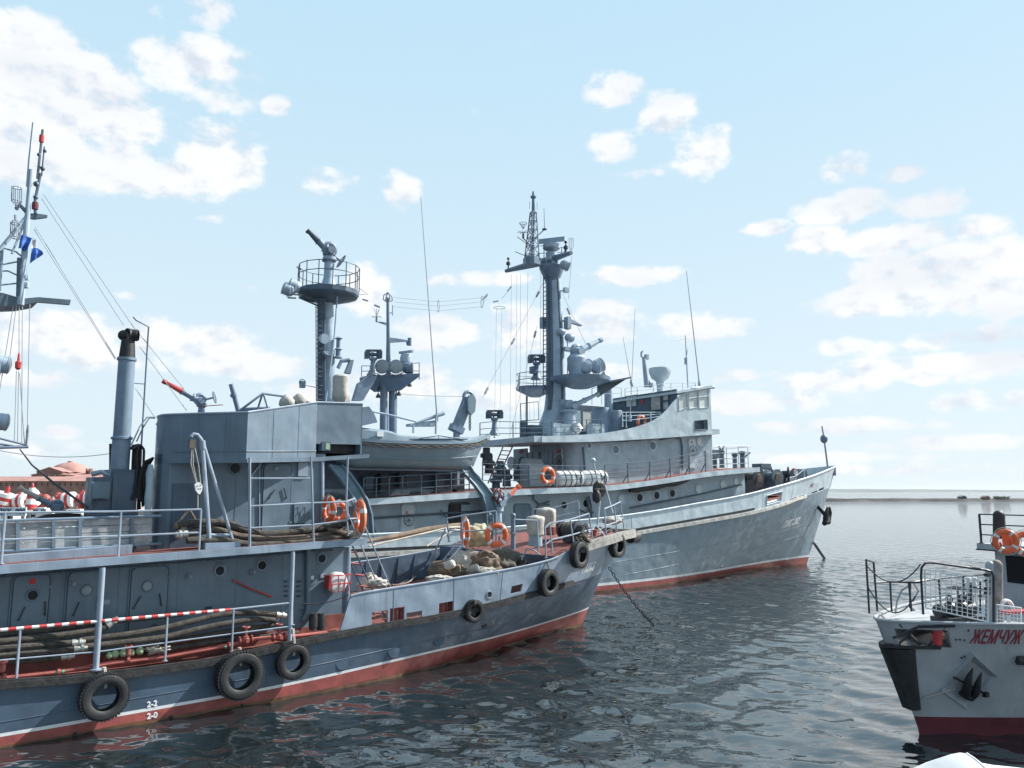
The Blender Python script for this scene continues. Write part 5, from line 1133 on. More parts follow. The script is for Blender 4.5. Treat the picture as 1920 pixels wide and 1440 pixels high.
# swept bridge wing
zw_b = lambda s: zb2(s)-.02
top_ = [(1016,818),(1075,816),(1130,812),(1182,803),(1220,791),(1245,774),(1262,754),(1275,742),(1292,733),(1332,725)]
sw = [F.loc(F.P(x, y, 1.1)) for x, y in top_]
wing = lambda s: interp([q[0] for q in sw], [q[2] for q in sw], s)
s_end = sw[-1][0]
WN = []
for x0, y0, x1, y1 in [(1273,737,1288,770),(1292,736,1308,766),(1311,734,1328,765),(1303,790,1326,806)]:
    a, b = F.loc(F.P(x0, y1, 1.1)), F.loc(F.P(x1, y0, 1.1)); WN.append((a[0], min(b[0], s_end-.08), a[2], b[2]))
us3 = breaks(sw[0][0], s_end, .35, [q[0] for q in WN]+[q[1] for q in WN])
def wf(dw):
    def f(s, t): z0 = zw_b(s)-.3; return F.L(s, 1.1+dw, z0+(max(wing(s), z0+.31)-z0)*t)
    return f
HW = []
for s0, s1, z0, z1 in WN:
    sm = (s0+s1)/2; zz0 = zw_b(sm)-.3; h = wing(s0)-zz0; HW.append((s0, s1, (z0-zz0)/h, min(.965, (z1-zz0)/h)))
vs3 = sorted(set([0,.25,.5,.75,1]+[q[2] for q in HW]+[q[3] for q in HW]))
g = G(); holey(g, wf(0), wf(.06), us3, vs3, HW)
mirror = lambda q: F.L(F.loc(q)[0], FB-F.loc(q)[1], q.z)
wg = build(g, 'bridge_wing', 'far_light', far, 25)
for k, (s0, s1, t0, t1_) in enumerate(HW):
    f = wf(.03); P4 = [f(s0,t0), f(s1,t0), f(s1,t1_), f(s0,t1_)]
    g = G(); g.tube([q+F.n*.03 for q in P4]+[P4[0]+F.n*.03], .035, 6)
    if k in (1, 2): m0 = P4[0].lerp(P4[3], .62)+F.n*.03; m1 = P4[1].lerp(P4[2], .62)+F.n*.03; g.tube([m0, m1], .03, 6)
    fw_ = build(g, 'window', 'far_light' if k < 3 else 'far_dark', wg)
    if k < 3: g = G(); g.prism(P4, -F.n*.01); build(g, 'pane', 'pale_sky_pane', fw_)  # sky brightness is painted into the pane, nothing shows through
    else: g = G(); g.prism([q-F.n*.25 for q in P4], -F.n*.02); build(g, 'shutter', 'far_dark', fw_)
# fore end of the wing and roof
g = G(); zr = lambda s: interp([0,6.5,s_end], [9.9,10.62,11.2], s); sw0 = 6.85
g.loft([[F.L(s_end-.05, w_, z) for w_ in (1.16, 2.6, 4.1, 5.6, 7.0)] for z in (8.5, 9.9)]); build(g, 'bridge_front', 'far_light', far)
g = G()
for w_ in (1.5, 2.8, 4.1, 5.4, 6.7): g.tube([F.L(s_end-.06, w_, 9.8), F.L(s_end+.0, w_, 11.1)], .07, 6)
g.tube([F.L(s_end-.03, 1.2, 11.05), F.L(s_end-.03, 7, 11.05)], .08, 6); build(g, 'front_window_frame', 'far_light', far)
slab(sw0-.15, s_end+.1, 1.0, FB-1.0, lambda s: interp([6.5, s_end], [10.72, 11.3], s), .14, 'far_light', 'wheelhouse_roof', far, 6, None)
# wheelhouse aft wall with its windows, and the port windscreen
pxw = lambda x: F.loc(F.PS(x, 755, sw0))[1]
wa = [(1173,1194,742,763),(1219,1239,741,769),(1242,1254,741,768)]
AH = []
for x0, x1, y0, y1 in wa: AH.append((pxw(x1), pxw(x0), F.PS((x0+x1)/2, y1, sw0).z, F.PS((x0+x1)/2, y0, sw0).z))
g = G(); us4 = breaks(1.2, 6.95, .5, [q for h in AH for q in h[:2]]); vs4 = sorted(set([8.3,9,10.6]+[q for h in AH for q in h[2:]]))
vs4 = [v for i, v in enumerate(vs4) if i == 0 or v-vs4[i-1] > 1e-4]
holey(g, lambda w_, z: F.L(sw0, w_, z), lambda w_, z: F.L(sw0+.08, w_, z), us4, vs4, AH); aw = build(g, 'wheelhouse_aft_wall', 'far_dark', far)  # dark colour stands for the shade on this side, away from the sun
for k, (a, b, z0, z1) in enumerate(AH):
    q4 = [F.L(sw0-.02, *t) for t in ((a,z0),(b,z0),(b,z1),(a,z1))]; g = G(); g.tube(q4+[q4[0]], .035, 6)
    if k == 0: g.tube([(q4[0]+q4[1])/2, (q4[2]+q4[3])/2], .05, 6)
    if k == 2: g.tube([q4[0].lerp(q4[3],.6), q4[1].lerp(q4[2],.6)], .05, 6)
    o = build(g, 'window', 'far_dark', aw); g = G(); g.prism([q+F.u*.06 for q in q4], F.u*.015); build(g, 'pane', 'pale_sky_pane' if k != 1 else 'strake', o)  # pale panes imitate sky seen through the house, the other is beige
g = G(); c = F.PS(1204,754,sw0-.03); g.obox(c, F.n*.12, F.u*.015, ZV*.12); build(g, 'marking', 'bright_red', aw)
g = G(); us5 = [F.loc(F.P(x, 770, 7.0))[0] for x in (1060,1078,1090,1093,1110)]+[sw0]; z0, z1 = 9.05, 10.0
holey(g, lambda s, t: F.L(s, 7.0, t), lambda s, t: F.L(s, 7.06, t), us5, [8.2, 8.75, 10.0, 10.35], [(us5[1],us5[2],8.75,10.),(us5[3],us5[4],8.75,10.)]); pw = build(g, 'port_windscreen', 'far_dark', far)
for a, b, mm in ((us5[1],us5[2],'glass'),(us5[3],us5[4],'pale_sky_pane')): g = G(); g.box(F, a, b, 7.02, 7.035, 8.75, 10.); build(g, 'pane', mm, pw)
# twin funnels and steam pipe abaft the wheelhouse
for x, sd in ((1128, 0), (1152, .1)):
    p = F.P(x, 815, 4.0+sd*8); p.z = 8.0; g = G(); g.lathe(p, ZV, [(.52,0),(.52,1.75),(.48,1.85),(.02,1.9)], 22); build(g, 'funnel', 'mast_blue', far)
g = G(); b = F.P(1141,770,4.2); t_ = F.P(1141,718,4.2); g.tube([b, t_, t_+ZV*.3-F.u*.12, t_+ZV*.42-F.u*.45], .25, 14); build(g, 'exhaust_pipe', 'mast_light', far)
railing(far, [(F.P(1110,758,3.5), F.P(1110,728,3.5)), (F.P(1128,758,3.5), F.P(1128,726,3.5)), (F.P(1165,752,3.5), F.P(1165,727,3.5))], (1., .6), 'far_light', .016, .022)
railing(far, [(F.P(x, y0, 1.6), F.P(x, y0-h, 1.6)) for x, y0, h in [(1172,742,14),(1195,740,15),(1225,737,15),(1258,733,15),(1280,731,13),(1304,728,10)]], (1., .5), 'far_light', .016, .022)
# lifebuoy, rafts
FBu = [(1027,892,17,.05,'orange lifebuoy with dark centre hung on the far ship rail left of the white canisters',None),(1203,790,12,1.9,'orange lifebuoy half hidden behind the sweep of the far bridge wing',None)]
for x, y, rp, w_, lab, _ in FBu: p = F.P(x, y, w_); rad = rp*(p-O).dot(FW)/FPX; place(bu, False, p, F.n, lab, .5, rad/.36)
RF = [(1042,1089,898,'left white drum-shaped liferaft canister on the far ship rail'),(1091,1134,897,'right white drum-shaped liferaft canister behind the black ball signal')]
for x0, x1, y, lab in RF:
    a, b = F.P(x0, y+1, .65), F.P(x1, y, .65); d = (b-a).normalized(); L = (b-a).length; r = .43; o = empty('liferaft', (a+b)/2-ZV*.45, lab, 'life raft', 'white liferaft canisters')
    g = G(); g.lathe(a, d, [(r*.6,0),(r*.85,.04),(r,.16),(r,L*.45),(r*1.03,L*.47),(r*1.03,L*.53),(r,L*.55),(r,L-.16),(r*.85,L-.04),(r*.6,L)], 24); build(g, 'canister', 'white', o)
    for t_ in (.2, .42, .62, .82): g = G(); g.lathe(a+d*(L*t_), d, [(r*1.02,0),(r*1.05,.015),(r*1.05,.045),(r*1.02,.06)], 24, False); build(g, 'strap', 'rope_dark', o)
    g = G(); 
    for t_ in (.2, .8): g.obox(a+d*(L*t_)-ZV*.42, d*.05, F.n*.4, ZV*.08)
    build(g, 'cradle', 'far_dark', o)
bs = F.P(1125,917,-1.6); o = empty('ball_signal', bs-ZV*1.2, 'black disc day signal on a slim pole in front of the far ship', 'signal')
g = G(); g.lathe(bs-F.n*.05, F.n, [(.001,-.12),(.3,-.1),(.42,0),(.3,.1),(.001,.12)], 26); 
for a_ in (0, pi/2): v = (F.u*cos(a_)+ZV*sin(a_))*.42; g.cyl(bs+F.n*.08-v, bs+F.n*.08+v, .012, n=5)
g.lathe(bs-ZV*.35-F.u*.22, ZV, [(.001,-.35),(.2,-.2),(.22,.1),(.1,.3)], 12); build(g, 'disc', 'black', o)
g = G(); g.tube([F.P(1112,864,-1.6), F.P(1118,890,-1.6), bs], .035, 8); g.ball(F.P(1112,863,-1.6), .12, 12, 8); g.tube([bs+F.u*.3+ZV*.2, F.P(1143,940,-1.6), F.P(1149,962,-1.6)], .035, 6); g.cyl(bs-ZV*.3, F.P(1120,985,-1.6), .05, n=8); build(g, 'pole', 'far_light', o)
# bow gear: windlasses, breakwater, jack staff with black ball
def bowz(x, y, w_): p = F.P(x, y, w_); return p
for i, (x, y, w_, r, L) in enumerate([(1413,897,2.6,.5,.9),(1428,888,4.2,.42,1.1),(1448,896,2.2,.55,.9),(1462,889,3.6,.5,1.2)]):
    c = F.P(x, y, w_); ax = (F.n*.75+F.u*.66).normalized() if i % 2 else F.n; g = G(); g.lathe(c-ax*L/2, ax, [(r,0),(r,.1),(r*.5,.14),(r*.45,L-.14),(r,L-.1),(r,L)], 20); g.obox(c-ZV*.6, F.u*.35, F.n*.5, ZV*.5)
    for k in range(4): g.torus(c-ax*(L/2-.2-.15*k), ax, r*.55, .07, 18, 6)
    wln = build(g, 'mooring_winch', 'dark_metal' if i != 2 else 'far_dark', far); g = G(); g.lathe(c+ax*L/2, ax, [(r*.6,0),(r*.5,.06),(.01,.07)], 20); build(g, 'winch_end', 'hose_brown', wln)
g = G(); c = F.P(1428,878,4.4); g.obox(c, F.u*.5, F.n*.4, ZV*.3); build(g, 'winch_housing', 'far_dark', far)
g = G(); a = F.P(1478,884,5.2); g.prism([F.P(x, y, 5.0) for x, y in [(1473,893),(1478,883),(1492,879),(1508,882),(1510,890),(1508,897)]], F.n*.2); bb = build(g, 'fairlead_plate', 'far_dark', far); g = G(); c = F.P(1489,886,4.9); g.torus(c, F.n, .26, .07, 18, 8); build(g, 'fairlead_ring', 'bright_red', bb); g = G(); g.cyl(c-F.n*.02, c+F.n*.14, .22, n=18); build(g, 'fairlead_hole', 'pale_sky_pane', bb)
railing(far, [(F.P(x, y1, 3.0), F.P(x, y0, 3.0)) for x, y0, y1 in [(1475,897,902),(1492,893,900),(1508,880,897)]], (1.,), 'far_light', .03, .035)
js = empty('jackstaff', F.P(1551,874,4.1), 'white jackstaff on the far bow carrying a black ball', 'flagpole'); g = G(); g.tube([F.P(1552,876,4.1), F.P(1545,822,4.1), F.P(1541,799,4.1)], [.07,.06,.05], 8); build(g, 'staff', 'ferry_white', js)
c = F.P(1545,823,4.1); g = G(); g.ball(c, .32, 20, 14, (.82,.82,1)); build(g, 'ball', 'mast_blue', js)
g = G(); g.obox(F.P(1561,884,4.0), F.u*.12, F.n*.2, ZV*.3); build(g, 'stem_chock', 'far_dark', far)
# ---------------------------------------------------------------- far ship: masts, towers, aerials
def frus(g, pts, r, n=12): g.tube(pts, r, n)
MW = 4.1
def ax_(x, y, w_=MW): return F.P(x, y, w_)
g = G(); pts = [ax_(1033,822), ax_(1036,800), ax_(1040,770), ax_(1042,740), ax_(1041,650), ax_(1038,560), ax_(1036,500), ax_(1036,490)]; g.tube(pts, [1.0,.78,.6,.56,.52,.45,.39,.39], 16)
mast = build(g, 'main_mast', 'mast_light', far)
g = G(); d = (-F.u*.93+F.n*.1)
for off, r, m in ((.0,.13,0),): g.tube([p+(-F.u*.8+F.n*.35)*(rr+.02) for p, rr in zip(pts[2:], (.6,.56,.52,.45,.39,.39))], .16, 8)
g.tube([p+(F.u*.1+F.n*.95)*(rr-.02) for p, rr in zip(pts[2:], (.6,.56,.52,.45,.39,.39))], .09, 6); build(g, 'cable_trunk', 'far_dark', mast)
g = G(); a, b = pts[3]+(-F.u*1.0)*.72, pts[-2]+(-F.u)*.5
for dd in (-.2, .2): g.tube([a+F.n*dd, b+F.n*dd], .03, 5)
for i in range(30): p = a.lerp(b, i/29); g.tube([p-F.n*.2, p+F.n*.2], .022, 5)
build(g, 'mast_ladder', 'far_dark', mast)
def cone_platform(c, ru, rn, th, rim, m, par, deep=.9, n=16, sk=0):
    g = G(); rows = []
    for k_, z, f in ((0, -deep, .3), (1, -th, .98), (2, 0, 1.0)): rows.append([c+ZV*z+(F.u*cos(2*pi*k/n)*ru+F.n*sin(2*pi*k/n)*rn)*f for k in range(n)])
    g.loft(rows, True); g.ngon(rows[2]); g.ngon(rows[0]); p = build(g, 'platform', m, par)
    if rim:
        ring = [c+F.u*cos(2*pi*k/n)*ru*.97+F.n*sin(2*pi*k/n)*rn*.97 for k in range(n)]
        g = G()
        for h in (rim, rim*.5): q = [r_+ZV*h for r_ in ring]; g.tube(q+[q[0]], .022, 5)
        for r_ in ring[::2]: g.tube([r_, r_+ZV*rim], .022, 5)
        build(g, 'platform_rail', 'far_dark', p)
    return p
cp = ax_(1042,712); cp2 = cp+F.n*1.1+F.u*.9
p1 = cone_platform(cp2+ZV*.05, 1.75, 1.7, .2, .0, 'mast_blue', mast, .6, 12)
p2 = cone_platform(cp-F.n*1.2-F.u*.6-ZV*.35, 1.1, 1.1, .18, .75, 'mast_blue', mast, .55, 12)
g = G(); g.prism([cp2+F.u*1.4+F.n*.9-ZV*.2, cp2+F.u*2.9+F.n*1.0+ZV*.12, cp2+F.u*2.9+F.n*.3+ZV*.12, cp2+F.u*1.4-F.n*.9-ZV*.2], ZV*.1); g.prism([cp2+F.u*1.2-ZV*.2, cp2+F.u*2.8+F.n*.6+ZV*.1, cp2+F.u*1.2-ZV*1.0], F.n*.06); build(g, 'searchlight_sponson', 'far_dark', mast)
railing(far, [(ax_(1064,700,3), ax_(1064,684,3)), (ax_(1095,706,2.4), ax_(1095,688,2.4)), (ax_(1118,702,2.4), ax_(1118,684,2.4))], (1., .5), 'far_dark', .02, .025)
def sight(base, h, par, sc_=1., m='mast_blue', lab='director_sight'):
    g = G(); g.lathe(base, ZV, [(.35*sc_,0),(.16*sc_,h*.25),(.13*sc_,h*.55),(.22*sc_,h*.6),(.2*sc_,h*.68)], 12); o = build(g, lab, m, par); c = base+ZV*h*.8; g = G()
    x = (F.u*.8+F.n*.5).normalized()
    g.cyl(c-x*.42*sc_, c+x*.42*sc_, .1*sc_, n=10); 
    for s_ in (-1, 1): g.obox(c+x*.33*s_*sc_-ZV*.02, x*.1*sc_, F.n*.16*sc_, ZV*.2*sc_)
    g.obox(c+ZV*.22*sc_, x*.4*sc_, F.n*.13*sc_, ZV*.05*sc_); g.torus(c-x*.05, x, .2*sc_, .05*sc_, 14, 6); build(g, 'sight_head', 'far_dark', o); return o
sight(F.P(1006,712,5.2), F.P(1006,664,5.2).z-F.P(1006,712,5.2).z, far); g = G(); g.obox(F.P(1001,694,5.2), F.u*.18, F.n*.2, ZV*.2); build(g, 'equipment_box', 'mast_blue', far)
sight(F.P(927,816,3.2), F.P(927,768,3.2).z-F.P(927,816,3.2).z, far, .9)
monitor(far, F.P(1081,708,2.6), F.P(1082,660,2.6), F.P(1128,637,2.6), 'mast_light', None, .17); g = G(); b = F.P(1081,708,2.6); g.lathe(b, ZV, [(.45,0),(.42,.3),(.5,.5),(.52,1.1),(.35,1.3)], 14); build(g, 'monitor_pedestal', 'mast_light', far)
searchlight(far, F.P(1099,688,2.2), F.u*.9+ZV*.45, .36, 'mast_light', F.P(1099,712,2.2)); searchlight(far, F.P(1119,687,2.0), F.u*.95+F.n*.2+ZV*.4, .38, 'mast_light', F.P(1121,711,2.0))
monitor(far, F.P(1068,815,2.8), F.P(1071,763,2.8), F.P(1122,738,2.8), 'mast_light', None, .14); g = G(); b = F.P(1068,815,2.8); g.lathe(b, ZV, [(.42,0),(.36,.5),(.34,1.2),(.5,1.25),(.5,1.35)], 14); build(g, 'monitor_pedestal', 'mast_light', far)
g = G(); c = F.P(1056,765,3.6); g.obox(c, F.u*.33, F.n*.2, ZV*.45); build(g, 'signal_locker', 'mast_light', far)
g = G(); c = F.P(1081,803,1.9); g.ball(c, .3, 16, 10); g.cyl(c-ZV*.6, c, .12, n=8); g.torus(c, ZV, .32, .05, 18, 6); build(g, 'compass_binnacle', 'steel', far)
for x, y, r in ((1057,808,.4),(1040,806,.25),(1112,807,.22),(1123,808,.18)): g = G(); c = F.P(x, y, 2.2); g.obox(c, F.u*r, F.n*.25, ZV*.35); g.lathe(c+F.n*.26, F.n, [(.16,0),(.16,.05),(.01,.06)], 14); build(g, 'deck_box', 'far_paint', far)
fr4 = [F.P(977,789,4), F.P(976,757,4), F.P(1009,753,4), F.P(1010,787,4)]; g = G(); g.tube(fr4+[fr4[0]], .025, 5); g.tube([F.P(988,817,4), F.P(988,742,4)], .05, 6)
for t_ in (.25, .5, .75): g.tube([fr4[0].lerp(fr4[3], t_), fr4[1].lerp(fr4[2], t_)], .008, 4)
build(g, 'aerial_frame', 'far_dark', far)
g = G(); c = F.P(981,803,4.2); g.cyl(c-ZV*.5, c+ZV*.4, .2, n=10); c = F.P(1000,808,3.8); g.obox(c, F.u*.35, F.n*.3, ZV*.3); g.tube([c, c+F.u*.3-ZV*.5], .1, 6); build(g, 'deck_gear', 'far_dark', far)
# masthead: yard, lattice, radar, lamps
s_y = .1
g = G(); a, m1, m2, b = F.PS(949,508,s_y), F.PS(1000,495,s_y), F.PS(1022,490,s_y), F.PS(1071,474,s_y); g.tube([a, m1, m2, b], [.12,.24,.24,.12], 8)
g.lathe(ax_(1035,505), ZV, [(.38,-.75),(.72,0),(.76,.14),(.7,.18)], 12); yard = build(g, 'yard', 'mast_blue', mast)
g = G(); rb, rt_ = .46, .13; B0, T0 = ax_(997,494), ax_(1000,398)
L4 = []
for sx, sy in ((1,1),(1,-1),(-1,-1),(-1,1)): L4.append((B0+F.u*rb*sx*.75+F.n*rb*sy*.6, T0+F.u*rt_*sx+F.n*rt_*sy))
for p, q in L4: g.tube([p, q], .034, 6)
for i in range(6):
    t0, t1_ = i/6, (i+1)/6
    for j in range(4): p, q = L4[j]; r_, s_ = L4[(j+1) % 4]; g.tube([p.lerp(q, t0), r_.lerp(s_, t1_)], .022, 5); g.tube([p.lerp(q, t1_), r_.lerp(s_, t1_)], .022, 5)
g.tube([B0, T0, ax_(1000,372)], [.12,.1,.08], 8); g.lathe(ax_(1000,371), ZV, [(.16,0),(.18,.08),(.09,.12),(.06,.35),(.02,.42)], 8)
for k in range(4): d = F.u*cos(k*pi/2+.4)+F.n*sin(k*pi/2+.4); g.tube([ax_(1000,392)+d*.22, ax_(1000,379)+d*.22], .015, 4)
g.lathe(B0-ZV*.1, ZV, [(.5,0),(.52,.4),(.4,.45)], 6); build(g, 'lattice_topmast', 'mast_blue', mast)
g = G(); c = ax_(1034,470); g.lathe(ax_(1034,490), ZV, [(.36,0),(.33,.5)], 12); g.lathe(c, ZV, [(.32,0),(.5,.12),(.5,.35),(.3,.42)], 14); d = (F.n*.8+F.u*.6).normalized(); g.obox(c+ZV*.62, d*.82, d.cross(ZV)*.1, ZV*.12); g.cyl(c+ZV*.4, c+ZV*.6, .1, n=8); build(g, 'radar', 'mast_light', mast)
railing(mast, [(ax_(x, y0), ax_(x, y1)) for x, y0, y1 in [(1010,490,461),(1020,488,461),(1053,482,464),(1059,480,464)]], (1., .5), 'far_dark', .018, .025)
searchlight(mast, ax_(1060,497,2.8), F.u*.7+F.n*.5-ZV*.35, .28, 'mast_light')
for x, y in ((953,503),(1061,474)): g = G(); c = F.PS(x, y, s_y); g.cyl(c, c+ZV*.5, .05, n=6); g.lathe(c+ZV*.22, ZV, [(.13,0),(.13,.16),(.05,.2)], 10); g.ball(c+ZV*.62, .09, 10, 6); build(g, 'masthead_lamp', 'dark_metal', mast)
g = G(); c = ax_(981,447); g.cyl(c, ax_(981,438), .06, n=6); g.tube([c, B0+ZV*1.0], .03, 5); t_ = ax_(981,436)
for k in range(8): d = F.u*cos(k*pi/4)+F.n*sin(k*pi/4); g.tube([t_, t_+d*.35+ZV*.03], .012, 4); g.tube([t_+ZV*.2, t_+d*.22+ZV*.55], .012, 4)
g.torus(t_+ZV*.55, ZV, .22, .012, 16, 4); g.tube([ax_(970,444), B0.lerp(T0,.3)], .02, 4); g.tube([ax_(966,472), B0+ZV*.3], .02, 4); g.tube([ax_(1021,430), B0.lerp(T0,.45)], .03, 5); g.tube([ax_(1021,430), ax_(1020,390)], [.02,.012], 5); g.lathe(ax_(1021,430), ZV, [(.14,-.03),(.14,.03)], 10); build(g, 'masthead_aerials', 'wire', mast)
g = G(); t_ = F.PS(1071,470,s_y); 
for k in range(6): d = F.u*cos(k*pi/3)+F.n*sin(k*pi/3); g.tube([t_, t_+d*.13+ZV*.2, t_+d*.13+ZV*.7], .01, 4)
g.torus(t_+ZV*.7, ZV, .13, .01, 12, 4); build(g, 'cage_aerial', 'wire_pale', mast)
# fittings half way up the mast
g = G(); g.obox(ax_(1022,606,4.6), F.u*.28, F.n*.15, ZV*.32); g.prism([ax_(1060,596,3.5), ax_(1070,600,3.5), ax_(1090,611,3.5), ax_(1060,604,3.5)], F.n*.15); g.tube([ax_(1050,600,3.8), ax_(1089,611,3.5)], .05, 6); g.obox(ax_(1064,606,3.5), F.u*.12, F.n*.2, ZV*.35); build(g, 'lamp_bracket', 'mast_light', mast)
for x, y, r in ((1052,622,.19),(1067,633,.24)): searchlight(mast, ax_(x, y, 3.4), F.u*.9-F.n*.1, r, 'mast_light')
g = G(); c = ax_(1064,655,3.5); g.obox(c, F.u*.3, F.n*.2, ZV*.1); g.tube([c, ax_(1064,640,3.5)], .03, 5); c = ax_(1061,544,3.6); g.tube([ax_(1048,546,3.9), c], .04, 5); g.obox(c, F.u*.14, F.n*.1, ZV*.14); build(g, 'small_lamp', 'mast_light', mast)
# wheelhouse roof: radome, flood-lamp pole, whips
rz = lambda p, z: V((p.x, p.y, z))
c = F.P(1238,722,3); g = G(); g.lathe(c, ZV, [(.28,0),(.24,.15),(.3,.25),(.52,.4),(.66,.75),(.68,.9),(.66,1.02),(.5,1.08),(.01,1.1)], 24); g.cyl(c-ZV*.5, c, .22, n=10); build(g, 'radome', 'far_light', far)
g = G(); a = F.P(1213,726,2.6); b = F.P(1207,672,2.6); g.tube([a, b], [.17,.11], 10); g.tube([b, b-F.u*.18+ZV*.12, b-F.u*.2+ZV*.3, b-F.u*.08+ZV*.42], .06, 6); g.obox(b+F.u*.22+ZV*.1, F.u*.1, F.n*.1, ZV*.15); g.lathe(F.P(1220,720,2.6), F.u, [(.2,-.2),(.22,0),(.1,.1)], 12); build(g, 'signal_mast', 'mast_light', far)
def whip(x0, y0, x1, y1, w_, lab, r=.03, base=.09):
    a, b = F.P(x0, y0, w_), F.P(x1, y1, w_); o = empty('whip_aerial', a, lab, 'antenna', 'whip antennas on the far ship'); g = G(); g.tube([a, a.lerp(b,.12), b], [r*1.4,r,r*.5], 6); build(g, 'rod', 'wire_pale', o); g = G(); g.lathe(a, (b-a), [(base,0),(base*.8,.15),(base*1.2,.17),(base*.6,.4)], 10); build(g, 'insulator', 'mast_light', o)
whip(1312,726,1287,508,1.5,'tall whip antenna at the right front corner of the far wheelhouse',.035)
whip(820,790,789,370,3.6,'tallest leaning whip antenna above the grey lifeboat',.032)
whip(1181,790,1191,577,1.3,'whip antenna leaning slightly right, left of the flood-lamp mast',.022)
whip(1185,725,1168,632,3.6,'shorter whip antenna leaning left above the far bridge windows',.022)
g = G(); a, b = F.P(1290,727,2.2), F.P(1285,629,2.2); g.tube([a, b], [.05,.025], 6); g.tube([F.P(1266,638,2.2), F.P(1292,634,2.2)], .02, 5); g.lathe(F.P(1286,677,2.2), ZV, [(.1,-.2),(.1,.2)], 8); g.tube([F.P(1286,675,2.0), F.P(1289,655,2.0)], .02, 5); build(g, 'aerial_pole', 'mast_light', far)
g = G(); g.tube([F.P(1296,727,1.1), F.P(1338,726,1.1)], [.05,.1], 8); build(g, 'lamp_arm', 'mast_light', far)
# ---- after fire tower
TW_ = 4.1
g = G(); _q = F.P(616,775,TW_); g.tube([V((_q.x, _q.y, 6.4)), _q, F.P(614,640,TW_), F.P(612,560,TW_)], [.38,.36,.34,.32], 14); tower = build(g, 'fire_tower', 'mast_light', far)
g = G(); g.tube([F.P(602,775,TW_-.3), F.P(602,560,TW_-.3)], .19, 8); g.tube([F.P(609,775,TW_-.5), F.P(608,560,TW_-.5)], .06, 6); build(g, 'riser_pipe', 'far_dark', tower)
g = G(); a, b = F.P(598,775,TW_-.6), F.P(597,560,TW_-.6)
for dd in (-.12, .2): g.tube([a+F.u*dd, b+F.u*dd], .025, 5)
for i in range(26): p = a.lerp(b, i/25); g.tube([p-F.u*.12, p+F.u*.2], .02, 5)
build(g, 'tower_ladder', 'far_dark', tower)
c = F.P(616,546,TW_); R_ = 1.42
n = 14; ring = [c+F.u*cos(2*pi*k/n)*R_*1.02+F.n*sin(2*pi*k/n)*R_*1.02 for k in range(n)]
g = G(); lo_ = [c-ZV*.62+(F.u*cos(2*pi*k/n)+F.n*sin(2*pi*k/n))*.33 for k in range(n)]; mid = [q-ZV*.22 for q in ring]; g.loft([lo_, [c+(q-c)*.96-ZV*.3 for q in ring], mid, ring], True); g.ngon(ring); g.ngon(lo_); tp = build(g, 'platform', 'far_dark', tower, 25)
top = F.P(616,502,TW_).z-c.z; g = G()
for h in (top, top*.62): q = [r_+ZV*h for r_ in ring]; q = [q[-1].lerp(q[0], .0)]+[p for p in q]; g.tube(q+[q[1]], .022, 5)
build(g, 'platform_rail', 'far_dark', tp)
for r_ in ring: g = G(); g.tube([r_, r_+ZV*top], .025, 5); build(g, 'post', 'far_dark', tp)
b = c; h = F.P(616,482,TW_).z-c.z; g = G(); g.lathe(b, ZV, [(.5,0),(.34,.35),(.25,.7),(.24,h*.9),(.32,h*.92),(.32,h)], 12); build(g, 'monitor_pedestal', 'mast_light', tower)
monitor(tower, F.P(617,490,TW_), F.P(617,472,TW_), F.P(576,431,TW_), 'mast_blue', 'far_dark', .17, F.P(640,490,TW_))
for x, y in ((541,543),(552,537)): searchlight(tower, F.P(x, y, TW_), -F.u*.8-F.n*.1+ZV*.25, .3, 'mast_light', F.P(x+14, y+16, TW_))
g = G(); g.tube([F.P(563,556,TW_), F.P(590,566,TW_)], .06, 6); g.tube([F.P(560,558,TW_), F.P(600,575,TW_)], .04, 5); g.tube([F.P(673,540,TW_), F.P(690,552,TW_), F.P(668,552,TW_)], .015, 4); g.tube([F.P(556,500,TW_), F.P(564,506,TW_)], .03, 5); build(g, 'lamp_bracket', 'far_dark', tower)
g = G(); g.tube([F.P(634,535,TW_-.9), F.P(626,640,TW_-.9), F.P(610,760,TW_-.9)], .04, 6); build(g, 'hose_line', 'mast_light', tower)
g = G(); c = F.P(606,636,TW_-.6); g.lathe(c-F.n*.2, F.n, [(.15,0),(.22,.1),(.24,.35)], 14); g.prism([F.P(602,660,TW_-.6), F.P(625,660,TW_-.6), F.P(618,670,TW_-.6), F.P(606,666,TW_-.6)], F.n*.3); build(g, 'horn', 'mast_light', tower)
g = G(); c = F.P(634,660,TW_-.4); g.lathe(c-ZV*.3, ZV, [(.2,0),(.2,.05),(.12,.1),(.12,.4),(.2,.42),(.1,.5),(.1,.9),(.2,.95),(.03,1.05)], 12); build(g, 'tower_lamp', 'mast_blue', tower)
g = G(); p = [F.P(x, y, 3.2) for x, y in [(633,690),(640,676),(656,676),(648,700)]]; g.tube([F.P(634,690,3.2), F.P(640,677,3.2), F.P(655,675,3.2)], .1, 6); g.prism([F.P(644,700,3.2), F.P(654,676,3.2), F.P(660,676,3.2), F.P(654,702,3.2)], F.n*.25); g.prism([F.P(658,752,3.4), F.P(676,752,3.4), F.P(702,708,3.4), F.P(690,704,3.4), F.P(668,720,3.4)], F.n*.35); build(g, 'crane_boom', 'mast_blue', far)
g = G(); c = F.P(567,721,5); g.obox(c, F.u*.12, F.n*.1, ZV*.16); g.tube([c, F.P(592,726,5)], .03, 5); g.torus(c+ZV*.1, F.n, .15, .03, 12, 5); build(g, 'stern_lamp', 'mast_light', far)
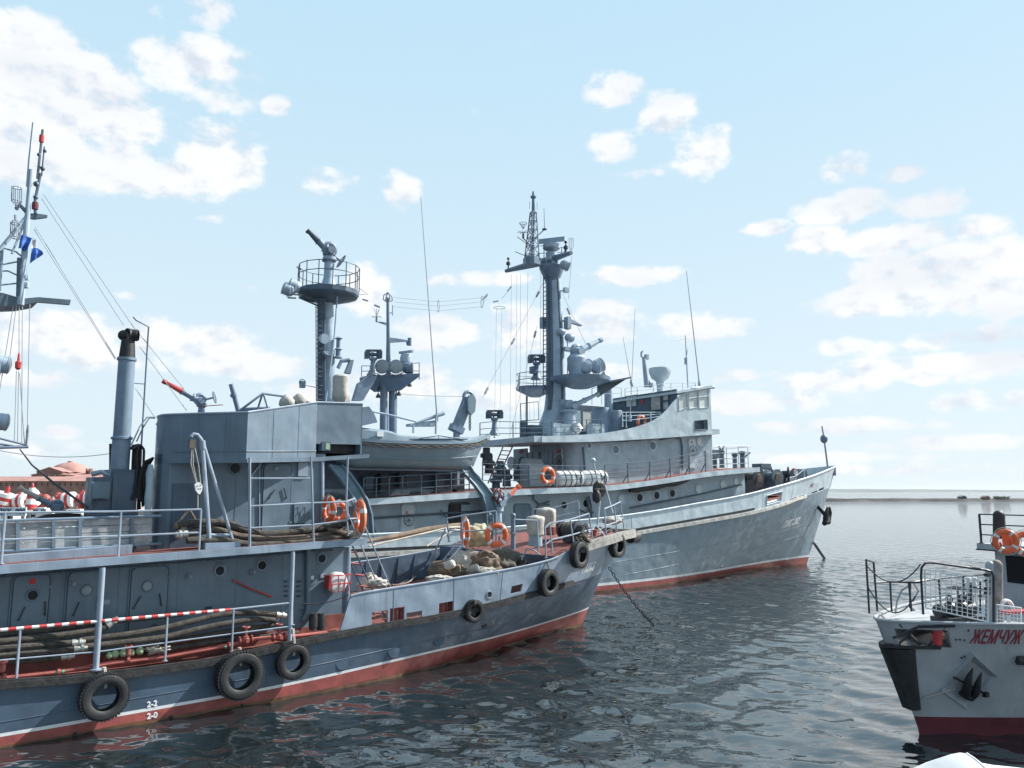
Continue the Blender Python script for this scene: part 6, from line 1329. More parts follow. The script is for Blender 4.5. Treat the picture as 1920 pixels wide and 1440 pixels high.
# ---- observation platform on two legs with its pole mast
OW = 4.1
for x in (720, 737): g = G(); _q = F.P(x,800,OW); g.cyl(V((_q.x, _q.y, 6.4)), F.P(x,712,OW), .21 if x == 737 else .19, n=12); build(g, 'platform_leg', 'mast_blue', far)
pl_ = [F.P(686,703,4.6), F.P(787,711,2.4), F.P(787,711,2.4)-F.n*1.6-F.u*.2, F.P(686,703,4.6)-F.n*.8]; z_ = F.P(740,707,OW).z
pl_ = [V((q.x, q.y, z_)) for q in pl_]
g = G(); g.prism([q-ZV*.12 for q in pl_], ZV*.14); cc = sum(pl_, V((0,0,0)))/4; lo_ = [cc+(q-cc)*.45-ZV*.75 for q in pl_]; g.loft([lo_, [q-ZV*.12 for q in pl_]], True); g.ngon(lo_); obs = build(g, 'observation_platform', 'mast_blue', far)
railing(obs, [(F.P(x, y0, 3.), F.P(x, y1, 3.)) for x, y0, y1 in [(678,706,686),(694,705,686),(748,707,684),(770,709,682),(786,711,680)]], (1., .5), 'far_dark', .018, .022)
sight(F.P(699,704,4), F.P(699,655,4).z-F.P(699,704,4).z, obs, .9); 
for x, y in ((716,688),(742,688)): searchlight(obs, F.P(x, y, 3.2), F.n*.8-F.u*.3-ZV*.05, .32, 'mast_blue', F.P(x,706,3.2))
searchlight(obs, F.P(765,690,3.2), F.u*.7+F.n*.4, .28, 'mast_blue', F.P(765,708,3.2))
c = F.P(761,672,3.6); g = G(); g.lathe(c, ZV, [(.28,-.2),(.3,0),(.24,.2)], 12); g.obox(c+ZV*.32, (F.n*.9+F.u*.4).normalized()*.4, F.u*.06, ZV*.06)
for d in (F.u*.2+F.n*.2, -F.u*.2-F.n*.2, F.u*.2-F.n*.2): g.tube([c-ZV*.2+d*.5, c-ZV*1.0+d], .03, 5)
build(g, 'radar', 'mast_light', obs)
g = G(); g.tube([F.P(728,712,OW), F.P(728,640,OW), F.P(727,558,OW)], [.14,.1,.07], 8); c = F.P(727,564,OW)
for k in range(4): d = F.u*cos(k*pi/2)+F.n*sin(k*pi/2); g.tube([c-ZV*.1, c+d*.25+ZV*.05, c+d*.22+ZV*.25, c+ZV*.42], .03, 5)
g.prism([F.P(730,633,OW), F.P(762,638,OW), F.P(762,641,OW), F.P(730,643,OW)], F.n*.08); g.tube([F.P(762,638,OW), F.P(764,648,OW)], .05, 5); g.lathe(F.P(768,641,OW), ZV, [(.1,0),(.1,.2)], 8); g.lathe(F.P(768,648,OW), ZV, [(.1,0),(.1,.2)], 8)
g.prism([F.P(727,606,OW), F.P(710,603,OW), F.P(706,604,OW), F.P(727,611,OW)], F.n*.06); g.tube([F.P(706,604,OW), F.P(706,594,OW)], .05, 5); g.tube([F.P(727,586,OW), F.P(736,587,OW)], .03, 5); g.tube([F.P(736,592,OW), F.P(736,572,OW)], .02, 5)
t_ = F.P(706,594,OW)
for k in range(6): d = F.u*cos(k*pi/3)+F.n*sin(k*pi/3); g.tube([t_, t_+d*.3], .01, 4); g.tube([t_, t_+d*.15+ZV*.4], .01, 4)
pm_ = build(g, 'pole_mast', 'mast_blue', obs)
for x, y in ((711,727),(747,722),(768,721),(709,742),(748,738)): g = G(); c = F.P(x, y, 3.8); g.lathe(c, ZV, [(.12,-.1),(.1,0),(.03,.12)], 8); g.tube([c+ZV*.1, c+ZV*.3], .02, 5); build(g, 'deck_lamp', 'dark_metal', obs)
# ---- ship's lifeboat in its davits
lb = empty('ships_lifeboat', F.L(-10.4, .6, 6.0), 'pale grey enclosed ship\'s boat hanging in curved davits, rope looped along its gunwale', 'boat')
lx = lambda x, y: F.S(x, y, -.4)
s1 = F.S(916,815,.7)+.05; s0 = s1-8.1; zk = F.Zc(780,879,.5); bw = .7
def sheer(t): return interp([0,.3,.6,.85,1],[7.28,7.16,7.2,7.36,F.Zc(916,815,.7)], t)
def half(t): return interp([0,.15,.4,.7,.88,1],[.55,.95,1.15,1.0,.55,.02], t)
def keelz(t): return interp([0,.15,.86,.94,1],[zk+.5,zk,zk,zk+.12,zk+.6], t)
g = G(); rows = []; NT = 30
for i in range(NT+1):
    t = i/NT; row = []
    for j in range(-9, 10):
        a = abs(j)/9; e = a**.6 if a else 0
        f = a**.55; zf = a**2.2 if t < .9 else a**1.6
        hw = half(t)*f; z = keelz(t)+(sheer(t)-keelz(t))*zf
        s = s0+(s1-s0)*t-(0 if t < .8 else (1-zf)*.75*((t-.8)/.2)**1.0)
        row.append(F.L(s, bw-.0+(hw if j < 0 else -hw), z))
    rows.append(row)
g.loft(rows); g.ngon(rows[0]); build(g, 'hull', 'boat_grey', lb, 50)
g = G(); rail_p = [[F.L(s0+(s1-s0)*i/NT, bw+sg*(half(i/NT)+.01), sheer(i/NT)) for i in range(NT+1)] for sg in (-1, 1)]
for rp_ in rail_p: sweep(g, rp_, [F.n if rp_ is rail_p[0] else -F.n]*(NT+1), -.09, .03, -.03, .05)
kp = [F.L(s0+(s1-s0)*i/NT-(0 if i/NT < .8 else .75*((i/NT-.8)/.2)), bw, keelz(i/NT)-.03) for i in range(3, NT+1)]; sweep(g, kp, [F.n]*len(kp), -.06, .02, -.05, .05); build(g, 'gunwale', 'boat_light', lb)
g = G(); 
for dz, ph in ((-.13,0),(-.2,.5)): g.tube([F.L(s0+(s1-s0)*i/90, bw-half(i/90)-.035, sheer(i/90)+dz-.05*abs(sin((i/6+ph)*pi))) for i in range(91)], .025, 5)
build(g, 'grab_rope', 'rope_dark', lb)
g = G(); g.tube([F.L(s0+(s1-s0)*t, bw-half(t)*.78-.02, zk+.42+.28*((t-.45)/.5)**2+(.1 if 0 else 0)) for t in [.12+.76*i/20 for i in range(21)]], .025, 6); build(g, 'bilge_rail', 'boat_light', lb)
g = G(); rows = []
for i in range(NT+1):
    t = i/NT*.97; h = interp([0,.16,.3,.36,.42,.8,1],[.52,.52,.5,.34,.28,.2,.0], t); hw = half(t)*interp([0,.8,1],[.86,.8,.3], t); z = sheer(t)
    rows.append([F.L(s0+(s1-s0)*t, bw+x*hw, z+y) for x, y in ((-1,0),(-.93,h*.8),(-.82,h),(0,h*1.12+.02),(.82,h),(.93,h*.8),(1,0))])
g.loft(rows); g.ngon(rows[0]); cb = build(g, 'cabin', 'boat_light', lb, 30)
g = G(); a = lambda t, z, d=.03: F.L(s0+(s1-s0)*t, bw-half(t)*.84-d, sheer(t)+z); g.tube([a(.42,.12), a(.8,.1)], .03, 6); g.tube([a(.48,.17), a(.6,.3), a(.74,.14)], .02, 6)
for t, z in ((.53,.22),(.6,.28),(.67,.22)): g.tube([a(t,.1), a(t,z)], .015, 5)
build(g, 'grab_rail', 'far_dark', cb)
g = G(); g.obox(F.L(s0+(s1-s0)*.25, bw-half(.25)*.86, sheer(.25)+.3), F.u*.15, F.n*.03, ZV*.11); build(g, 'boat_lamp', 'white', cb)
g = G(); c = F.L(s0+(s1-s0)*.2, bw-.2, sheer(.2)+1.0); g.prism([F.P(x, y, -.1) for x, y in [(660,766),(692,762),(702,776),(708,792),(672,800),(655,800)]], -F.n*1.2); build(g, 'spray_hood', 'mast_blue', cb)
g = G(); g.tube([F.P(700,772,.6), F.P(730,778,.6), F.P(790,793,.6)], .045, 6); g.tube([F.P(780,793,.3), F.P(832,775,.3)], [.05,.1], 8); g.tube([F.P(818,776,.2), F.P(817,814,.2)], .05, 6); g.tube([F.P(775,797,.3), F.P(775,812,.3)], .05, 6); g.tube([F.P(728,778,.6), F.P(728,806,.6)], .04, 6); g.prism([F.P(770,794,.3), F.P(815,788,.3), F.P(820,799,.3), F.P(770,799,.3)], -F.n*.5); build(g, 'stowed_mast', 'mast_light', lb)
def davit_arm(pts, lab):
    g = G(); P_ = [F.P(x, y, w_) for x, y, w_ in pts]; rows = []
    o = empty('davit', P_[-1], None, None) if 0 else None
    for dy in (-.28, .28): g.tube([p+F.u*dy for p in P_], .09, 8)
    g.loft([[p-F.u*.28 for p in P_], [p+F.u*.28 for p in P_]]); g.loft([[p-F.u*.28-F.n*.12 for p in P_], [p+F.u*.28-F.n*.12 for p in P_]])
    dv_ = build(g, lab, 'far_teal', far)
    g = G()
    for dy in (-.28, .28): g.tube([p+F.u*dy+F.n*.09 for p in P_], .03, 6)
    build(g, 'davit_flange', 'boat_light', dv_); return dv_
davit_arm([(868,868,.6),(880,888,.4),(898,908,.2),(913,928,.0),(920,950,.05),(922,1000,.1)], 'davit')
davit_arm([(630,872,.6),(645,890,.4),(662,914,.2),(676,938,.0),(684,965,.05),(688,1020,.1)], 'davit')
g = G(); c0, c1 = F.P(856,804,1.6), F.P(878,748,1.6); d = (c1-c0).normalized(); e = d.cross(F.n).normalized(); g.obox((c0+c1)/2, d*((c1-c0).length/2), e*.22, F.n*.18); g.obox(c0, e*.32, d*.16, F.n*.24); g.tube([c0, V((c0.x, c0.y, 5.3))], .16, 10); dc = build(g, 'davit_head', 'mast_blue', far)
g = G(); b = F.P(881,758,1.4); g.prism([b+F.u*x+ZV*y for x, y in ((-.2,.25),(-.1,.42),(.15,.42),(.25,.2),(.2,-.35),(0,-.55),(-.18,-.35))], F.n*.18); g.torus(c1+ZV*.1, F.n, .25, .09, 18, 8); build(g, 'block', 'boat_light', dc)
g = G(); 
for i in range(9): p = F.P(881,776+i*3.6,1.4); g.torus(p, F.n if i % 2 else F.u, .06, .022, 10, 5)
build(g, 'fall_chain', 'dark_metal', dc)
for x, y in ((690,905),(718,905),(752,900),(826,902),(842,905),(860,905)): g = G(); c = F.P(x, y, 2.0); g.obox(c, F.u*random.uniform(.15,.4), F.n*.2, ZV*random.uniform(.3,.55)); g.tube([c-F.u*.4-ZV*.4, c+F.u*.4+ZV*.5], .03, 5); build(g, 'deck_locker', random.choice(['far_dark','far_teal','dark_metal']), far)  # dark tones carry the same painted shade under the lifeboat
# red and white water cannon on the side deck
monitor(far, F.P(934,985,.2), F.P(936,944,.2), F.P(974,911,.2), 'mast_light', 'orange', .15, F.P(915,968,.1))
g = G()
for k in range(8): g.torus(F.P(931,930,.1), (k-4,1,k % 3-1), .35, .03, 18, 5)
tag(build(g, 'red_hose_loops', 'ferry_red'), 'dark red hose looped round the davit foot beside the water cannon', 'hose')
# ---- wires
def wire(pts, lab, name='wire', m='wire_pale', r=.011, cat='cable', extra=None, group=None):
    g = G(); g.tube(pts, r, 4, False)
    if extra: extra(g)
    return tag(build(g, name, m), lab, cat, group)
def ins(*ps):
    def f(g):
        for p, d in ps: g.lathe(p-d*.22, d, [(.05,0),(.07,.1),(.05,.2),(.07,.3),(.04,.44)], 8)
    return f
a, b = F.P(1024,520,4.1), F.P(905,745,3.0); wire([a, b], 'long stay with dark insulators sloping left from the big mast', extra=ins((F.P(1008,552,4.0),(b-a).normalized()),(F.P(962,640,3.6),(b-a).normalized()),(F.P(912,733,3.1),(b-a).normalized())))
a, b = F.P(1050,540,4.1), F.P(1105,660,2.5); wire([a, b], 'short stay sloping right from the big mast toward the upper water cannon', extra=ins((F.P(1066,584,3.6),(b-a).normalized())))
a, b = F.P(1007,612,4.4), F.P(955,820,3.4); wire([a, b], 'lower stay running down left of the big mast to the rail', extra=ins((F.P(1003,627,4.3),(b-a).normalized()),(F.P(971,725,3.8),(b-a).normalized())))
for i, (x, y, x1) in enumerate([(959,515,956),(969,515,967),(976,513,975),(990,511,985),(1014,507,1012),(1072,480,1066)]):
    a = F.PS(x, y, s_y); b = F.P(x1, 815 if i < 5 else 560, 3.6); wire([a, b], 'thin flag halyard hanging straight down from the yard', 'halyard', group='halyards below the yard')
def cage(g):
    for x, y in ((822,574),(904,566),(936,577)): c = F.P(x, y, 4.1); g.torus(c, F.u*.9+F.n*.3 if x < 930 else ZV, .32, .014, 18, 4)
    for dy in (-8, 0, 9): g.tube([F.P(738,566+dy,4.1), F.P(822,574+dy,4.1), F.P(904,566+dy,4.1), F.P(914,554,4.1)], .009, 4)
    for d in (-5, 5): g.tube([F.P(936+d,577,4.1), F.P(932+d,800,4.0)], .008, 4)
    for x, y, x1, y1 in ((905,562,914,552),(925,566,934,564),(952,546,958,538),(680,561,690,564),(702,572,712,576)): a, b = F.P(x, y, 4.1), F.P(x1, y1, 4.1); g.tube([a, b], .045, 6)
wire([F.P(941,560,4.1), F.P(960,537,4.1)], 'wire cage antenna with hoops strung between pole mast and big mast', 'wire_antenna', r=.012, cat='antenna', extra=cage)
wire(sag(F.P(747,738,3.8), F.P(868,743,1.8), .05), 'thin level wire from the observation platform to the davit head')
# ---- the near ship's own mast, mostly out of frame on the left
mw = 3.15
def n_(x, y, w_=mw): return N.P(x, y, w_)
g = G(); q = n_(-85, 600); q.z = 3.4; g.tube([q, V((q.x, q.y, 10.5))], [.22,.16], 14); nm = build(g, 'mast', 'mast_blue', near)
g = G(); g.tube([n_(38,572), n_(44,500), n_(58,318)], [.085,.075,.05], 10); g.tube([n_(51,350), n_(55,300), n_(62,230)], [.03,.03,.022], 8); 
for x, y in ((53,322),(51,347),(50,363)): g.tube([n_(x,y), n_(x+7,y+1)], .02, 6)
for y in (520, 535): g.lathe(n_(48,y), ZV, [(.075,-.06),(.085,0),(.075,.06)], 10)
g.tube([n_(-20,492), n_(50,406)], .045, 8); g.tube([n_(22,476), n_(48,412)], .025, 6); build(g, 'topmast', 'mast_light', nm)
g = G(); g.tube([n_(36,556), n_(38,484)], .07, 8); build(g, 'lamp_post', 'far_dark', nm)
g = G(); g.prism([n_(-60,575), n_(-60,545), n_(5,549), n_(50,562), n_(72,566), n_(40,572)], -N.n*.9); g.prism([n_(40,560), n_(72,557), n_(133,562), n_(131,571), n_(70,566)], -N.n*.12); build(g, 'crosstree', 'far_dark', nm)
g = G(); g.prism([n_(54,400), n_(68,400), n_(89,403), n_(89,407), n_(66,410), n_(54,408)], -N.n*.12); g.tube([n_(66,400), n_(66,375), n_(72,345), n_(76,325)], .035, 6); g.tube([n_(70,335), n_(80,243)], .03, 6); g.tube([n_(78,330), n_(83,275)], .018, 5)
for x, y, r in ((68,345,.06),(67,370,.05),(74,312,.03),(84,283,.04),(73,290,.04),(80,316,.05)): g.ball(n_(x,y), r*1.2, 8, 6)
g.tube([n_(30,392), n_(38,385), n_(50,398)], .05, 6); build(g, 'instrument_arm', 'far_dark', nm)
for x, y, r, m in ((78,260,.055,'bright_red'),(66,386,.07,'ferry_red')): g = G(); g.lathe(n_(x,y), ZV, [(r,-.09),(r*1.1,0),(r,.09)], 10); build(g, 'mast_light', m, nm)
for x, y0, y1 in ((31,352,384),(29,413,446)):
    g = G(); t_, b_ = n_(x,y0), n_(x,y1); 
    if y0 > 400: t_, b_ = b_, t_
    for k in range(8): d = V((cos(k*pi/4), sin(k*pi/4), 0))*.11; g.tube([b_+d*.4, b_.lerp(t_,.2)+d, t_+d], .008, 4)
    g.torus(t_, ZV, .11, .01, 16, 4); g.torus(b_.lerp(t_,.2), ZV, .11, .01, 16, 4); g.cyl(b_, b_.lerp(t_,-.3), .03, n=6); build(g, 'cage_aerial', 'wire_pale', nm)
g = G()
for l in ([(-30,455),(10,466),(30,472),(42,482)], [(-30,497),(5,496),(36,490)], [(-30,508),(15,508),(32,516),(40,528)], [(-30,534),(5,534),(34,531)]): g.tube([n_(*p) for p in l], .02, 6)
g.tube([n_(4,466), n_(-1,545)], .035, 6); build(g, 'platform_rail', 'mast_blue', nm)
for x, y in ((1,683),(-2,790)): searchlight(nm, n_(x, y, 3.0), N.u*.93+N.n*.15-ZV*.1, .2, 'mast_light')
g = G(); g.tube([n_(-40,840), n_(53,838)], .035, 8); g.tube([n_(-40,812), n_(48,834)], .025, 8); g.tube([n_(-40,826), n_(25,836)], .025, 8); g.prism([n_(-40,843), n_(30,841), n_(48,839), n_(48,835), n_(-40,836)], -N.n*.06); build(g, 'signal_boom', 'mast_blue', nm)
g = G(); c = n_(34,684); g.lathe(c-ZV*.1, ZV, [(.03,-.02),(.065,.02),(.07,.16),(.03,.2),(.025,.34),(.01,.4)], 10); hk = tag(build(g, 'hook_block', 'bright_red'), 'small red hook block hanging on ropes under the left mast crosstree', 'block')
for i, (x0, y0, x1, y1) in enumerate([(36,570,36,668),(35,696,33,830),(31,696,27,828),(25,573,-5,760),(31,572,16,690),(56,570,51,820),(42,572,41,832),(37,700,46,832)]):
    a, b = n_(x0,y0), n_(x1,y1); g = G(); g.tube([a, b], .01, 5)
    if i == 5: g.lathe(b, ZV, [(.035,-.2),(.03,.1),(.04,.12),(.02,.3)], 8)
    tag(build(g, 'halyard', 'wire_pale'), 'thin rope hanging from the left mast crosstree toward the boom', 'rope', 'halyards of the near mast')
g = G(); g.tube([n_(37,842), n_(60,872), n_(100,905,2.4), n_(165,952,1.6)], [.014,.02,.03,.03], 6)
tag(build(g, 'stay_rope', 'dark_metal'), 'dark thick stay running from the boom tip down to the funnel casing', 'rope')
for i, (x0, y0, x1, y1, w1_) in enumerate([(82,365,255,620,2.0),(78,372,232,610,2.0),(66,425,217,672,2.0),(64,430,216,674,2.2),(258,622,378,770,2.2),(262,650,350,770,2.2),(254,728,290,782,2.2)]):
    a = n_(x0,y0) if i < 4 else N.P(x0,y0,2.0); b = N.P(x1,y1,w1_); g = G(); g.tube([a, b], .009, 4)
    tag(build(g, 'stay_wire', 'wire_pale'), ['pale wire from the left masthead down past the funnel cap','thin pale wire left of its twin running to the funnel top','pale wire from below the flag to the funnel flange','thin wire just under another, ending at the funnel collar','wire from the funnel top past the red water cannon nozzle','wire from the funnel cap to the bridge roof, left one','short wire from the funnel pipe to the aft bridge corner'][i], 'cable')
wire(sag(n_(0,845), N.P(210,850,2.6), .12), 'slack thin cable drooping between boom and funnel')
def flag(pts, m, lab, seed):
    a, b, c, d = [n_(x, y, 3.0) for x, y in pts]; rows = []; g = G()
    for sgn in (0, .012):
        rows = []
        for i in range(13):
            u_ = i/12; row = []
            for j in range(9): v_ = j/8; p = a.lerp(b, u_).lerp(d.lerp(c, u_), v_); row.append(p+N.n*(.07*sin(u_*7+seed)*(.3+v_)+.03*sin(v_*9+u_*5)+sgn))
            rows.append(row)
        g.mat(0)
        if isinstance(m, list):
            for i in range(12):
                for j in range(8): g.mat(0 if i < 5 else 1); g.add([rows[i][j], rows[i+1][j], rows[i+1][j+1], rows[i][j+1]], [(0,1,2,3)])
        else: g.loft(rows)
    return tag(build(g, 'signal_flag', m, flip=False, ang=60), lab, 'flag')
flag([(40,440),(60,446),(50,470),(34,466)], 'blue_cloth', 'plain blue signal flag hanging left of the topmast', 0)
flag([(61,446),(56,494),(80,478),(66,452)], ['white','blue_cloth'], 'white and blue signal flag flying right of the topmast', 2)
# another water cannon beside the plank gangway
monitor(near, N.P(112,985,3.2), N.P(106,952,3.2), N.P(35,914,3.2), 'mast_blue', 'canvas', .07)
g = G(); g.prism([N.P(x, y, 2.4) for x, y in [(62,974),(86,965),(120,962),(152,963),(150,972),(100,976)]], -N.n*.3); tag(build(g, 'tarpaulin', 'black'), 'dark tarpaulin ridge lying behind the plank gangway', 'tarpaulin')
# ---------------------------------------------------------------- white passenger boat at the right edge
W0 = V((8.5, 17.5, 0)); WA = V((cos(R(20)), sin(R(20)), 0)); WP = V((sin(R(20)), -cos(R(20)), 0))     # aft, port (towards us)
wl_ = lambda s, h, z: W0 + WA*s + WP*h + V((0, 0, z))
ferry = empty('passenger_boat', wl_(6, 0, 0), 'white passenger boat with dark red waterline and red name, cut off by the right edge', 'boat')
WZ = 2.36
hw0 = lambda s: interp([0,.6,1.5,3,5,8,14], [0,.24,.58,1.1,1.7,2.2,2.3], s)
hw1 = lambda s: interp([-.95,-.8,-.5,0,.8,2,3.5,6,14], [.0,.22,.45,.78,1.22,1.72,2.15,2.5,2.6], s)
def wsh(u, z):                                         # u: 0 at the stem .. 14 aft
    t = max(0, min(1, z/WZ)); s0, s1 = u, -.95+u*(14.95/14)
    return (s0+(s1-s0)*t**1.05, hw0(s0)+(hw1(s1)-hw0(s0))*t**1.15, z)
def wpt(q, sb=False, out=0): return wl_(q[0], (-1 if sb else 1)*(q[1]+out), q[2])
wu = breaks(0, 3, .15)[:-1]+breaks(3, 14, .8)
g = G()
for sb in (False, True):
    for mi, za, zb_, n in ((1,-.6,.36,4),(0,.36,1.6,6),(0,1.6,WZ,4)):
        if sb or mi == 1 or zb_ < 2: g.mat(mi); g.loft([[wpt(wsh(u, za+(zb_-za)*i/n), sb) for u in wu] for i in range(n+1)])
g.mat(0); g.ngon([wl_(14, h, z) for h, z in ((-2.3,-.6),(2.3,-.6),(2.6,WZ),(-2.6,WZ))])
# port side above z 1.6, with the bow opening left out
holey(g, lambda u, z: wpt(wsh(u, z)), lambda u, z: wpt(wsh(u, z), False, -.05), sorted(set(wu+[.95])), [1.6,1.84,2.2,WZ], [(.15,.95,1.84,2.2)])
fhull = build(g, 'hull', ['ferry_white','ferry_red'], ferry, 35); bvW = BVHTree.FromPolygons(g.v, g.f)
g = G(); uu = [u for u in wu if u < 13.5]
g.loft([[wpt(wsh(u, 2.22), sb, -.06) for sb in (False, True)] for u in uu if u > .9]); build(g, 'foredeck', 'ferry_white', ferry)
g = G(); g.loft([[wpt(wsh(u, 1.72), sb, -.06) for sb in (False, True)] for u in uu if u < 3]); build(g, 'bow_floor', 'ferry_white', ferry)
g = G(); g.tube([wpt(wsh(u, WZ)) for u in wu], .035, 6); g.tube([wpt(wsh(u, WZ), True) for u in wu], .035, 6); build(g, 'gunwale', 'ferry_white', fhull)
# broad black rubber over the stem with its ledge
g = G(); rows = []
for i in range(13):
    z = .52+(1.78-.52)*i/12; row = []; ue = .15+.2*i/12
    for j in range(-8, 9): u = ue*abs(j)/8; q = wsh(u, z); row.append(wpt(q, j > 0, .03+.10*(1-(abs(j)/8)**3))-WA*(.12*(1-abs(j)/8)))
    rows.append(row)
g.loft(rows); g.ngon(rows[0]); g.ngon(rows[-1]); bf = build(g, 'stem_fender', 'black_rubber', ferry, 60)
g = G(); P_ = [wpt(wsh(.75*abs(j)/8, 1.8), j > 0, .04)-WA*(.2*(1-abs(j)/8)) for j in range(-8, 9)]; g.prism(P_, ZV*.07); build(g, 'fender_ledge', 'black', bf)
g = G(); rows = [rows_[-1:] for rows_ in rows[:1]]; q = wsh(.22, .75); g.tube([wpt(q, False, .05), wpt(wsh(.6,.9), False, .06), wpt(wsh(.85,.97), False, .02)], .018, 6); build(g, 'lashing', 'rope', bf)
# braces and red bucket in the bow opening
g = G()
for a, b in ((.15,.55),(.5,.25),(.6,.95),(.95,.6)): g.tube([wpt(wsh(a,1.86), False, -.05), wpt(wsh(b,2.3), False, -.03)], .03, 6)
g.tube([wpt(wsh(.1,2.0), False, 0), wpt(wsh(.5,2.26), False, .02), wpt(wsh(1.05,2.3), False, .02)], .03, 6); build(g, 'bow_brace', 'dark_metal', ferry)
c = wpt(wsh(.72,1.9), False, .02); g = G(); g.lathe(c, ZV, [(.09,0),(.11,.26),(.12,.27),(.12,.29),(.1,.29)], 16); g.tube(arc(c+ZV*.28, WA*.11, ZV*.12, 0, pi, 8), .008, 4); tag(build(g, 'bucket', 'bright_red'), 'small red bucket standing in the opening at the white boat bow', 'bucket')
# name
p = aty(1842, 1211, 16.55)
lettering('ЖЕМЧУЖ', .40, p, V((.97,.24,0)), ZV, 'letter_red', ferry, shear=.1, bvh=bvW, dirn=-WP, sx=.47, bold=.008)
# anchor pocket and anchor
def onW(x, y): d = ray(x, y).normalized(); h = bvW.ray_cast(O, d); return (h[0] if h[0] else aty(x, y, 16.5)), (h[1] if h[0] else WP)
px4 = [onW(*q)[0] for q in ((1820,1222),(1866,1264),(1812,1328),(1763,1292))]; nW = (px4[1]-px4[0]).cross(px4[3]-px4[0]).normalized(); nW = nW if nW.dot(WP) > 0 else -nW
c4 = sum(px4, V((0,0,0)))/4; g = G(); outer = [q+nW*.02 for q in px4]; inner = [c4+(q-c4)*.78-nW*.02 for q in px4]; top = [q+nW*.10 for q in px4[:2]]
g.loft([[q-nW*.05 for q in px4], [px4[0]+nW*.16, px4[1]+nW*.12, px4[2]+nW*.03, px4[3]+nW*.05], [c4+(px4[0]-c4)*.9+nW*.12, c4+(px4[1]-c4)*.9+nW*.08, c4+(px4[2]-c4)*.9+nW*.02, c4+(px4[3]-c4)*.9+nW*.02], inner], True); g.ngon(inner); build(g, 'anchor_pocket', 'ferry_white', ferry)
an2 = empty('anchor', c4+nW*.1, 'black two-fluked anchor stowed in the white boat side', 'anchor'); k = lambda x, y, d=.1: onW(x, y)[0]+nW*d
g = G()
def fluke(ps, rs):
    n_ = 14; ts = [i/(len(ps)-1) for i in range(len(ps))]; g.tube([V([interp(ts, [p[j] for p in ps], i/n_) for j in range(3)]) for i in range(n_+1)], [interp(ts, rs, i/n_) for i in range(n_+1)], 14)
fluke([k(1813,1300,.12), k(1805,1288,.14), k(1808,1268,.16), k(1819,1246,.12)], [.05,.085,.07,.01]); fluke([k(1818,1302,.12), k(1822,1292,.14), k(1826,1275,.16), k(1835,1254,.12)], [.05,.075,.06,.01]); g.tube([k(1796,1292,.12), k(1808,1300,.14), k(1818,1303,.12)], .06, 8); g.tube([k(1784,1265,.08), k(1810,1278,.1), k(1843,1296,.1)], .022, 6); g.obox(k(1844,1297,.1), WA*.05, WP*.04, ZV*.05); build(g, 'anchor_body', 'black', an2)
g = G(); a, b = onW(1902,1237)[0], onW(1935,1239)[0]; g.tube([a+WP*.06, b+WP*.06], .09, 8); build(g, 'side_fender', 'black_rubber', ferry)
for x, y in ((1800,1199),(1808,1200),(1793,1199),(1803,1233),(1808,1231),(1816,1182)): p, nn = onW(x, y); g = G(); g.cyl(p-WP*.01, p+WP*.012, .022, n=10); build(g, 'bolt', 'dark_metal', fhull)
# bow rails: chain-hung posts, hoop-framed mesh panel
wy = lambda x, y, Y: aty(x, y, Y)
def wpost(x0, y0, x1, y1, Y): return (wy(x0, y0, Y), wy(x1, y1, Y))
P0 = [wpost(1630,1150,1624,1050,17.0), wpost(1645,1146,1638,1054,17.5), wpost(1672,1148,1669,1091,17.9), wpost(1709,1146,1704,1092,16.95), wpost(1706,1140,1707,1092,18.4), wpost(1764,1132,1760,1085,18.6), wpost(1808,1132,1806,1080,18.7)]
g = G(); g.tube([P0[0][1], P0[1][1]], .022, 6); g.tube([P0[1][0].lerp(P0[1][1],.58), P0[2][1], P0[4][1], P0[5][1], P0[6][1], wy(1850,1077,18.7)], .02, 6); g.tube([P0[2][1], P0[3][1]], .02, 6); g.tube([P0[3][1], wy(1725,1092,16.7)], .02, 6); br = build(g, 'bow_rail', 'dark_metal', ferry)
for a, b in P0: g = G(); g.tube([a, b], .021, 6); build(g, 'post', 'dark_metal', br)
g = G(); g.tube([wy(1679,1150,17.2), wy(1682,1128,17.3), wy(1690,1108,17.3), wy(1704,1098,17.3)], .02, 6); g.tube([wy(1712,1128,17.5), wy(1722,1108,17.4), wy(1712,1092,17.2)], .018, 6); build(g, 'rail_hoop', 'ferry_white', br)
g = G(); g.tube(sag(P0[0][1].lerp(P0[0][0],.1), wy(1726,1058,16.7), .35, 16), .014, 5); tag(build(g, 'chain', 'dark_metal'), 'upper slack chain hung between the posts at the white boat bow', 'chain')
g = G(); g.tube(sag(P0[0][0].lerp(P0[0][1],.5), wy(1716,1118,16.8), .42, 16), .014, 5); tag(build(g, 'chain', 'dark_metal'), 'lower slack chain drooping to deck level at the white boat bow', 'chain')
Yh = 16.75; h1 = lambda x, y: wy(x, y, Yh+.0*(x-1728))
g = G(); g.tube([h1(1731,1152), h1(1727,1080), h1(1728,1064), h1(1735,1056), h1(1748,1055), h1(1850,1069), h1(1859,1072), h1(1863,1082), h1(1863,1172)], .025, 8); hp = build(g, 'mesh_panel_frame', 'dark_metal', ferry)
g = G(); A_, B_, C_, D_ = h1(1736,1140), h1(1853,1166), h1(1853,1084), h1(1734,1068)
for i in range(13): t = i/12; g.tube([A_.lerp(B_, t), D_.lerp(C_, t)], .008 if i % 12 else .016, 4)
for i in range(11): t = i/10; g.tube([A_.lerp(D_, t), B_.lerp(C_, t)], .008 if i % 10 else .018, 4)
build(g, 'wire_mesh', 'white', hp)
g = G(); A_, B_, C_, D_ = h1(1869,1168), h1(1914,1174), h1(1914,1140), h1(1869,1134)
for i in range(8): t = i/7; g.tube([A_.lerp(B_, t), D_.lerp(C_, t)], .008, 4)
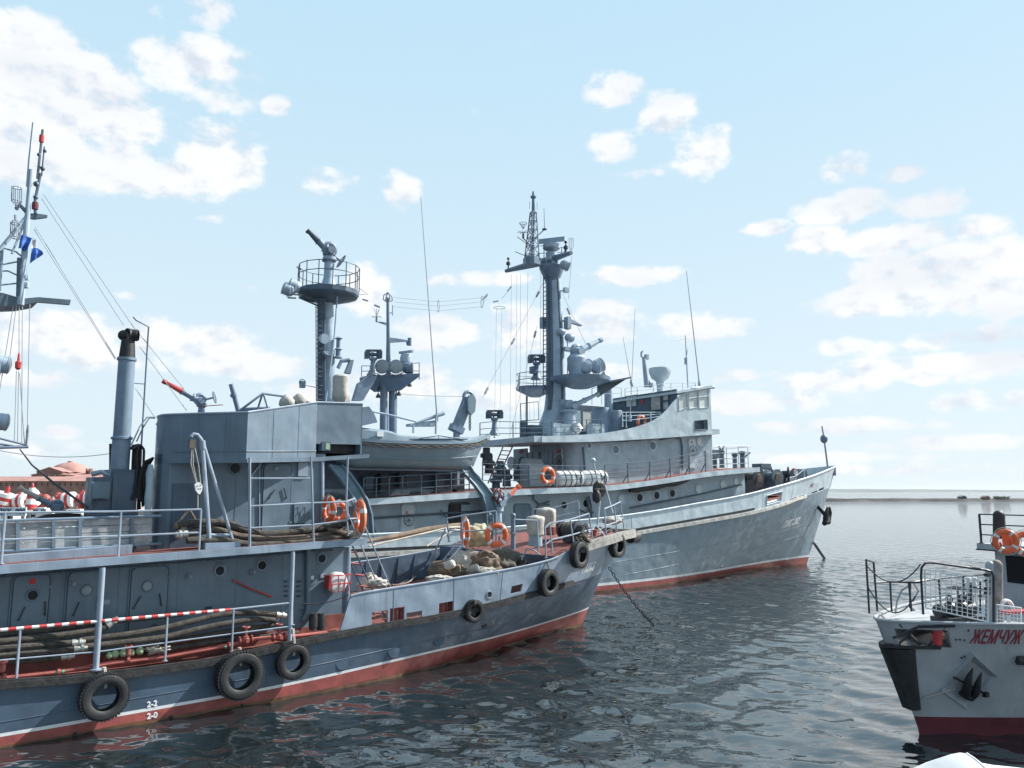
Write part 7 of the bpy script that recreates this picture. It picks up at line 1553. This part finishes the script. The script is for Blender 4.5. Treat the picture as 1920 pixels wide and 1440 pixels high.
for i in range(6): t = i/5; g.tube([A_.lerp(D_, t), B_.lerp(C_, t)], .008, 4)
g.tube([A_, B_, C_, D_, A_], .02, 6); build(g, 'low_mesh_panel', 'white', ferry)
# windlass and deck gear
wz = 2.25; wg_ = empty('windlass', V((wy(1795,1150,17.6).x, 17.6, wz)), 'dark anchor windlass behind the white mesh panel', 'windlass'); c = WORLD[wg_]
g = G(); g.obox(c+ZV*.06, WA*.5, WP*.25, ZV*.06); build(g, 'bed', 'dark_metal', wg_)
g = G(); g.lathe(c+ZV*.25-WA*.55, WA, [(.14,0),(.15,.1),(.08,.14),(.08,.3),(.17,.32),(.17,.4),(.09,.42),(.09,.6),(.18,.62),(.18,.7),(.1,.74),(.13,1.0)], 16); build(g, 'drum', 'dark_metal', wg_)
g = G()
for d in (-.2, .15, .35): g.cyl(c+WA*d, c+WA*d+ZV*.45, .05, n=8); g.torus(c+WA*d+ZV*.48, WA, .07, .025, 12, 6)
g.cyl(c+WA*.05, c+WA*.05+ZV*.75, .025, n=6); g.torus(c+WA*.05+ZV*.7, ZV, .2, .018, 18, 6); g.cyl(c+WA*.45, c+WA*.45+ZV*.8, .03, n=6); build(g, 'brake_gear', 'dark_metal', wg_)
for x in (1816, 1828): g = G(); p = wy(x,1100,17.9); g.lathe(p, ZV, [(.1,-.1),(.1,-.05),(.07,0),(.03,.1),(.03,.16),(.06,.17),(.05,.2)], 12); g.cyl(p-ZV*.1, V((p.x,p.y,wz)), .02, n=6); build(g, 'deck_lamp', 'white', ferry)
g = G(); g.tube([wy(1838,1150,17.5), wy(1838,1090,17.5)], .02, 6); g.tube([wy(1806,1096,18), wy(1845,1106,17.6)], .018, 6); build(g, 'gear_rod', 'dark_metal', ferry)
# wheelhouse and upper deck
WC = lambda x, y, Y=17.0: aty(x, y, Y)
def wbox(g, s0, s1, h0, h1_, z0, z1): g.hexa([wl_(s0,h0,z0), wl_(s1,h0,z0), wl_(s1,h1_,z0), wl_(s0,h1_,z0), wl_(s0,h0,z1), wl_(s1,h0,z1), wl_(s1,h1_,z1), wl_(s0,h1_,z1)])
sC = 4.35; hC = 1.35
g = G(); wbox(g, sC, 12, -1.5, hC, 2.2, 3.55); cab = build(g, 'cabin', 'ferry_white', ferry)
for s0, s1 in ((sC+.12,sC+1.15),(sC+1.3,sC+2.4)):
    q4 = [wl_(s0,hC+.01,2.82), wl_(s1,hC+.01,2.82), wl_(s1,hC+.01,3.45), wl_(s0,hC+.01,3.45)]; g = G(); g.prism(q4, WP*.012); wn = build(g, 'window', 'port_glass', cab); g = G(); g.tube([q+WP*.015 for q in q4]+[q4[0]+WP*.015], .03, 6); build(g, 'window_frame', 'ferry_white', wn)
g = G(); q4 = [wl_(sC-.01,h,z) for h, z in ((-1.2,2.8),(1.1,2.8),(1.1,3.45),(-1.2,3.45))]; g.prism(q4, -WA*.012); build(g, 'window', 'port_glass', cab)
g = G(); wbox(g, sC-.02, 12, hC-.0, hC+.02, 2.62, 2.66); build(g, 'rub_line', 'black', cab)
g = G(); wbox(g, sC-.35, 12, -1.7, hC+.18, 3.58, 3.72); ro = build(g, 'upper_deck', 'ferry_white', ferry); g = G(); wbox(g, sC-.37, 12, -1.72, hC+.2, 3.55, 3.58); build(g, 'deck_edge', 'black', ro)
uz = 3.72; ps = [(wl_(sC-.3,hC+.12,uz), wl_(sC-.3,hC+.12,uz+.72)), (wl_(sC+.55,hC+.12,uz), wl_(sC+.55,hC+.12,uz+.74)), (wl_(sC+1.5,hC+.12,uz), wl_(sC+1.5,hC+.12,uz+.76)), (wl_(sC+2.6,hC+.12,uz), wl_(sC+2.6,hC+.12,uz+.76))]
railing(ferry, ps, (1., .65, .3), 'dark_metal', .016, .03); railing(ferry, [(wl_(sC-.3,hC+.12,uz), wl_(sC-.3,hC+.12,uz+.72)), (wl_(sC-.3,0,uz), wl_(sC-.3,0,uz+.72)), (wl_(sC-.3,-1.6,uz), wl_(sC-.3,-1.6,uz+.72))], (1., .65, .3), 'dark_metal', .016, .03)
for x, y, rp, lab in ((1886,1015,23,'left orange lifebuoy on the white boat upper rail'),(1924,1019,23,'orange lifebuoy on the white boat upper rail, cut by the photo edge')):
    p = aty(x, y, 17.0); place(bu, False, p, WP*.8-WA*.6, lab, .2, rp*(p-O).dot(FW)/FPX/.36)
g = G(); c = aty(1893,1012,17.2); g.obox(c, WA*.12, WP*.08, ZV*.12); tag(build(g, 'life_vest_bundle', 'orange'), 'folded orange bundle inside the left lifebuoy on the white boat', 'life vest')
g = G(); p = aty(1874,1010,17.6); q = aty(1873,967,17.6); g.tube([p, q], [.13,.12], 12); g.ball(q, .12, 12, 8); build(g, 'upper_bollard', 'black_rubber', ferry)
g = G(); c = aty(1866,1022,17.2); g.tube([aty(1861,1020,17.1), aty(1876,1021,17.1)], .05, 8); build(g, 'side_lamp', 'letter_red', ferry)
for x, r, m in ((1856,.09,'ferry_white'),(1868,.12,'timber_grey')):
    p = aty(x,1165,17.3); q = aty(x,1060,17.3); p.z = wz; g = G(); g.tube([p, q], r, 14); g.ball(q, r, 12, 8); build(g, 'bow_post', m, ferry)
for y in (1078, 1090, 1104, 1112): g = G(); c = aty(1851,y,17.15); g.obox(c, WA*.05, WP*.04, ZV*.03); build(g, 'cleat', 'dark_metal', ferry)
bn = empty('bench', aty(1905,1170,17.2), 'white bench with red seat on the white boat foredeck', 'bench'); g = G(); c = aty(1906,1147,17.0); g.obox(c, WA*.35, WP*.12, ZV*.03); build(g, 'seat', 'bright_red', bn); g = G(); g.tube(arc(aty(1888,1146,17.2), WA*.18, ZV*.22, 0, pi, 10), .04, 6)
for d in (-.25, .25): g.cyl(c+WA*d, V((c.x+WA.x*d, c.y+WA.y*d, wz)), .03, n=6)
build(g, 'bench_frame', 'white', bn)
# ---- white boat cover in the bottom corner
wb_ = empty('small_boat', aty(1850,1438,7.4), 'white rounded canopy of a small boat poking in at the bottom right corner', 'boat')
ridge = [(1700,1447),(1722,1440),(1745,1429),(1765,1420),(1783,1414),(1800,1411),(1812,1413),(1825,1420),(1838,1430),(1860,1434),(1890,1437),(1935,1442),(2010,1450)]
g = G(); rows = []
for i in range(14):
    t = i/13; row = []
    for x, y in ridge: p = aty(x, y, 7.2); row.append(V((p.x*(1-.0*t), p.y-1.6*t, p.z-1.5*t**2.2)))
    rows.append(row)
back = [[V((aty(x,y,7.2).x, aty(x,y,7.2).y+.9*t, aty(x,y,7.2).z-1.4*t**2)) for x, y in ridge] for t in (0,.3,.6,1)]
g.loft(rows); g.loft(back[::-1]); build(g, 'canopy', 'canopy', wb_, 60); g = G(); g.tube([rows[4][k]+V((0,0,.004)) for k in range(13)], .008, 4); g.tube([rows[i][6]+V((0,-.004,.004)) for i in range(14)], .008, 4); build(g, 'canopy_seam', 'white', wb_)
g = G(); x0, x1 = aty(1690,1440,7.2).x, aty(2020,1440,7.2).x; rows = []
for i in range(11):
    t = i/10; w_ = .95*math.sin(pi*min(1, t*1.3+.02)/2); x = x0-.4+(x1-x0+.8)*t; rows.append([V((x, 6.9+w_*a*1.3, z)) for a, z in ((-1,1.25),(-.9,.5),(-.4,-.2),(.4,-.2),(.9,.5),(1,1.25))])
g.loft(rows); build(g, 'hull', 'ferry_white', wb_)
# ---------------------------------------------------------------- far shore, harbour wall, quay with buoys
def bx(g, x0, x1, y0, y1, z0, z1): g.hexa([(x0,y0,z0),(x1,y0,z0),(x1,y1,z0),(x0,y1,z0),(x0,y0,z1),(x1,y0,z1),(x1,y1,z1),(x0,y1,z1)]); return g
def X(px, Y): return aty(px, 900, Y).x
def Zp(py, Y): return aty(960, py, Y).z
# far hills across the bay
g = G(); rows = []; D = 7000
for j, (dy, zf) in enumerate(((0,0),(300,.7),(900,1.0),(2200,.6))):
    rows.append([V((-9000+i*150, D+dy+250*NZ.noise(V((i*.11,0,3))), -1+zf*(30+16*NZ.noise(V((i*.07,j*.2,1)))+4*NZ.noise(V((i*.9,j,5)))))) for i in range(130)])
g.loft(rows); tag(build(g, 'hills', 'hill'), kind='structure')
# low harbour wall to the right
D = 430; wall_ = empty('breakwater', (X(1750,D), D, 0), 'long low stone breakwater with grassy top on the right horizon', 'breakwater')
g = G(); pts = [(X(1480,D)+i*4, D+4*NZ.noise(V((i*.2,0,0)))) for i in range(75)]
g.loft([[V((x, y+a, z)) for x, y in pts] for a, z in ((-3,-1),(-1.5,.6),(0,.7),(8,.7),(9,-1))]); build(g, 'stone_wall', 'concrete', wall_)
g = G(); g.loft([[V((x, y+a, .7+z*(1+.35*NZ.noise(V((i*.31,2,0)))))) for i, (x, y) in enumerate(pts)] for a, z in ((.4,0),(1.6,.55),(4,.8),(7.5,0))]); build(g, 'grass_top', 'grass_bank', wall_)
for i, (x0, x1, h, m) in enumerate([(1802,1812,1.1,'concrete'),(1868,1895,1.4,'leaf_far'),(1846,1856,1.0,'brick')]):
    g = G(); bx(g, X(x0,D), X(x1,D), D+1, D+5, .8, 1+h)
    if m != 'leaf_far': g.prism([V((X(x0,D)-.3,D+.7,1+h)), V((X(x1,D)+.3,D+.7,1+h)), V(((X(x0,D)+X(x1,D))/2,D+.7,1.9+h))], V((0,4.6,0))); tag(build(g, 'harbour_hut', m), ['pale hut on the breakwater, leftmost of the specks','', 'small brick hut on the breakwater between pale hut and bushes'][i], 'hut')
    else:
        g = G()
        for k in range(160): c = V((random.uniform(X(x0,D),X(x1,D)), D+random.uniform(1,5), 1+random.random()**.7*h)); d = V((random.uniform(-1,1), random.uniform(-1,1), random.uniform(-1,1)))*.5; e = d.orthogonal().normalized()*.5; g.add([c-d, c+e, c+d, c-e], [(0,1,2,3)])
        tag(build(g, 'bushes', m, flip=False), 'clump of dark bushes on the breakwater near the right edge', 'bushes')
# quay on the left
Q = 118.; quay = g = G(); bx(g, -150, X(330,Q), Q+4, Q+230, -1, 2.1); q_ = tag(build(g, 'quay', 'stone'), kind='structure')
# fort building with dome, pediment and long wing
Y = 235.; fort = empty('brick_fort', (X(150,Y), Y, 1), 'old red brick building with shallow red dome and gable behind the masts', 'building')
z = lambda py: Zp(py, Y)
g = G(); bx(g, X(58,Y), X(122,Y), Y, Y+22, .5, z(890)); bx(g, X(118,Y), X(215,Y), Y+3, Y+20, .5, z(893)); g.prism([V((X(70,Y),Y-.6,z(893))), V((X(118,Y),Y-.6,z(893))), V((X(118,Y),Y-.6,z(884))), V((X(94,Y),Y-.6,z(876))), V((X(70,Y),Y-.6,z(884)))], V((0,2,0))); build(g, 'wall', 'brick', fort)
g = G(); g.lathe(V((X(92,Y),Y+11,z(884))), ZV, [(9*.6,0),(5.0,1.2),(3.9,2.1),(2.6,2.7),(1.0,3.0),(.9,3.4),(.02,3.5)], 24); rf = build(g, 'dome', 'roof_red', fort)
g = G(); a, b = X(56,Y), X(124,Y); z0, z1 = z(890), z(881); g.hexa([V((a,Y-1,z0)), V((b,Y-1,z0)), V((b,Y+23,z0)), V((a,Y+23,z0)), V((a+4,Y+5,z1)), V((b-4,Y+5,z1)), V((b-4,Y+17,z1)), V((a+4,Y+17,z1))])
a, b = X(116,Y), X(215,Y); g.hexa([V((a,Y+2,z(894))), V((b,Y+2,z(894))), V((b,Y+21,z(894))), V((a,Y+21,z(894))), V((a,Y+10,z(882))), V((b-1.5,Y+10,z(882))), V((b-1.5,Y+13,z(882))), V((a,Y+13,z(882)))])
g.prism([V((X(68,Y),Y-.9,z(884.5))), V((X(94,Y),Y-.9,z(875.5))), V((X(120,Y),Y-.9,z(884.5))), V((X(94,Y),Y-.9,z(877.5)))], V((0,6,0))); build(g, 'roof', 'roof_red', fort)
for x in (84, 94, 104): g = G(); bx(g, X(x-1.6,Y), X(x+1.6,Y), Y-.68, Y-.55, z(896), z(889)); build(g, 'window', 'stone', fort)
for x in (140, 147): g = G(); bx(g, X(x-1.2,Y), X(x+1.2,Y), Y+6, Y+7.5, z(889), z(889)+1.8); build(g, 'chimney', 'brick', fort)
for x in range(126, 200, 12): g = G(); bx(g, X(x-1.6,Y), X(x+1.6,Y), Y+2.9, Y+3.1, z(905), z(897)); build(g, 'window', 'dark_metal', fort)
Y = 200.; g = G(); bx(g, -150, X(168,Y), Y, Y+7, .5, Zp(902,Y)); wl2 = build(g, 'wall', 'brick', None); low = empty('brick_storehouse', (X(60,Y), Y, .5), 'long low dark red brick storehouse in front of the domed building', 'building'); wl2.parent = low; wl2.location = wl2.location-low.location
g = G(); a, b = -151, X(169,Y); g.hexa([V((a,Y-.5,Zp(902,Y))), V((b,Y-.5,Zp(902,Y))), V((b,Y+7.5,Zp(902,Y))), V((a,Y+7.5,Zp(902,Y))), V((a,Y+3,Zp(893,Y))), V((b,Y+3,Zp(893,Y))), V((b,Y+4,Zp(893,Y))), V((a,Y+4,Zp(893,Y)))]); build(g, 'roof', 'roof_red', low)
for x in range(-20, 165, 11): g = G(); bx(g, X(x-1.3,Y), X(x+1.3,Y), Y-.08, Y+.1, Zp(911,Y), Zp(905,Y)); build(g, 'window', 'dark_metal', low)
def tree(px, Y, h, r, lab, m='leaf', n=900, seed=0):
    rnd = random.Random(seed); b = V((X(px,Y), Y, .9)); o = empty('tree', b, lab, 'tree'); g = G(); g.tube([b, b+ZV*h*.45+V((.1,0,0)), b+ZV*h*.85], [.22,.15,.05], 8)
    lobes = [b+V((rnd.uniform(-1,1)*r*.65, rnd.uniform(-1,1)*r*.65, h*rnd.uniform(.45,.95))) for _ in range(13)]
    for l in lobes[:7]: g.tube([b+ZV*h*.4, l], [.1,.03], 5)
    build(g, 'trunk', 'bark', o); g = G()
    for k in range(n):
        l = rnd.choice(lobes); d = V((rnd.gauss(0,1), rnd.gauss(0,1), rnd.gauss(0,.8))); c = l+d*r*.22; u_ = V((rnd.uniform(-1,1), rnd.uniform(-1,1), rnd.uniform(-1,1))).normalized()*rnd.uniform(.12,.3); v_ = u_.orthogonal().normalized()*u_.length*.7; g.add([c-u_, c+v_, c+u_, c-v_], [(0,1,2,3)])
    build(g, 'crown', m, o, flip=False); return o
tree(46, 205, 7.2, 2.9, 'round green tree beside the red domed roof', seed=3)
tree(52, 165, 3.6, .8, 'thin dark young tree on the quay before the brick storehouse', n=160, seed=5)
# navigation buoys and other gear stored on the quay
Y = 128.
def buoy(px, s_, lab, rot=0, m=('bright_red','white'), kind=0):
    b = V((X(px,Y+random.uniform(-1,6)), 0, 2.1)); b.y = Y+random.uniform(0,7); b.x = X(px, b.y); o = empty('navigation_buoy', b, lab, 'buoy', 'navigation buoys stored on the quay')
    ax = V((sin(rot), 0, cos(rot))); c = b+ZV*(.9*s_*abs(sin(rot))+.02)
    prof = [(.9,0),(.95,.1),(.95,.8),(.9,.9)] if kind == 0 else [(.95,0),(.9,.6),(.6,1.5),(.35,2.2)]
    n = 4; L = prof[-1][1]*s_
    for k in range(n):
        g = G(); t0, t1_ = L*k/n*1.6, L*(k+1)/n*1.6; rr = lambda t: (.9 if kind == 0 else .95-.5*t/(L*1.6))*s_; g.lathe(c+ax*t0, ax, [(rr(t0),0),(rr(t1_),t1_-t0)], 14); build(g, 'band', m[k % 2], o)
    g = G(); g.lathe(c+ax*L*1.6, ax, [(.25*s_,0),(.2*s_,.5*s_),(.02,.8*s_)], 8); build(g, 'topmark', m[0], o)
BL = [(6,1.2,.3,0),(28,1.0,1.5,0),(45,1.2,1.3,0),(62,1.0,.0,1),(118,1.1,1.45,0),(160,1.3,1.5,0),(190,1.2,1.4,0),(208,1.0,.1,1),(100,.9,1.6,1),(18,1.1,1.8,1)]
for i, (px, s_, rt, kd) in enumerate(BL): buoy(px, s_*(1.35 if kd == 0 else 1.0), 'red and white banded navigation buoy stored on the quay', rt, kind=kd)
for i, px in enumerate((36, 88, 112, 146, 175)):
    c = V((X(px,Y+9), Y+9, 3.9+random.uniform(-.2,.4))); g = G(); g.ball(c, random.uniform(.6,.85), 18, 12); g.cyl(c-V((0,.9,0)), c+V((0,.9,0)), .2, n=10); g.cyl(V((c.x,c.y,2.1)), c, .3, n=8); tag(build(g, 'mooring_float', 'pipe_red'), 'rusty orange spherical mooring float stored behind the banded buoys', 'float', 'mooring floats on the quay')
# moored launch with its number board, white hulls along the quay
def launch(px0, px1, Y, h, lab, board=None):
    x0, x1 = X(px0,Y), X(px1,Y); o = empty('launch', V(((x0+x1)/2, Y, 0)), lab, 'boat', None if board else 'white launches moored along the quay'); g = G(); rows = []
    for i in range(15):
        t = i/14; w_ = 1.6*min(1, math.sin(pi*min(1, (t+.04)*1.15))*1.5+.02); x = x0+(x1-x0)*t; rows.append([V((x, Y+a*w_, zz)) for a, zz in ((-1,h),(-.92,h*.4),(-.5,-.3),(.5,-.3),(.92,h*.4),(1,h))])
    g.loft(rows); g.loft([[r_[0], r_[-1]] for r_ in rows]); build(g, 'hull', 'ferry_white', o); g = G(); n = max(2, int((x1-x0)/2.3))
    bx(g, x0+(x1-x0)*.2, x0+(x1-x0)*.8, Y-.9, Y+.9, h, h+1.0); build(g, 'cabin', 'white', o)
    for k in range(n): g = G(); xx = x0+(x1-x0)*(.24+.52*k/max(1,n-1)); bx(g, xx-.35, xx+.35, Y-.94, Y-.88, h+.35, h+.8); build(g, 'window', 'port_glass', o)
    g = G(); g.tube([V((x0+(x1-x0)*t, Y-1.3, h+.75)) for t in (.05,.5,.95)], .04, 5)
    for t in (.05,.2,.35,.5,.65,.8,.95): g.tube([V((x0+(x1-x0)*t, Y-1.3, h)), V((x0+(x1-x0)*t, Y-1.3, h+.75))], .03, 5)
    build(g, 'railing', 'ferry_white', o); return o
launch(60, 122, 112, 1.2, 'white launch moored at the quay, nearer the number board'); launch(112, 178, 110, 1.1, 'white launch moored at the quay beside the funnel casing'); launch(-60, 62, 108, 1.1, 'white launch carrying a large number board at the left edge', 1)
Y = 104.; nb = empty('number_board', V((X(26,Y), Y, 0)), 'white board numbered ДКК 900 at the left edge above the rail', 'sign'); g = G(); bx(g, X(-12,Y), X(54,Y), Y-.1, Y+.1, Zp(967,Y), Zp(951,Y)); bx(g, X(0,Y), X(3,Y), Y+.12, Y+.3, -.5, Zp(951,Y)); bx(g, X(48,Y), X(51,Y), Y+.12, Y+.3, -.5, Zp(951,Y)); build(g, 'board', 'white', nb)
lettering('ДКК  900', .92, V((X(1,Y), Y-.13, Zp(963.5,Y))), V((1,0,0)), ZV, 'letter_blue', nb, sx=.93, bold=.04)
for i, (p0, p1, yy, hh, lab) in enumerate([(-30,30,116,1.4,'small white boat half hidden behind the number board'),(70,100,120,1.7,'small white boat with tall cabin between the red buoys'),(130,168,117,1.5,'white boat furthest right along the quay')]): launch(p0, p1, yy, hh, lab)
for i in range(14):
    px = -5+i*13; yy = 139+random.uniform(0,5); p = V((X(px,yy), yy, 2.1)); g = G(); w_ = random.uniform(.5,1.1); bx(g, p.x-w_, p.x+w_, yy-.5, yy+.5, 2.1, 2.1+random.uniform(.8,1.6)); bx(g, p.x-w_*.5, p.x+w_*.6, yy-.4, yy+.45, 1.36, 2.1+random.uniform(1.7,2.2)); tag(build(g, 'stored_crate', ['white','concrete','pipe_red','timber_grey','ferry_white'][i % 5]), 'crate of stored gear on the quay among the buoys', 'crate', 'crates stored on the quay')
tree(12, 215, 5.0, 2.2, 'low green tree at the far left behind the storehouse roof', seed=9, n=500)
for i, px in enumerate((95,107,119,131,143,155,167)): g = G(); p = V((X(px,100), 100, 0)); g.lathe(p-ZV*.3, ZV, [(.5,0),(.5,.9),(.42,1.15),(.15,1.3),(.02,1.32)], 14); tag(build(g, 'float_drum', 'white'), 'white rounded float drum in a row on the water by the quay', 'float', 'white floats by the quay')

# ---------------------------------------------------------------- sea air
m = bpy.data.materials.new('sea_haze'); t = nt(m); M['haze'] = m; out = nd(t, 'ShaderNodeOutputMaterial'); pv = nd(t, 'ShaderNodeVolumePrincipled'); pv.inputs['Color'].default_value = (.93,.96,1,1); pv.inputs['Density'].default_value = 4e-5; pv.inputs['Anisotropy'].default_value = .2
t.links.new(pv.outputs[0], out.inputs['Volume'])
g = G(); bx(g, -12400, 12400, -800, 12400, -2.2, 58); tag(build(g, 'haze', 'haze'), kind='stuff')
